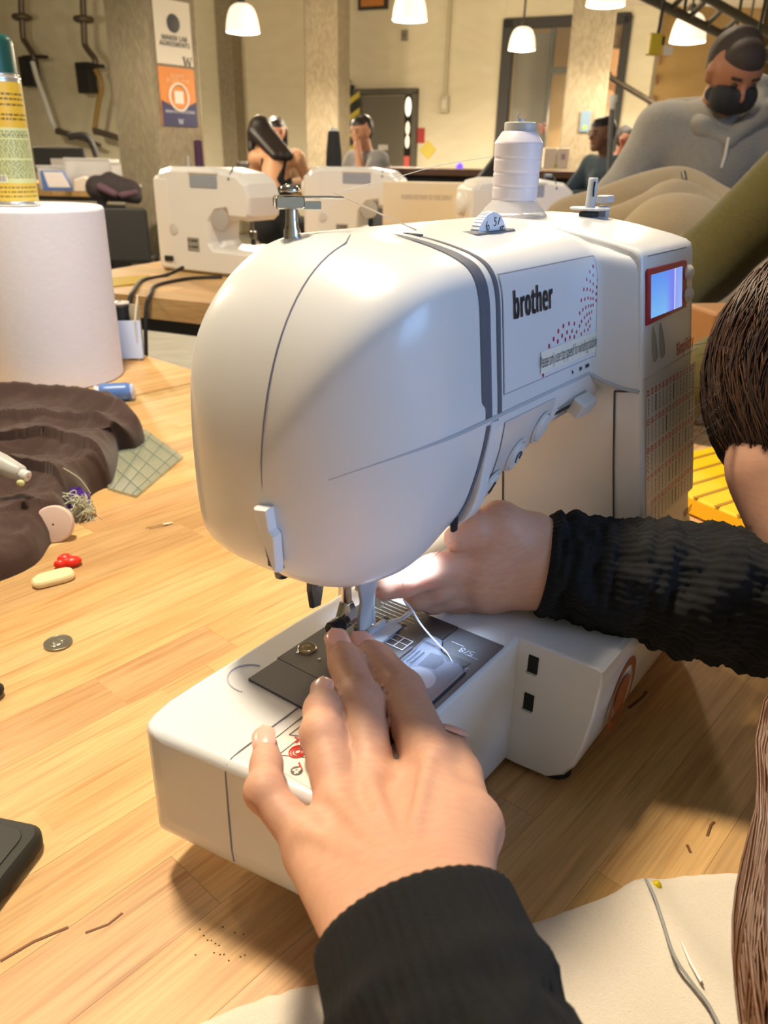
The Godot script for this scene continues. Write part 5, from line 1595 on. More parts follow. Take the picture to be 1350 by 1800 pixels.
func nail(at: Vector3, along: Vector3, up: Vector3, size: float) -> M:
	var y := up.normalized()
	var z := (along - y * along.dot(y)).normalized()
	var m := M.new()
	var p := PackedVector3Array()
	for r in 9:
		for c in 9:
			var u := c / 4.0 - 1.0
			var v := r / 4.0 - 1.0
			var wid := sqrt(maxf(0.0, 1.0 - pow(absf(v), 3.5)))
			p.append(Vector3(u * wid * 0.82, 0.42 * sqrt(maxf(0.0, 1.0 - u * u * 0.85)) - 0.30 - 0.10 * v * v, v * 1.12) * size)
	return m.grid(p, 9, false, false, Transform3D(Basis(y.cross(z), y, z), at))

func build_user() -> void:
	var o := thing("person", "person in a black ribbed sweater with both hands at the big machine's needle", "person")
	var skin_mat := noisy(rgb(214, 168, 140), rgb(206, 154, 128), 0.06, 0.56, Vector3.ONE * 9, {"subsurf_scatter_enabled": true, "subsurf_scatter_strength": 0.12}, 0.006)
	# left hand, seen from its back
	var wr := Vector3(0.0137, 0.1196, -0.1720)
	var m0 := Vector3(-0.0023, 0.0941, -0.2560)
	var i0 := Vector3(0.0241, 0.0989, -0.2670)
	var r0 := Vector3(-0.0151, 0.0960, -0.2448)
	var p0 := Vector3(-0.0257, 0.0953, -0.2269)
	var mid := [m0, Vector3(-0.0092, 0.1078, -0.3029), Vector3(-0.0175, 0.1081, -0.3316), Vector3(-0.0216, 0.1108, -0.3416)]
	var idx := [i0, Vector3(0.0106, 0.1034, -0.3163), Vector3(-0.0022, 0.1041, -0.3408), Vector3(-0.0087, 0.1062, -0.3483)]
	var rin := [r0, Vector3(-0.0257, 0.1075, -0.2786), Vector3(-0.0270, 0.1087, -0.2945), Vector3(-0.0269, 0.1090, -0.3034)]
	var pin := [p0, Vector3(-0.0471, 0.1022, -0.2487), Vector3(-0.0488, 0.1026, -0.2643), Vector3(-0.0506, 0.1038, -0.2747)]
	var thb := [Vector3(0.0272, 0.1160, -0.1924), Vector3(0.0356, 0.1037, -0.2307), Vector3(0.0357, 0.0968, -0.2660), Vector3(0.0328, 0.0990, -0.2835)]
	var across := (i0 - p0).normalized()
	var fwd := (m0 - wr).normalized()
	var dors := across.cross(fwd).normalized()
	dors = dors if dors.y > 0 else -dors
	var b := []
	var hr := 0.0095
	for q in [i0, m0, r0, p0]:
		b.append([wr + (q - m0) * 0.35, q - dors * 0.002, 0.0165, 0.0118, 0.010])
	b.append([i0 - dors * 0.002, m0 - dors * 0.002, 0.0105, 0.0108, 0.006])
	b.append([m0 - dors * 0.002, r0 - dors * 0.002, 0.0108, 0.0105, 0.006])
	b.append([r0 - dors * 0.002, p0 - dors * 0.002, 0.0105, 0.0095, 0.006])
	b.append([wr.lerp(i0, 0.3) - dors * 0.006, i0.lerp(m0, 0.4) - dors * 0.010, 0.015, 0.010, 0.010])
	b.append([wr.lerp(p0, 0.3) - dors * 0.006, p0.lerp(r0, 0.5) - dors * 0.009, 0.015, 0.010, 0.010])
	b.append([wr, thb[1], 0.016, 0.0125, 0.010])
	b.append([thb[1], i0.lerp(wr, 0.25) - dors * 0.006, 0.011, 0.010, 0.012])
	var el := Vector3(0.082, 0.088, 0.045)
	for s in [-1, 1]:
		b.append([wr + across * s * 0.0105, wr + across * s * 0.010 + (el - wr).normalized() * 0.05, 0.0165, 0.0165, 0.012])
	b += finger(mid, [0.0116, 0.0103, 0.0089, 0.0073])
	b += finger(idx, [0.0126, 0.0112, 0.0092, 0.0072])
	b += finger(rin, [0.0102, 0.0094, 0.0084, 0.0070])
	b += finger(pin, [0.0092, 0.0078, 0.0068, 0.0056])
	b += finger(thb, [0.0130, 0.0115, 0.0098, 0.0078])
	# knuckles and the tendons over the back of the hand
	for q in [[i0, 0.0072], [m0, 0.0076], [r0, 0.0066], [p0, 0.0066]]:
		b.append([q[0] + dors * 0.0064, q[0] + dors * 0.0064 - fwd * 0.003, q[1], q[1], 0.006])
		b.append([q[0] + dors * 0.0098 - fwd * 0.004, wr.lerp(q[0], 0.22) + dors * 0.0166, 0.0028, 0.0022, 0.0045])
	for q in [mid, idx, rin, pin]:
		b.append([q[1] + dors * 0.0014, q[1] + dors * 0.0014, 0.0082 if q != pin else 0.0076, 0.0082 if q != pin else 0.0076, 0.004])
	var body := skin(b, 0.0019, 0.004)
	# right hand, under the arm of the machine
	var rw := Vector3(0.0950, 0.1234, -0.4155)
	var c := []
	var ri := [Vector3(0.0567, 0.1314, -0.4038), Vector3(0.0298, 0.1303, -0.3923), Vector3(0.0126, 0.1269, -0.3852), Vector3(0.0012, 0.1247, -0.3809)]
	var rm := [Vector3(0.0564, 0.1213, -0.4036), Vector3(0.0329, 0.1174, -0.3974), Vector3(0.0209, 0.1108, -0.3966), Vector3(0.0270, 0.1054, -0.4007)]
	var rr := [Vector3(0.0600, 0.1129, -0.4064), Vector3(0.0397, 0.1093, -0.4025), Vector3(0.0305, 0.1044, -0.4025), Vector3(0.0377, 0.1014, -0.4077)]
	var rp := [Vector3(0.0652, 0.1059, -0.4119), Vector3(0.0492, 0.1012, -0.4098), Vector3(0.0443, 0.0976, -0.4103)]
	var rt := [Vector3(0.0873, 0.1429, -0.4156), Vector3(0.0666, 0.1514, -0.4085), Vector3(0.0501, 0.1530, -0.4005), Vector3(0.0414, 0.1500, -0.3947)]
	for q in [ri, rm, rr, rp]:
		c.append([rw, q[0], 0.0190, 0.0125, 0.012])
	c.append([ri[0], rm[0], 0.0115, 0.0115, 0.006])
	c.append([rm[0], rp[0], 0.0115, 0.0105, 0.006])
	c.append([rw, rt[1], 0.0185, 0.0120, 0.014])
	c.append([rt[1], ri[0], 0.0115, 0.0105, 0.014])
	c += finger(ri, [0.0112, 0.0098, 0.0085, 0.0070])
	c += finger(rm, [0.0108, 0.0094, 0.0082, 0.0068])
	c += finger(rr, [0.0104, 0.0090, 0.0078, 0.0066])
	c += finger(rp, [0.0094, 0.0080, 0.0066])
	c += finger(rt, [0.0140, 0.0118, 0.0100, 0.0078])
	var rel := Vector3(0.2695, 0.1048, -0.3960)
	c.append([rw, rw.lerp(rel, 0.3), 0.0225, 0.0225, 0.012])
	body = skin(c, 0.0024, 0.004, body)
	# head bowed over the work
	var hc := Vector3(0.3017, 0.2158, -0.4631)
	var face := Vector3(-0.62, -0.74, 0.26).normalized()
	var crown := (Vector3(-0.55, 0.72, 0.1) - face * Vector3(-0.55, 0.72, 0.1).dot(face)).normalized()
	var ear := face.cross(crown).normalized()
	var hd := []
	hd.append([hc + crown * 0.018 - face * 0.018, hc + crown * 0.012 + face * 0.012, 0.078, 0.072, 0.02])
	hd.append([hc - crown * 0.020 + face * 0.020, hc - crown * 0.070 + face * 0.036, 0.056, 0.032, 0.025])
	hd.append([hc - crown * 0.100 + face * 0.062, hc - crown * 0.102 + face * 0.058, 0.014, 0.014, 0.02])
	hd.append([hc + crown * 0.004 + face * 0.082, hc - crown * 0.034 + face * 0.102, 0.007, 0.011, 0.010])
	for s in [-1, 1]:
		hd.append([hc + ear * s * 0.034 - crown * 0.03 + face * 0.058, hc + ear * s * 0.040 - crown * 0.045 + face * 0.045, 0.018, 0.022, 0.02])
		hd.append([hc + ear * s * 0.078 + crown * 0.012 - face * 0.010, hc + ear * s * 0.076 - crown * 0.022 - face * 0.006, 0.010, 0.007, 0.006])
		hd.append([hc + ear * s * 0.022 - crown * 0.062 + face * 0.080, hc - crown * 0.063 + face * 0.085, 0.006, 0.007, 0.008])
	hd.append([Vector3(0.2371, 0.1800, -0.4303), Vector3(0.2431, 0.1526, -0.4069), 0.034, 0.030, 0.03])
	var chest := Vector3(0.455, 0.02, -0.20)
	var nk := hc + Vector3(0.085, -0.055, 0.035)
	hd.append([hc - crown * 0.03 - face * 0.03, nk, 0.052, 0.052, 0.02])
	hd.append([nk, chest + Vector3(-0.02, 0.10, 0), 0.052, 0.07, 0.03])
	body = skin(hd, 0.006, 0.01, body)
	var ls := Vector3(0.36, 0.10, -0.03)
	var rs := Vector3(0.53, 0.13, -0.36)
	var hip := Vector3(0.60, -0.36, -0.10)
	body = skin([[chest + Vector3(0, 0.09, 0), chest, 0.07, 0.12], [chest, hip, 0.125, 0.135], [ls, rs, 0.05, 0.05], [ls, el, 0.040, 0.032], [rs, rel, 0.038, 0.029], [el, wr.lerp(el, 0.25), 0.032, 0.019], [rel, rw.lerp(rel, 0.3), 0.029, 0.022],
		[hip, hip + Vector3(-0.30, -0.02, 0.14), 0.09, 0.07], [hip + Vector3(-0.30, -0.02, 0.14), hip + Vector3(-0.22, -0.46, 0.10), 0.06, 0.045], [hip, hip + Vector3(-0.22, -0.02, -0.22), 0.09, 0.07], [hip + Vector3(-0.22, -0.02, -0.22), hip + Vector3(-0.16, -0.46, -0.18), 0.06, 0.045]], 0.014, 0.03, body)
	part("body", body, skin_mat, o)
	# nails
	var nm := mat(rgb(236, 180, 160), 0.22, 0.0, {"clearcoat_enabled": true, "clearcoat": 0.5})
	var cam := Vector3(0, 0.345, 0)
	for q in [[mid, 0.0070, 0.0078, 0.5], [idx, 0.0068, 0.0076, 0.55], [rin, 0.0066, 0.0070, 0.5], [pin, 0.0056, 0.0066, 0.5]]:
		var j: Array = q[0]
		var along: Vector3 = (j[3] - j[2]).normalized()
		var up: Vector3 = (dors * 0.75 + (cam - j[3]).normalized() * 0.45).normalized()
		up = (up - along * up.dot(along)).normalized()
		part("fingernail", nail(j[3] + up * q[1] * 0.93 + along * 0.0010, along, up, q[2]), nm, o)
	var ta: Vector3 = (thb[3] - thb[2]).normalized()
	part("fingernail", nail(thb[3] + (across * 0.6 + dors * 0.8).normalized() * 0.0066 + ta * 0.002, ta, across * 0.6 + dors * 0.8, 0.0080), nm, o)
	for q in [[rm, 0.0068], [rr, 0.0066]]:
		var j: Array = q[0]
		var along: Vector3 = (j[3] - j[2]).normalized()
		var up: Vector3 = (cam - j[3]).normalized()
		up = (up - along * up.dot(along)).normalized()
		part("fingernail", nail(j[3] + up * q[1] * 0.95 + along * 0.002, along, up, 0.0072), nm, o)
	var em := mat(rgb(238, 234, 228), 0.2)
	for s in [-1, 1]:
		var at: Vector3 = hc + ear * s * 0.030 + crown * 0.004 + face * 0.072
		var e := part("eye", M.new().ball(Vector3.ONE * 0.0115, at, 16), em, o)
		part("iris", M.new().ball(Vector3.ONE * 0.006, at + face * 0.0072, 12), mat(rgb(50, 32, 22), 0.2), e)
	# sweater
	var knit := noisy(rgb(16, 16, 17), rgb(9, 9, 10), 0.2, 0.95, Vector3.ONE * 10, {}, 0.02)
	var no := FastNoiseLite.new()
	no.seed = 2
	no.frequency = 1.0
	var sl := spline([wr - (el - wr).normalized() * 0.004, wr.lerp(el, 0.25), wr.lerp(el, 0.6), el, el.lerp(ls, 0.25), el.lerp(ls, 0.7), ls], 22)
	var rib := func(t: float, a: float, base: float, cuff: float) -> float:
		var wob := no.get_noise_3d(cos(a) * 1.2, sin(a) * 1.2, t * 14.0) * 0.006 + no.get_noise_3d(cos(a) * 0.7, sin(a) * 0.7, t * 34.0) * 0.0035
		return base + wob * smoothstep(cuff * 0.6, cuff * 1.6, t) + 0.00042 * sin(a * 52.0) + 0.0014 * smoothstep(0.02, 0.0, absf(t - cuff)) - 0.002 * smoothstep(0.010, 0.0, t)
	part("sleeve", hose(sl, func(t, a): return rib.call(t, a, lerpf(0.0335, 0.052, smoothstep(0.0, 0.7, t)), 0.085), 208, 0.84, dors), knit, o)
	var sr := spline([rw + (rw - rel).normalized() * 0.000, rw.lerp(rel, 0.28), rw.lerp(rel, 0.62), rel, rel.lerp(rs, 0.4), rs], 26)
	part("sleeve", hose(sr, func(t, a): return rib.call(t, a, lerpf(0.0305, 0.040, smoothstep(0.0, 0.4, t)) + 0.0016 * sin(t * 41.0 + sin(a) * 1.5) * smoothstep(0.05, 0.2, t) * smoothstep(0.6, 0.4, t), 0.03), 208), knit, o)
	part("sweater", skin([[chest + Vector3(0, 0.085, 0), chest, 0.085, 0.135], [chest, hip, 0.140, 0.150], [ls, rs, 0.066, 0.066], [nk.lerp(chest, 0.12), nk.lerp(chest, 0.4), 0.063, 0.078], [nk.lerp(chest, 0.4), chest + Vector3(0, 0.07, 0), 0.078, 0.1], [ls, ls.lerp(el, 0.3), 0.058, 0.05], [rs, rs.lerp(rel, 0.3), 0.056, 0.048]], 0.014, 0.03), knit, o)
	part("trousers", skin([[hip, hip + Vector3(-0.30, -0.02, 0.14), 0.105, 0.08], [hip + Vector3(-0.30, -0.02, 0.14), hip + Vector3(-0.22, -0.46, 0.10), 0.07, 0.06], [hip, hip + Vector3(-0.22, -0.02, -0.22), 0.105, 0.08], [hip + Vector3(-0.22, -0.02, -0.22), hip + Vector3(-0.16, -0.46, -0.18), 0.07, 0.06]], 0.02, 0.03), mat(rgb(40, 44, 56), 0.9), o)
	# hair: a cap with strands combed over it, and a long lock in front of the shoulder
	var hm := mat(rgb(52, 36, 28), 0.42, 0.0, {"rim_enabled": true, "rim": 0.15})
	var hm2 := mat(rgb(92, 62, 40), 0.40)
	var hline := Vector3(0.2052, 0.1947, -0.4315)
	var hn := Vector3(-0.74, -0.64, 0.16).normalized()
	part("hair", skin([[hc + crown * 0.024 - face * 0.016, hc + crown * 0.022 + face * 0.016, 0.084, 0.078], [hc - face * 0.040, hc + crown * 0.01 - face * 0.03, 0.078, 0.084], [hc + ear * 0.028 + crown * 0.02, hc + ear * 0.034 - crown * 0.04, 0.053, 0.045], [hc - ear * 0.028 + crown * 0.02, hc - ear * 0.034 - crown * 0.04, 0.053, 0.045], [hc - face * 0.06, nk - Vector3(-0.03, 0.02, 0), 0.06, 0.06]], 0.005, 0.02, null, [[hline, hn]]), hm, o)
	var rng := RandomNumberGenerator.new()
	rng.seed = 77
	var st := [M.new(), M.new()]
	var hcc := hc + crown * 0.020
	for k in 5600:
		var q := Vector3(rng.randfn(), rng.randfn(), rng.randfn()).normalized()
		var pts := []
		var flow := Vector3(-0.25, -0.75, 0.35) + Vector3(0.5, 0.2, 0.3) * sin(q.x * 7.0 + q.y * 5.0) * 0.5
		for j in 7:
			var r := 0.0885 + 0.0035 * sin(j * 0.5) + 0.002 * sin(k * 1.7)
			var pos := hcc + q * r
			if (pos - hline).dot(hn) < 0.010 + 0.010 * sin(q.x * 30.0):
				pts.append(pos)
			q = (q + (flow - q * flow.dot(q)).normalized() * 0.16 + Vector3(rng.randfn(), rng.randfn(), rng.randfn()) * 0.012).normalized()
		if pts.size() > 2:
			st[k % 2].tube(pts, 0.00045, 4, false)
	part("hair_strands", st[0], hm, o).set_meta("kind", "stuff")
	part("hair_strands", st[1], hm2, o).set_meta("kind", "stuff")
	var fly := M.new()
	for k in 34:
		var s0 := Vector3(0.1974, 0.2501, -0.4568).lerp(Vector3(0.1950, 0.2080, -0.4376), rng.randf()) + Vector3(0.012, 0, 0)
		fly.tube(spline([s0, s0 + Vector3(rng.randf_range(-0.02, -0.006), rng.randf_range(-0.006, 0.008), 0.003), s0 + Vector3(rng.randf_range(-0.036, -0.012), rng.randf_range(-0.022, 0.006), 0.006)], 5), 0.00011, 4, false)
	part("stray_hair", fly, hm, o).set_meta("kind", "stuff")
	var lock := spline([nk + Vector3(-0.02, 0.02, 0.05), Vector3(0.2089, 0.1332, -0.2991), Vector3(0.1742, 0.1017, -0.2408), Vector3(0.1524, 0.0861, -0.2007), Vector3(0.1433, 0.0732, -0.1641)], 8)
	part("hair_lock", hose(lock, func(t, a): return lerpf(0.018, 0.0165, t) * (1.0 + 0.05 * sin(a * 11.0 + t * 3.0)), 60, 0.6), mat(rgb(84, 54, 34), 0.4), o)
	var ls2 := M.new()
	for k in 170:
		var ang := rng.randf() * TAU
		var rr2 := rng.randf_range(0.0155, 0.0185)
		var ph := rng.randf_range(0.5, 2.0)
		var pts := []
		for i in range(0, lock.size(), 2):
			var t := float(i) / lock.size()
			var aa := ang + 0.35 * sin(t * 4.0 * ph)
			pts.append(lock[i] + Vector3(cos(aa), 0, sin(aa)) * rr2 + Vector3(0, sin(aa) * 0.005, 0))
		ls2.tube(pts, 0.00050, 4, false)
	part("hair_strands", ls2, mat(rgb(112, 74, 46), 0.36), o).set_meta("kind", "stuff")

# ---------------------------------------------------------------- the hall behind
func small_machine(label: String, at: Vector3, turn: float, s: float) -> Node3D:
	# seen from behind: handwheel side on the left, needle side on the right
	var o := thing("small_sewing_machine", label, "sewing machine", at, turn, "smaller white sewing machines in the next row")
	var white := mat(Color(0.90, 0.89, 0.87), 0.35)
	var outline := [Vector2(-0.185, 0.0), Vector2(0.19, 0.0), Vector2(0.195, 0.070), Vector2(0.185, 0.078), Vector2(0.035, 0.080), Vector2(0.022, 0.095), Vector2(0.026, 0.150), Vector2(0.050, 0.178), Vector2(0.085, 0.186), Vector2(0.090, 0.165), Vector2(0.160, 0.160), Vector2(0.178, 0.175), Vector2(0.183, 0.225), Vector2(0.170, 0.262), Vector2(0.135, 0.288), Vector2(0.05, 0.300), Vector2(-0.12, 0.300), Vector2(-0.165, 0.290), Vector2(-0.185, 0.265)]
	for i in outline.size():
		outline[i] *= s
	part("machine_body", M.new().prism(outline, 0.15 * s, T(Vector3(0, 0, -0.075 * s)), 0.014 * s), white, o)
	part("side_panel", M.new().box(Vector3(0.07, 0.27, 0.158) * s, Vector3(-0.158, 0.139, 0) * s, 0.012), mat(Color(0.92, 0.90, 0.86), 0.4), o)
	part("handwheel", M.new().lathe([Vector2(0.001, 0.022), Vector2(0.030, 0.020), Vector2(0.036, 0.014), Vector2(0.036, 0)], 28, T(Vector3(-0.192, 0.22, 0.01) * s, Vector3(0, 0.0, PI / 2), Vector3.ONE * s)), white, o)
	part("carry_handle", M.new().box(Vector3(0.105, 0.036, 0.006) * s, Vector3(0.010, 0.262, 0.0745) * s, 0.003), mat(rgb(150, 156, 168), 0.4), o)
	part("handle_bar", M.new().box(Vector3(0.115, 0.012, 0.020) * s, Vector3(0.010, 0.287, 0.070) * s, 0.004), white, o)
	part("needle_bar", M.new().tube([Vector3(0.125, 0.165, 0.0) * s, Vector3(0.125, 0.105, 0.0) * s], 0.004 * s, 10).box(Vector3(0.02, 0.02, 0.016) * s, Vector3(0.125, 0.118, 0) * s, 0.002), mat(rgb(150, 148, 144), 0.25, 0.8), o)
	part("face_shade", M.new().lathe([Vector2(0.001, 0.002), Vector2(0.030, 0.002), Vector2(0.032, 0)], 28, T(Vector3(0.058, 0.160, 0.070) * s, Vector3(PI / 2, 0, 0), Vector3.ONE * s)), mat(rgb(176, 174, 172), 0.4), o)
	part("rating_label", M.new().box(Vector3(0.045, 0.040, 0.002) * s, Vector3(-0.045, 0.085, 0.0755) * s, 0.0005), mat(rgb(150, 146, 138), 0.5), o)
	var lab := M.new()
	for k in 6:
		lab.box(Vector3(0.006 + 0.004 * (k % 3), 0.006, 0.001) * s, Vector3(-0.060 + 0.013 * (k % 3), 0.096 - 0.018 * (k / 3), 0.0768) * s, 0.0003)
	part("label_print", lab, mat(rgb(70, 66, 62), 0.6), o)
	part("vent", M.new().lathe([Vector2(0.001, 0.002), Vector2(0.016, 0.002), Vector2(0.017, 0)], 20, T(Vector3(-0.12, 0.125, 0.0758) * s, Vector3(PI / 2, 0, 0), Vector3.ONE * s)), mat(rgb(206, 202, 196), 0.6), o)
	part("power_socket", M.new().box(Vector3(0.030, 0.016, 0.012) * s, Vector3(-0.145, 0.038, 0.080) * s, 0.002), mat(rgb(30, 30, 30), 0.6), o)
	part("spool_pin", M.new().tube([Vector3(-0.09, 0.295, 0.02) * s, Vector3(-0.09, 0.330, 0.02) * s], 0.003 * s, 8), mat(rgb(190, 190, 190), 0.3), o)
	part("thread_post", M.new().box(Vector3(0.03, 0.012, 0.014) * s, Vector3(0.105, 0.308, 0.0) * s, 0.003).tube([Vector3(0.105, 0.27, 0.077) * s, Vector3(0.105, 0.305, 0.05) * s], 0.003 * s, 8), mat(rgb(120, 118, 114), 0.3, 0.7), o)
	return o

# a person far off: bones given as [name, joint ...] in the figure's own axes, y from the floor
func figure(label: String, at: Vector3, turn: float, j: Dictionary, look: Dictionary, cell := 0.013) -> Node3D:
	var o := thing("person", label, "person", Vector3(at.x, FLOOR, at.z), turn)
	var hd: Vector3 = j.head
	var f: Vector3 = j.get("face", Vector3(0, 0, 1)).normalized()
	var up := (Vector3.UP - f * f.y).normalized()
	var sd := up.cross(f)
	var b := [[hd + up * 0.03 - f * 0.015, hd + up * 0.02 + f * 0.012, 0.088, 0.082], [hd - up * 0.03 + f * 0.02, hd - up * 0.085 + f * 0.045, 0.062, 0.036], [hd + f * 0.092, hd - up * 0.03 + f * 0.108, 0.010, 0.013, 0.012],
		[hd - up * 0.04 - f * 0.02, j.chest + Vector3(0, 0.15, 0), 0.052, 0.055], [j.chest + Vector3(0, 0.12, 0), j.chest, 0.075, 0.115], [j.chest, j.hip, 0.12, 0.125], [j.ls, j.rs, 0.058, 0.058]]
	for s in [-1, 1]:
		b.append([hd + sd * s * 0.088 + up * 0.005, hd + sd * s * 0.084 - up * 0.025, 0.012, 0.009])
	for q in ["l", "r"]:
		b.append([j[q + "s"], j[q + "e"], 0.050, 0.040])
		b.append([j[q + "e"], j[q + "w"], 0.038, 0.027])
		b.append([j[q + "w"], j[q + "w"] + (j[q + "w"] - j[q + "e"]).normalized() * 0.07, 0.026, 0.022])
		b.append([j[q + "w"] + (j[q + "w"] - j[q + "e"]).normalized() * 0.07, j[q + "w"] + (j[q + "w"] - j[q + "e"]).normalized() * 0.14, 0.018, 0.010])
		if j.has(q + "k"):
			b.append([j.hip, j[q + "k"], 0.095, 0.062])
			b.append([j[q + "k"], j[q + "f"], 0.058, 0.042])
			b.append([j[q + "f"], j[q + "f"] + Vector3(0, -0.02, 0.14), 0.042, 0.034])
	part("body", skin(b, cell, 0.025), mat(look.skin, 0.55), o)
	var g := 0.014
	var w: float = look.get("bulk", 0.0)
	var top := [[j.chest + Vector3(0, 0.10, 0), j.chest, 0.085 + g + w, 0.118 + g + w], [j.chest, j.hip, 0.124 + g + w, 0.13 + g + w], [j.chest.lerp(j.ls, 0.55), j.hip.lerp(j.ls, 0.2), 0.10 + w, 0.10 + w], [j.chest.lerp(j.rs, 0.55), j.hip.lerp(j.rs, 0.2), 0.10 + w, 0.10 + w]]
	if look.get("sleeves", 1) == 0:
		top = [[j.chest - Vector3(0, 0.04, 0), j.hip, 0.128, 0.14]]
	if look.get("sleeves", 1) > 0:
		top.append([j.ls, j.rs, 0.062 + g, 0.062 + g])
		for q in ["l", "r"]:
			top.append([j[q + "s"], j[q + "e"] if look.sleeves > 1 else j[q + "s"].lerp(j[q + "e"], 0.75), 0.056 + g + w * 0.7, 0.046 + g + w * 0.7])
			if look.sleeves > 1:
				top.append([j[q + "e"], j[q + "w"], 0.044 + g + w * 0.6, 0.033 + g])
	else:
		for q in ["l", "r"]:
			top.append([j[q + "s"] * Vector3(0.6, 1, 1) + Vector3(0, 0.055, -0.01), j.chest + Vector3(j[q + "s"].x * 0.45, -0.02, -0.105), 0.012, 0.016])
	part("top", skin(top, cell, 0.03 + w * 2.0), look.cloth, o)
	if j.has("lk"):
		var leg := []
		for q in ["l", "r"]:
			leg.append([j.hip, j[q + "k"], 0.108, 0.075])
			leg.append([j[q + "k"], j[q + "f"], 0.07, 0.055])
		part("trousers", skin(leg, cell * 1.3, 0.03), look.get("legs", mat(rgb(46, 48, 56), 0.9)), o)
	var hair := [[hd + up * 0.045 - f * 0.022, hd + up * 0.048 + f * 0.016, 0.090, 0.072], [hd - f * 0.04, hd + up * 0.02 - f * 0.03, 0.074, 0.085]]
	if look.get("long", false):
		for k in 3:
			hair.append([hd - f * 0.055 + sd * 0.045 * (k - 1), hd - f * 0.10 - up * 0.22 + sd * 0.05 * (k - 1) + j.get("fall", Vector3.ZERO), 0.058, 0.036])
		hair.append([hd + sd * 0.07 + up * 0.02, hd + sd * 0.075 - up * 0.10, 0.035, 0.03])
		hair.append([hd - sd * 0.07 + up * 0.02, hd - sd * 0.075 - up * 0.10, 0.035, 0.03])
	part("hair", skin(hair, cell * 0.8, 0.02), look.hair, o)
	var e := mat(rgb(40, 28, 22), 0.3)
	for s in [-1, 1]:
		part("eye", M.new().ball(Vector3(0.013, 0.008, 0.008), hd + sd * s * 0.033 + f * 0.086 + up * 0.004, 10), e, o)
		part("eyebrow", M.new().tube([hd + sd * s * 0.018 + f * 0.093 + up * 0.024, hd + sd * s * 0.050 + f * 0.080 + up * 0.024], 0.005, 6), look.hair, o)
	part("mouth", M.new().tube([hd - sd * 0.022 + f * 0.082 - up * 0.058, hd + f * 0.089 - up * 0.058, hd + sd * 0.022 + f * 0.082 - up * 0.058], 0.006, 6), mat(rgb(150, 84, 76), 0.5), o)
	return o

func seated(lean := 0.12) -> Dictionary:
	return {"hip": Vector3(0, 0.74, 0), "chest": Vector3(0, 1.10, lean * 0.8), "head": Vector3(0, 1.43, lean + 0.06), "ls": Vector3(0.17, 1.22, lean), "rs": Vector3(-0.17, 1.22, lean), "le": Vector3(0.24, 1.0, lean + 0.14), "re": Vector3(-0.24, 1.0, lean + 0.14), "lw": Vector3(0.12, 1.0, lean + 0.36), "rw": Vector3(-0.12, 1.0, lean + 0.36), "lk": Vector3(0.12, 0.72, 0.42), "rk": Vector3(-0.12, 0.72, 0.42), "lf": Vector3(0.12, 0.16, 0.40), "rf": Vector3(-0.12, 0.16, 0.40)}

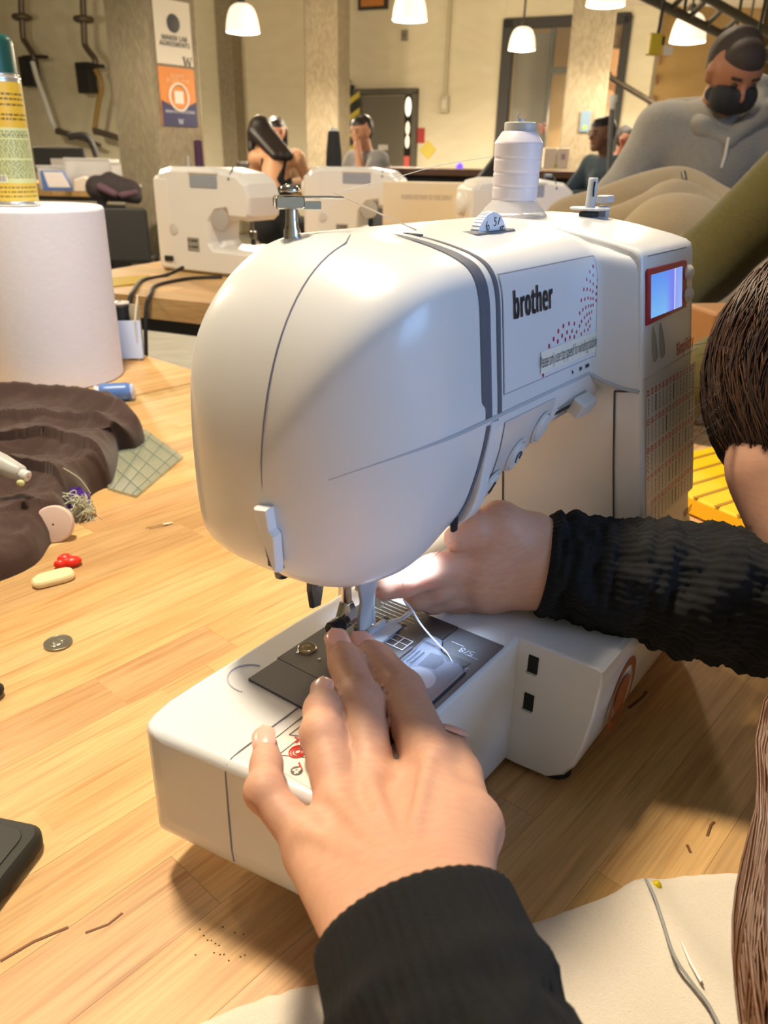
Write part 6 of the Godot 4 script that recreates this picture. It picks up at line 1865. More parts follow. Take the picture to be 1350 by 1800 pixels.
func build_background() -> void:
	# row of small machines behind
	var sm1 := small_machine("smaller white sewing machine behind, left one with a purple spool above it", Vector3(-0.5195, 0.0000, -2.5432), -0.50, 1.0)
	var sm2 := small_machine("smaller white sewing machine behind, right of the woman in black", Vector3(-0.1203, 0.0000, -3.0733) + Vector3(0, 0, -0.1), -0.20, 1.0)
	small_machine("smaller white sewing machine half hidden behind the big thread spool", Vector3(0.4037, 0.1454, -2.7000) * Vector3(1, 0, 1), 0.25, 0.95)
	for q in [[Vector3(-0.6070, 0.0300, -2.4001), Vector3(-0.6673, 0.0040, -2.4155), Vector3(-0.7055, 0.0030, -2.3127), Vector3(-0.6674, 0.0066, -2.1000), Vector3(-0.6665, -0.0130, -2.0600), Vector3(-0.6684, -0.0692, -2.0500), Vector3(-0.6626, -0.1889, -2.0500)], [Vector3(-0.4957, 0.0040, -2.4050), Vector3(-0.5856, 0.0040, -2.3568), Vector3(-0.6410, 0.0030, -2.2253), Vector3(-0.6118, 0.0053, -2.0600), Vector3(-0.6163, -0.0211, -2.0300), Vector3(-0.6224, -0.0913, -2.0200), Vector3(-0.6306, -0.1958, -2.0200)]]:
		var c := thing("power_cord", "black power cord hanging over the table edge, %s" % ("nearer the white cylinder" if q[0].y > 0.02 else "nearer the big machine's head"), "cord")
		part("cable", M.new().tube(spline(q, 8), 0.0055, 8), mat(rgb(40, 38, 36), 0.6), c)
	var mt := thing("cutting_mat", "flat yellow sheet on the table behind under the black cord", "mat")
	var mq := [Vector3(-0.7829, 0.0000, -2.1657), Vector3(-0.6982, 0.0000, -2.2587), Vector3(-0.7147, 0.0000, -2.4138), Vector3(-0.8386, -0.0000, -2.3488)]
	var poly := []
	for p in mq:
		poly.append(Vector2(p.x, -p.z))
	part("sheet", M.new().prism(poly, 0.003, T(Vector3(0, 0.001, 0), Vector3(-PI / 2, 0, 0)), 0.0005), mat(rgb(214, 180, 50), 0.3), mt)
	var bx := thing("carton", "tan-white carton panel with one faint printed line on the table behind", "box", Vector3(0.1179, 0.1150, -2.9000), -0.03)
	bx.position.y = 0.0
	part("carton_body", M.new().box(Vector3(0.285, 0.262, 0.08), Vector3(0, 0.131, 0), 0.004), mat(rgb(228, 212, 180), 0.8), bx)
	part("lettering", words("PLEASE RETURN TO THIS SHELF", 0.020, "Droid Sans", true), mat(rgb(186, 172, 158), 0.8), bx, T(Vector3(0.005, 0.215, 0.0412)) * T(Vector3.ZERO, Vector3.ZERO, Vector3(0.58, 1, 1)))
	var ps := thing("thread_spool", "slim dark purple spool standing on the left small machine", "spool", sm1.transform * Vector3(-0.065, 0.301, 0.0))
	part("winding", M.new().lathe([Vector2(0.001, 0), Vector2(0.013, 0), Vector2(0.012, 0.07), Vector2(0.001, 0.072)], 20), mat(rgb(70, 34, 62), 0.5), ps)
	var bc := thing("thread_spool", "tall black cone of thread on the small machine, in front of the man in grey", "spool", sm2.transform * Vector3(-0.095, 0.301, 0.0))
	part("winding", M.new().lathe([Vector2(0.001, 0), Vector2(0.030, 0), Vector2(0.028, 0.05), Vector2(0.021, 0.115), Vector2(0.018, 0.118)], 24), mat(rgb(28, 28, 30), 0.7), bc)
	part("cone_tip", M.new().lathe([Vector2(0.018, 0.116), Vector2(0.014, 0.128), Vector2(0.001, 0.129)], 20), mat(rgb(200, 200, 196), 0.5), bc)
	var br := thing("ruler", "upright blue ruler against the centre column", "ruler", Vector3(-0.56, 0, -8.5))
	part("ruler_blade", M.new().box(Vector3(0.048, 0.55, 0.012), Vector3(0, 0.275, 0), 0.002), mat(rgb(62, 92, 160), 0.5), br)
	var lid := thing("tub", "pale tub with a blue lid beside the black thread cone", "tub", Vector3(-0.66, 0, -8.4))
	part("tub_body", M.new().lathe([Vector2(0.001, 0), Vector2(0.085, 0), Vector2(0.092, 0.15)], 20), mat(rgb(190, 206, 220), 0.4), lid)
	part("tub_lid", M.new().lathe([Vector2(0.096, 0.15), Vector2(0.096, 0.215), Vector2(0.001, 0.22)], 20), mat(rgb(56, 90, 140), 0.4), lid)
	var ib := thing("box", "dark brown box between the woman in black and the blue-lidded tub", "box", Vector3(-0.82, 0, -8.6), 0.2)
	part("box_body", M.new().box(Vector3(0.17, 0.20, 0.12), Vector3(0, 0.10, 0), 0.004), mat(rgb(62, 44, 38), 0.7), ib)
	var lt := thing("laptop", "dark laptop lid standing open behind the left small machine", "laptop", Vector3(-1.40, 0.008, -8.75), -0.1)
	part("screen_lid", M.new().box(Vector3(0.36, 0.24, 0.012), Vector3(0, 0.12, 0), 0.004), mat(rgb(62, 54, 48), 0.5), lt)
	part("keyboard_base", M.new().box(Vector3(0.36, 0.015, 0.24), Vector3(0, 0.0, 0.12), 0.004), mat(rgb(50, 46, 42), 0.5), lt)
	var cup := thing("cup", "small white cup beside the dark laptop", "cup", Vector3(-1.16, 0, -8.6))
	part("cup_body", M.new().lathe([Vector2(0.001, 0), Vector2(0.05, 0), Vector2(0.062, 0.26), Vector2(0.057, 0.26), Vector2(0.046, 0.01), Vector2(0.001, 0.01)], 20), mat(rgb(236, 230, 220), 0.5), cup)
	people()
	left_clutter()
	on_walls()
	right_side()

func people() -> void:
	var dark := mat(rgb(34, 24, 20), 0.5)
	var j := seated(0.20)
	j.head = Vector3(0.15, 1.38, 0.26)
	j.face = Vector3(0.45, -0.35, 1)
	j.fall = Vector3(-0.16, 0.04, 0.0)
	figure("woman with long dark hair and a black strappy dress, seen from behind", Vector3(-0.9264, 0.2158, -6.4000), 2.9, j, {"skin": rgb(206, 152, 112), "cloth": mat(rgb(22, 20, 22), 0.9), "sleeves": 0, "hair": dark, "long": true, "legs": mat(rgb(20, 18, 20), 0.9)})
	j = seated(0.05)
	j.rw = Vector3(-0.02, 1.30, 0.22)
	j.face = Vector3(0.1, -0.1, 1)
	figure("dark-haired woman facing us beyond the woman in black", Vector3(-1.0832, 0.1815, -8.2000), 0.1, j, {"skin": rgb(214, 156, 124), "cloth": mat(rgb(150, 120, 92), 0.9), "sleeves": 2, "hair": dark, "long": true})
	j = seated(0.05)
	j.lw = Vector3(0.06, 1.32, 0.20)
	j.le = Vector3(0.20, 1.05, 0.26)
	j.face = Vector3(0.1, -0.08, 1)
	figure("bearded man in a grey t-shirt sitting sideways before the grey door", Vector3(-0.1749, 0.2129, -7.4000), -0.85, j, {"skin": rgb(192, 138, 104), "cloth": mat(rgb(140, 138, 138), 0.9), "sleeves": 1, "hair": dark})
	# hooded man
	j = {"hip": Vector3(0, 0.95, 0), "chest": Vector3(0, 1.26, 0.10), "head": Vector3(0.0, 1.535, 0.23), "face": Vector3(0.10, -0.62, 1), "ls": Vector3(0.175, 1.365, 0.10), "rs": Vector3(-0.175, 1.365, 0.10), "le": Vector3(0.31, 1.13, 0.16), "re": Vector3(-0.33, 1.13, 0.16), "lw": Vector3(0.24, 0.98, 0.36), "rw": Vector3(-0.36, 0.99, 0.40), "lk": Vector3(0.11, 0.50, 0.04), "rk": Vector3(-0.11, 0.50, 0.04), "lf": Vector3(0.11, 0.07, 0), "rf": Vector3(-0.11, 0.07, 0)}
	var fleece := noisy(rgb(142, 138, 130), rgb(124, 121, 115), 0.1, 0.95, Vector3.ONE * 3, {"rim_enabled": true, "rim": 0.3})
	var man := figure("man with cropped hair, black face mask and grey hooded sweatshirt looking down", Vector3(1.1291, 0.3101, -3.2500), 0.06, j, {"skin": rgb(150, 100, 72), "cloth": fleece, "sleeves": 2, "bulk": 0.012, "hair": mat(rgb(46, 34, 28), 0.7), "legs": mat(rgb(40, 40, 44), 0.9)}, 0.0085)
	var f: Vector3 = j.face.normalized()
	var up := (Vector3.UP - f * f.y).normalized()
	var hd: Vector3 = j.head
	var sd := up.cross(f)
	part("face_mask", skin([[hd - up * 0.048 + f * 0.060 - sd * 0.028, hd - up * 0.048 + f * 0.060 + sd * 0.028, 0.052, 0.052], [hd - up * 0.030 + f * 0.095, hd - up * 0.080 + f * 0.070, 0.022, 0.024], [hd - up * 0.06 + sd * 0.06 + f * 0.02, hd - up * 0.06 - sd * 0.06 + f * 0.02, 0.022, 0.022]], 0.006, 0.012), mat(rgb(26, 28, 32), 0.8), man)
	part("hood", skin([[Vector3(0.10, 1.44, 0.02), Vector3(0.16, 1.50, 0.10), 0.06, 0.045], [Vector3(0.17, 1.50, 0.10), Vector3(0.13, 1.42, 0.20), 0.04, 0.035], [Vector3(-0.11, 1.42, 0.06), Vector3(-0.07, 1.37, 0.20), 0.045, 0.035], [Vector3(-0.07, 1.37, 0.20), Vector3(0.02, 1.33, 0.23), 0.034, 0.026], [Vector3(0.13, 1.42, 0.20), Vector3(0.02, 1.33, 0.23), 0.035, 0.026], [Vector3(0.10, 1.44, 0.0), Vector3(-0.11, 1.42, 0.0), 0.05, 0.05]], 0.008, 0.02), fleece, man)
	part("zip_pull", M.new().tube([Vector3(0.01, 1.34, 0.258), Vector3(0.008, 1.28, 0.262), Vector3(0.004, 1.245, 0.258)], 0.006, 6), mat(rgb(200, 196, 188), 0.5), man)
	part("zip", M.new().tube([Vector3(0.006, 1.27, 0.255), Vector3(0.0, 1.10, 0.235)], 0.004, 6), mat(rgb(112, 110, 106), 0.6), man)
	var rng := RandomNumberGenerator.new()
	# pair far right
	j = seated(0.1)
	j.head = Vector3(0, 1.43, 0.18)
	figure("person in a dark blue top with black hair by the right column", Vector3(1.7463, 0.3026, -6.7000), -1.1, j, {"skin": rgb(120, 82, 62), "cloth": mat(rgb(50, 64, 76), 0.9), "sleeves": 2, "hair": mat(rgb(20, 18, 18), 0.6), "legs": mat(rgb(22, 22, 26), 0.9)}, 0.016)
	figure("person in an orange-red top mostly hidden behind the one in dark blue", Vector3(2.1305, 0.3161, -8.4000), 0.6, j, {"skin": rgb(140, 92, 70), "cloth": mat(rgb(190, 78, 48), 0.9), "sleeves": 2, "hair": mat(rgb(26, 22, 20), 0.6)}, 0.018)
	figure("person in black partly hidden by the hooded man's sleeve", Vector3(2.8014, 0.3500, -9.2000), -0.4, j, {"skin": rgb(120, 82, 62), "cloth": mat(rgb(28, 28, 32), 0.9), "sleeves": 2, "hair": mat(rgb(40, 24, 20), 0.6)}, 0.018)
	# olive jacket at the right edge
	j = {"hip": Vector3(0, 0.80, 0), "chest": Vector3(0, 1.16, 0.0), "head": Vector3(0.02, 1.53, 0.0), "face": Vector3(0, -0.3, 1), "ls": Vector3(0.20, 1.31, 0.03), "rs": Vector3(-0.19, 1.31, 0.03), "le": Vector3(0.24, 1.13, 0.31), "re": Vector3(-0.25, 1.10, 0.20), "lw": Vector3(0.10, 0.99, 0.42), "rw": Vector3(-0.12, 0.97, 0.42), "lk": Vector3(0.12, 0.78, 0.42), "rk": Vector3(-0.12, 0.78, 0.42), "lf": Vector3(0.12, 0.20, 0.40), "rf": Vector3(-0.12, 0.20, 0.40)}
	figure("person in a dark olive jacket cut off by the right edge", Vector3(0.7961, 0.2473, -1.2200), -1.35, j, {"skin": rgb(176, 122, 90), "cloth": noisy(rgb(84, 78, 34), rgb(66, 60, 26), 0.1, 0.95, Vector3.ONE * 5, {"rim_enabled": true, "rim": 0.3}), "sleeves": 2, "hair": mat(rgb(34, 26, 22), 0.6)}, 0.010)

func left_clutter() -> void:
	var tub := mat(Color(0.86, 0.85, 0.84, 0.55), 0.25, 0.0, {"transparency": BaseMaterial3D.TRANSPARENCY_ALPHA})
	var bin := func(label: String, at: Vector3, w: float, h: float, fill: Color):
		var o := thing("storage_bin", label, "bin", Vector3(at.x, -0.02, at.z), 0.0, "clear plastic bins on the far workbench")
		part("bin_front", M.new().box(Vector3(w, h, 0.01), Vector3(0, h / 2, 0.14), 0.003), tub, o)
		part("bin_back", M.new().box(Vector3(w, h, 0.01), Vector3(0, h / 2, -0.14), 0.003), tub, o)
		for s in [-1, 1]:
			part("bin_side", M.new().box(Vector3(0.01, h, 0.28), Vector3(s * w / 2, h / 2, 0), 0.003), tub, o)
		part("bin_rim", M.new().box(Vector3(w + 0.02, 0.02, 0.02), Vector3(0, h, 0.145), 0.004), mat(rgb(206, 202, 196), 0.4), o)
		part("contents", M.new().box(Vector3(w * 0.9, h * 0.5, 0.22), Vector3(0, h * 0.27, 0), 0.03), mat(fill, 0.9), o)
	bin.call("clear bin with green bits at the left of the far workbench", Vector3(-3.2217, 0.0800, -8.2000), 0.24, 0.20, rgb(150, 160, 140))
	bin.call("clear bin with dark red cloth in it on the far workbench", Vector3(-2.8641, 0.0869, -8.2000), 0.42, 0.27, rgb(120, 70, 80))
	bin.call("clear bin with a black label in front of the poster column", Vector3(-2.5177, 0.0936, -8.2000), 0.24, 0.24, rgb(196, 190, 186))
	var bb := thing("box", "blue box holding white papers, leaning on the far workbench", "box", Vector3(-3.0931, 0.0215, -7.9000), 0.25)
	bb.position.y = -0.02
	part("box_body", M.new().prism([Vector2(-0.13, 0), Vector2(0.13, 0), Vector2(0.06, 0.17), Vector2(-0.14, 0.17)], 0.10, T(), 0.006), mat(rgb(78, 112, 176), 0.6), bb)
	part("papers", M.new().prism([Vector2(-0.08, 0.03), Vector2(0.11, 0.03), Vector2(0.05, 0.16), Vector2(-0.11, 0.16)], 0.012, T(Vector3(0, 0, 0.10)), 0.002), mat(rgb(236, 226, 220), 0.8), bb)
	var wb := thing("gadget", "rounded white box standing beside the blue box", "box", Vector3(-2.8095, 0.0497, -7.8000), -0.1)
	wb.position.y = -0.02
	part("shell", M.new().prism([Vector2(-0.09, 0), Vector2(0.09, 0), Vector2(0.07, 0.11), Vector2(0.02, 0.13), Vector2(-0.07, 0.10)], 0.08, T(), 0.012), mat(rgb(232, 214, 196), 0.6), wb)
	var ws := thing("paper_stack", "stack of white papers at the far workbench's right end", "papers", Vector3(-2.2517, 0.0476, -7.9000), 0.05)
	ws.position.y = -0.02
	for k in 3:
		part("sheet_bundle", M.new().box(Vector3(0.30 - 0.03 * k, 0.022, 0.22), Vector3(0.01 * k, 0.012 + 0.024 * k, 0.01 * k), 0.003), mat(rgb(232, 224, 212), 0.8), ws)
	var bag := thing("backpack", "black and plum backpack slumped over a chair at the far workbench", "bag", Vector3(-2.3342, 0.0193, -7.2000))
	part("bag_body", skin([[Vector3(-0.16, 0.02, 0), Vector3(0.12, 0.0, 0), 0.10, 0.09], [Vector3(-0.05, 0.08, 0), Vector3(0.10, 0.03, 0.02), 0.07, 0.06], [Vector3(0.05, -0.02, 0.04), Vector3(0.17, -0.05, 0.03), 0.06, 0.05], [Vector3(-0.14, -0.06, 0), Vector3(-0.13, -0.16, 0), 0.05, 0.02]], 0.012, 0.03), mat(rgb(44, 36, 38), 0.8), bag)
	part("bag_pocket", skin([[Vector3(-0.10, 0.03, 0.10), Vector3(0.02, -0.02, 0.12), 0.035, 0.03], [Vector3(0.08, -0.03, 0.10), Vector3(0.17, -0.01, 0.06), 0.03, 0.03]], 0.009, 0.02), mat(rgb(88, 62, 74), 0.8), bag)
	for q in [[222, 7.0, "nearest the backpack"], [150, 7.3, "left of the backpack"]]:
		var ch := thing("chair", "black chair under the far workbench, %s" % q[2], "chair", Vector3(-2.2230, -0.2596, -7.0000) if q[0] == 222 else Vector3(-2.8402, -0.2958, -7.3000), 0.1)
		ch.position.y = FLOOR
		var bl := mat(rgb(36, 34, 32), 0.6)
		part("backrest", M.new().box(Vector3(0.44, 0.42, 0.04), Vector3(0, 0.62, 0.20), 0.02), bl, ch)
		part("seat", M.new().box(Vector3(0.44, 0.05, 0.42), Vector3(0, 0.42, 0), 0.02), bl, ch)
		for sx in [-1, 1]:
			for sz in [-1, 1]:
				part("leg", M.new().tube([Vector3(sx * 0.2, 0, sz * 0.19), Vector3(sx * 0.19, 0.80 if sz > 0 else 0.42, sz * 0.19)], 0.016, 8), bl, ch)
		part("crossbar", M.new().tube([Vector3(-0.2, 0.18, 0.19), Vector3(0.2, 0.18, 0.19)], 0.012, 8), mat(rgb(150, 140, 120), 0.4, 0.5), ch)
	var cab := thing("cabinet", "dark cabinet with pale shelf edges under the far workbench", "cabinet", Vector3(-2.5657, -0.3945, -8.6000))
	cab.position.y = FLOOR
	part("cabinet_body", M.new().box(Vector3(1.5, 0.74, 0.3), Vector3(-0.1, 0.37, -0.1), 0.01), mat(rgb(38, 36, 33), 0.7), cab)
	for q in [[0.10, 0.48, 0.20], [-0.55, 0.26, 0.22], [0.12, 0.14, 0.30], [0.5, 0.16, 0.12]]:
		part("shelf_edge", M.new().box(Vector3(q[2], 0.035, 0.02), Vector3(q[0], q[1], 0.06), 0.004), mat(rgb(190, 184, 170), 0.6), cab)
	var cart := thing("monitor", "dark screen standing behind the clear bins at the left", "monitor", Vector3(-3.4957, 0.1212, -9.0000), -0.05)
	cart.position.y = -0.02
	part("screen_housing", M.new().box(Vector3(0.56, 0.26, 0.05), Vector3(0.02, 0.24, 0), 0.02), mat(rgb(48, 46, 44), 0.6), cart)
	part("stand", M.new().box(Vector3(0.06, 0.14, 0.05), Vector3(0.02, 0.07, -0.02), 0.01).box(Vector3(0.24, 0.02, 0.16), Vector3(0.02, 0.01, 0), 0.005), mat(rgb(48, 46, 44), 0.6), cart)
	part("note", M.new().box(Vector3(0.18, 0.14, 0.006), Vector3(0.02, 0.19, 0.03), 0.001), mat(rgb(214, 206, 200), 0.7), cart)
	var kl := thing("lamp_arm", "black curved lamp arm behind the clear bins", "lamp arm", Vector3.ZERO)
	part("arm_tube", M.new().tube(spline([Vector3(-3.3199, 0.4477, -8.9000), Vector3(-3.1545, 0.4613, -8.9000), Vector3(-3.0929, 0.3992, -8.9000), Vector3(-3.0520, 0.2666, -8.9000)], 6), 0.035, 8), mat(rgb(44, 42, 40), 0.6), kl)

func on_walls() -> void:
	# posters on the right face of the left column
	var face := Transform3D(Basis(Vector3.UP, -0.62 + PI / 2 - PI / 2), Vector3(-2.1265, 0.4061, -8.0000) * Vector3(1, 0, 1))
	var turn := -0.62 + PI / 2
	var fb := Basis(Vector3.UP, turn)
	var out := fb.z
	var ctr := Vector3(-2.1265, 0.4061, -8.0000)
	var put := func(called: String, label: String, py0: float, py1: float, col: Color):
		var o := thing(called, label, "poster", Vector3(ctr.x, 0, ctr.z) + out * 0.281, turn)
		part("sheet", M.new().box(Vector3(0.40, py1 - py0, 0.006), Vector3(-0.005, (py0 + py1) / 2, 0.004), 0.001), mat(col, 0.6), o)
		return o
	var y0 := (Vector3(-1.9735, 0.5382, -7.9000)).y
	var y1 := (Vector3(-1.9312, 0.9982, -7.9000)).y
	var y2 := (Vector3(-1.8851, 1.5005, -7.9000)).y
	var a = put.call("poster", "white poster with a dark round emblem, upper one on the left column", y1 + 0.02, y2, rgb(228, 220, 204))
	var hgt := y2 - y1
	part("emblem", M.new().lathe([Vector2(0.001, 0.004), Vector2(0.070, 0.004), Vector2(0.072, 0)], 24, T(Vector3(0, y1 + hgt * 0.66, 0.006), Vector3(PI / 2, 0, 0))), mat(rgb(70, 70, 74), 0.6), a)
	part("lettering", words("MAKER LAB", 0.052, "Droid Sans", true), mat(rgb(70, 70, 74), 0.6), a, T(Vector3(0, y1 + hgt * 0.44, 0.009)))
	part("lettering", words("AGREEMENTS", 0.052, "Droid Sans", true), mat(rgb(70, 70, 74), 0.6), a, T(Vector3(0, y1 + hgt * 0.35, 0.009)))
	part("lettering", words("W", 0.105, "Droid Serif", true), mat(rgb(50, 48, 50), 0.6), a, T(Vector3(0.125, y1 + hgt * 0.10, 0.009)))
	var b = put.call("poster", "orange and navy poster, lower one on the left column", y0, y1, rgb(224, 140, 64))
	hgt = y1 - y0
	part("navy_field", M.new().prism([Vector2(-0.200, 0), Vector2(0.195, 0), Vector2(0.195, hgt * 0.44), Vector2(0.10, hgt * 0.36), Vector2(0, hgt * 0.30), Vector2(-0.10, hgt * 0.36), Vector2(-0.200, hgt * 0.44)], 0.003, T(Vector3(0, y0, 0.006)), 0.0), mat(rgb(44, 46, 92), 0.6), b)
	part("emblem", M.new().tube(ring_path(Vector3(0, y0 + hgt * 0.50, 0.010), Vector3(0.105, 0, 0), Vector3(0, 0.105, 0)), 0.010, 6, false), mat(rgb(236, 224, 210), 0.6), b)
	part("emblem", M.new().box(Vector3(0.10, 0.10, 0.004), Vector3(0, y0 + hgt * 0.50, 0.009), 0.03), mat(rgb(236, 224, 210), 0.6), b)
	for q in [["ALWAYS", 0.86, 0.040], ["BE SAFE HERE", 0.78, 0.040]]:
		part("lettering", words(q[0], q[2], "Droid Sans", true), mat(rgb(240, 190, 140), 0.6), b, T(Vector3(0, y0 + hgt * q[1], 0.009)))
	part("lettering", words("WEAR EYE PROTECTION", 0.030, "Droid Sans", true), mat(rgb(200, 200, 220), 0.6), b, T(Vector3(0, y0 + hgt * 0.25, 0.011)))
	part("lettering", words("W", 0.06, "Droid Serif", true), mat(rgb(200, 200, 220), 0.6), b, T(Vector3(0, y0 + hgt * 0.08, 0.011)))
	# suction arms with black boxes on the wall at the left
	var met := mat(rgb(96, 84, 72), 0.4, 0.5)
	for q in [[[Vector3(-6.1842, 2.7179, -15.3320), Vector3(-6.2753, 2.0745, -15.3745), Vector3(-6.2319, 1.9401, -15.3542), Vector3(-6.1218, 1.7778, -15.3029), Vector3(-6.1134, 1.7019, -15.2990)], [Vector3(-6.1835, 1.6751, -15.3868), Vector3(-6.1308, 1.4002, -15.3622), Vector3(-6.0147, 1.0070, -15.3081), Vector3(-5.9443, 0.7411, -15.2753), Vector3(-5.8463, 0.6062, -15.1744)], Vector3(-6.3589, 1.5391, -15.6341), Vector3(-6.1097, 1.7409, -15.3524), "left", rgb(214, 216, 214)], [[Vector3(-4.9662, 2.6475, -14.7640), Vector3(-5.0451, 1.9801, -14.8008), Vector3(-5.0247, 1.8350, -14.7913), Vector3(-4.8933, 1.6858, -14.7300), Vector3(-4.8841, 1.6043, -14.7257)], [Vector3(-4.9187, 1.5282, -14.7970), Vector3(-4.8432, 1.2952, -14.7618), Vector3(-4.9567, 1.0018, -14.8147), Vector3(-5.0644, 0.6832, -14.8650), Vector3(-5.0646, 0.6120, -14.8099)], Vector3(-5.1865, 1.4221, -15.0874), Vector3(-5.0002, 1.5794, -14.8350), "right", rgb(150, 120, 60)]]:
		var o := thing("suction_arm", "jointed fume hose hanging on the wall, %s one of the pair" % q[4], "hose", Vector3.ZERO)
		part("drop_pipe", M.new().tube(spline(q[0], 6), 0.050, 10), met, o)
		part("hose", M.new().tube(spline(q[1], 6), 0.042, 10), mat(q[5], 0.35), o)
		part("hood", M.new().tube(spline([q[1][4], q[1][4] + Vector3(0.35, -0.08, 0.1), q[1][4] + Vector3(0.8, -0.22, 0.2)], 4), [0.06, 0.05, 0.05, 0.05, 0.05, 0.04, 0.04, 0.035, 0.03], 8), met, o)
		part("black_box", M.new().box(Vector3(0.30, 0.46, 0.20), Vector3.ZERO, 0.02), mat(rgb(34, 34, 34), 0.6), o, T(q[2], Vector3(0, WALL_TURN, 0)))
		part("bracket", M.new().box(Vector3(0.46, 0.05, 0.16), Vector3.ZERO, 0.01), mat(rgb(30, 30, 30), 0.6), o, T(q[3], Vector3(0, WALL_TURN, 0)))
		part("joint", M.new().tube(ring_path(q[0][0].lerp(q[0][1], 0.62), Vector3(0.12, 0, 0), Vector3(0, 0, 0.12)), 0.045, 8, false), met, o)
	var wt := T(Vector3.ZERO, Vector3(0, WALL_TURN, 0))
	var flat := func(called: String, label: String, cat: String, at: Vector3, size: Vector3, m: Material, roll := 0.0):
		var o := thing(called, label, cat, at, WALL_TURN)
		part("plate", M.new().box(size, Vector3.ZERO, 0.004, T(Vector3.ZERO, Vector3(0, 0, roll))), m, o)
		return o
	flat.call("paper", "red square paper pinned on the wall right of the grey door", "paper", Vector3(0.3942, 0.6056, -12.8052), Vector3(0.19, 0.20, 0.006), mat(rgb(176, 62, 58), 0.7))
	flat.call("paper", "yellow diamond-turned paper on the wall below the red paper", "paper", Vector3(0.5333, 0.4180, -12.7403), Vector3(0.19, 0.19, 0.006), mat(rgb(216, 196, 92), 0.7), 0.85)
	var th = flat.call("thermostat", "small grey box on the wall above the red paper", "box", Vector3(0.1485, 1.8809, -12.9087), Vector3(0.09, 0.13, 0.04), mat(rgb(128, 122, 106), 0.5))
	part("dial", M.new().lathe([Vector2(0.001, 0.025), Vector2(0.02, 0.025), Vector2(0.02, 0.018)], 12, T(Vector3.ZERO, Vector3(PI / 2, 0, 0))), mat(rgb(90, 86, 76), 0.5), th)
	var sw = flat.call("switch_box", "metal switch box at the foot of the wall conduit", "switch", Vector3(0.7461, 1.0108, -12.6080), Vector3(0.12, 0.22, 0.07), mat(rgb(186, 176, 152), 0.4))
	part("conduit", M.new().tube([Vector3(0, 0.1, 0), Vector3(0.02, 3.0, 0)], 0.022, 8), mat(rgb(190, 178, 148), 0.5), sw)
	part("switch_face", M.new().box(Vector3(0.07, 0.12, 0.01), Vector3(0, 0, 0.04), 0.004), mat(rgb(214, 206, 186), 0.4), sw)
	var cm = flat.call("speaker", "small black device on the wall above the hazard-striped door edge", "device", Vector3(-0.6308, 1.2053, -13.2279), Vector3(0.08, 0.13, 0.10), mat(rgb(34, 34, 34), 0.5))
	part("mount", M.new().tube([Vector3(0, 0.06, 0), Vector3(-0.02, 0.14, -0.05)], 0.012, 6), mat(rgb(150, 140, 120), 0.5), cm)
	var pc = flat.call("picture", "dark framed orange picture cut by the top edge", "picture", Vector3(-0.3053, 2.3806, -13.1093), Vector3(0.46, 0.34, 0.05), mat(rgb(50, 44, 38), 0.5))
	part("print", M.new().box(Vector3(0.36, 0.26, 0.01), Vector3(0, 0, 0.025), 0.002), mat(rgb(196, 124, 56), 0.6), pc)
	var sg := thing("sign", "small blue-grey sign taped on the right column", "sign", Vector3(2.0588, 0.7056, -9.3600), -0.20)
	part("plate", M.new().box(Vector3(0.10, 0.20, 0.008), Vector3.ZERO, 0.001), mat(rgb(104, 128, 148), 0.6), sg)
	part("green_mark", M.new().box(Vector3(0.04, 0.04, 0.004), Vector3(0.0, -0.06, 0.005), 0.004), mat(rgb(140, 176, 70), 0.6), sg)
	# on the dark counter
	var gd := thing("gadget", "small gadget glowing violet on the dark counter", "gadget", Vector3(0.6255, 0.2586, -7.8500))
	part("gadget_lamp", M.new().ball(Vector3(0.035, 0.03, 0.03), Vector3.ZERO, 14), glow(rgb(120, 90, 255), 1.1), gd)
	var oc := thing("office_chair", "black chair back leaning left of the big thread spool", "chair", Vector3(0.7874, 0.2418, -6.8000))
	part("backrest", M.new().prism([Vector2(-0.16, -0.12), Vector2(0.16, -0.12), Vector2(0.16, 0.22), Vector2(0.08, 0.20), Vector2(-0.04, 0.04)], 0.08, T(), 0.02), mat(rgb(34, 32, 32), 0.7), oc)
	part("stem", M.new().tube([Vector3(0, -0.1, 0.04), Vector3(0, -1.2, 0.04)], 0.03, 8), mat(rgb(40, 40, 40), 0.5), oc)
	var lb := thing("carton", "pair of white cartons with a small emblem on the dark counter", "box", Vector3(1.5042, 0.2557, -7.9000), -0.06)
	for s in [-1, 1]:
		part("carton_half", M.new().box(Vector3(0.11, 0.17, 0.10), Vector3(s * 0.058, 0.085, 0), 0.004), mat(rgb(234, 224, 210), 0.7), lb)
	part("emblem", M.new().tube(ring_path(Vector3(-0.012, 0.125, 0.056), Vector3(0.012, 0, 0), Vector3(0, 0.014, 0)), 0.004, 6, false), mat(rgb(250, 246, 240), 0.5), lb)
	part("green_tag", M.new().box(Vector3(0.03, 0.03, 0.004), Vector3(0.0, 0.02, 0.052), 0.003), mat(rgb(190, 206, 80), 0.6), lb)
	part("print", M.new().box(Vector3(0.04, 0.05, 0.002), Vector3(0.06, 0.10, 0.051), 0.001), mat(rgb(176, 164, 176), 0.6), lb)
	var fl := thing("flowers", "small pink flowers standing behind the big thread spool", "flowers", Vector3(1.3033, 0.5571, -7.8500))
	var rng := RandomNumberGenerator.new()
	rng.seed = 6
	for k in 12:
		part("blossom", M.new().ball(Vector3.ONE * 0.016, Vector3(rng.randf_range(-0.07, 0.07), rng.randf_range(-0.06, 0.06), rng.randf_range(-0.03, 0.03)), 8), mat(rgb(190, 128, 118), 0.8), fl)
	part("vase", M.new().lathe([Vector2(0.001, -0.32), Vector2(0.04, -0.32), Vector2(0.05, -0.15), Vector2(0.03, -0.06)], 16), mat(rgb(150, 110, 90), 0.5), fl)

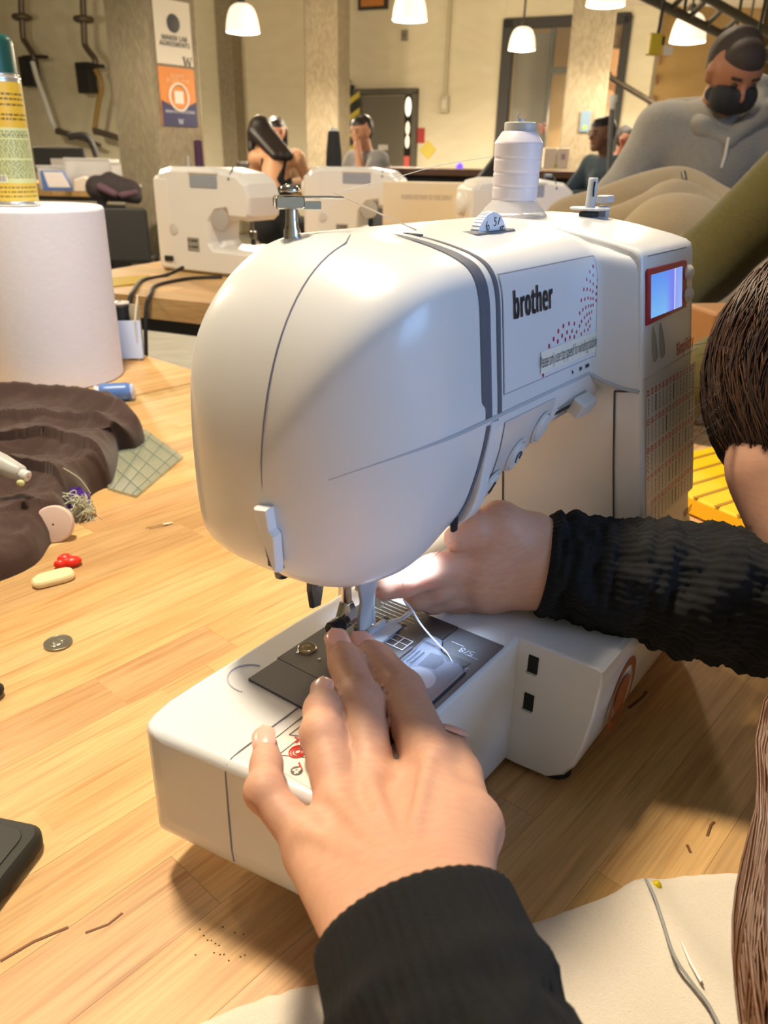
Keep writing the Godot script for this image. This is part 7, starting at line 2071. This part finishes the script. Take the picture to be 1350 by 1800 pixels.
func right_side() -> void:
	var steel := mat(rgb(66, 58, 48), 0.5, 0.4)
	# stair rail
	var r := thing("stair_rail", "dark stair handrail sloping down beyond the right column", "rail", Vector3.ZERO)
	var p0 := Vector3(2.1754, 1.2914, -9.9000)
	var p1 := Vector3(2.3655, 1.1799, -9.9000)
	var p2 := Vector3(2.9919, 0.8843, -9.9000)
	var p3 := Vector3(3.6956, 0.5405, -9.9000)
	part("handrail", M.new().tube([p0, p1, p2, p3], 0.030, 8), steel, r)
	for p in [p1, p2]:
		part("baluster", M.new().tube([p, Vector3(p.x, FLOOR, p.z)], 0.022, 8), steel, r)
	part("knuckle", M.new().ball(Vector3.ONE * 0.05, p1, 12), steel, r)
	struct("wall_stair", M.new().box(Vector3(0.16, 1.65, 0.2), Vector3.ZERO, 0.01), noisy(rgb(206, 164, 124), rgb(190, 146, 108), 0.15, 0.85, Vector3.ONE * 2), T(Vector3(2.4350, 0.6405, -10.2000)))
	var pl := thing("floor_lamp", "slim grey pole with a small white head beyond the big machine", "pole", Vector3(0, 0, 0))
	part("pole", M.new().tube([Vector3(1.5325, 0.1596, -6.0000), Vector3(1.4909, 0.6590, -6.0000)], 0.018, 8), mat(rgb(104, 104, 106), 0.4, 0.4), pl)
	part("white_head", M.new().lathe([Vector2(0.001, -0.04), Vector2(0.022, -0.04), Vector2(0.022, 0), Vector2(0.03, 0.005), Vector2(0.03, 0.045), Vector2(0.001, 0.05)], 14, T(Vector3(1.4900, 0.6932, -6.0000))), mat(rgb(226, 222, 214), 0.5), pl)
	# cable tray with its hanging yellow boxes
	var a := Vector3(1.6727, 1.4362, -6.6000)
	var b := Vector3(3.6123, 1.2268, -8.6000)
	var t := thing("cable_tray", "grey overhead cable tray slanting across the top right", "tray", Vector3.ZERO)
	var off := Vector3(0.05, 0.10, 0.22)
	part("tray_rail", M.new().tube([a, b], 0.035, 8), mat(rgb(84, 78, 66), 0.6), t)
	part("tray_rail", M.new().tube([a + off, b + off], 0.035, 8), mat(rgb(84, 78, 66), 0.6), t)
	for k in 9:
		part("tray_rung", M.new().tube([a.lerp(b, k / 9.0), a.lerp(b, k / 9.0) + off], 0.022, 6), mat(rgb(92, 86, 72), 0.6), t)
	for q in [0.30, 0.66, 0.86]:
		part("hanger", M.new().tube([a.lerp(b, q), a.lerp(b, q) + Vector3(0, 2.2, 0)], 0.014, 6), steel, t)
	var bx := thing("outlet_box", "yellow cord drop box hanging from the ceiling left of the hooded man", "outlet", Vector3(1.7442, 1.0485, -6.1000), 0.1)
	var y := mat(rgb(206, 178, 36), 0.5)
	part("box_body", M.new().box(Vector3(0.085, 0.125, 0.07), Vector3.ZERO, 0.008), y, bx)
	part("socket", M.new().box(Vector3(0.02, 0.05, 0.05), Vector3(0.052, 0.02, 0), 0.004), mat(rgb(40, 38, 34), 0.6), bx)
	part("cord", M.new().tube([Vector3(0.015, 0.06, 0), Vector3(0.02, 0.10, 0), Vector3(0.05, 1.2, 0)], 0.012, 8), mat(rgb(48, 44, 38), 0.6), bx)
	part("white_tag", M.new().box(Vector3(0.065, 0.055, 0.006), Vector3(0.09, -0.035, 0.03), 0.001), mat(rgb(226, 218, 204), 0.7), bx)
	var b2 := thing("outlet_box", "yellow cord drop box hanging behind the hooded man's hood", "outlet", Vector3(2.7403, 0.8969, -6.9000), 0.1)
	part("box_body", M.new().box(Vector3(0.05, 0.10, 0.06), Vector3.ZERO, 0.008), y, b2)
	part("socket", M.new().box(Vector3(0.02, 0.05, 0.05), Vector3(-0.035, 0.01, 0), 0.004), mat(rgb(40, 38, 34), 0.6), b2)
	part("cord", M.new().tube([Vector3(0, 0.05, 0), Vector3(0.02, 1.0, 0)], 0.012, 8), mat(rgb(48, 44, 38), 0.6), b2)
	# khaki garment heaped on the next table
	var g := thing("garment", "heap of khaki-beige canvas trousers on the table beyond the big machine", "garment")
	var k := []
	k += fold([Vector3(0.4162, 0.2126, -2.0500), Vector3(0.5173, 0.2367, -2.0500), Vector3(0.6094, 0.2681, -2.0500), Vector3(0.6964, 0.2812, -2.0500), Vector3(0.7566, 0.2449, -1.9900), Vector3(0.8193, 0.2128, -1.9300)], 0.035, 0.042)
	k += fold([Vector3(0.4160, 0.1853, -1.8700), Vector3(0.5153, 0.2078, -1.8700), Vector3(0.5871, 0.2367, -1.8700), Vector3(0.6373, 0.2597, -1.9000), Vector3(0.7022, 0.2306, -1.8700), Vector3(0.7609, 0.1975, -1.8100)], 0.034, 0.036)
	k += fold([Vector3(0.4076, 0.1441, -1.7500), Vector3(0.5123, 0.1752, -1.7500), Vector3(0.5625, 0.2361, -1.7500), Vector3(0.6470, 0.2288, -1.7500), Vector3(0.6822, 0.1658, -1.7100), Vector3(0.7056, 0.1162, -1.6600)], 0.030, 0.034)
	k += fold([Vector3(0.5062, 0.1344, -1.7500), Vector3(0.5621, 0.2008, -1.7300), Vector3(0.6329, 0.2022, -1.7300), Vector3(0.6685, 0.1440, -1.7000)], 0.055, 0.055)
	k += fold([Vector3(0.5482, 0.0998, -1.7500), Vector3(0.6029, 0.1517, -1.7200), Vector3(0.6513, 0.1093, -1.7000), Vector3(0.6628, 0.0346, -1.6600)], 0.065, 0.065)
	k += fold([Vector3(0.4517, 0.1056, -1.8700), Vector3(0.5410, 0.1200, -1.8700), Vector3(0.6512, 0.1177, -1.8100)], 0.07, 0.08)
	k += fold([Vector3(0.4617, 0.1230, -2.0500), Vector3(0.5952, 0.1793, -2.0500), Vector3(0.7861, 0.1624, -1.9900)], 0.075, 0.08)
	k.append([Vector3(0.5738, 0.0073, -1.9300), Vector3(0.7417, 0.0216, -1.8700), 0.13, 0.13])
	part("cloth", skin(k, 0.010, 0.03), noisy(rgb(158, 142, 114), rgb(146, 130, 104), 0.1, 0.95, Vector3.ONE * 5, {"rim_enabled": true, "rim": 0.25}), g)
	part("zip", M.new().tube([Vector3(0.6739, 0.3211, -1.9800), Vector3(0.6774, 0.3045, -1.9700)], 0.006, 6), mat(rgb(96, 92, 86), 0.4, 0.5), g)
	# yellow ridged block at the right
	var yb := thing("foam_block", "bright yellow slab with slanting dark grooves right of the sewing machine", "block", Vector3(0.3667, 0.0000, -0.7906), 0.0)
	part("slab", M.new().box(Vector3(0.16, 0.022, 0.19), Vector3(0.03, 0.011, 0.0), 0.004), mat(rgb(250, 196, 22), 0.5), yb)
	for q in 7:
		part("groove", M.new().box(Vector3(0.16, 0.0012, 0.0045), Vector3(0.03, 0.0222, -0.075 + q * 0.026), 0.0004, T(Vector3(0, 0, 0), Vector3(0, 0.0, 0))), mat(rgb(176, 128, 18), 0.6), yb)
	yb.rotation.y = deg_to_rad(33)
	var hw := thing("wood_block", "brown wooden box between the sewing machine and the dark hair", "box", Vector3(0.4758, 0.0794, -1.1200), 0.2)
	hw.position.y = 0.0
	part("box_body", M.new().box(Vector3(0.09, 0.16, 0.08), Vector3(0, 0.08, 0), 0.006), mat(rgb(146, 100, 52), 0.6), hw)
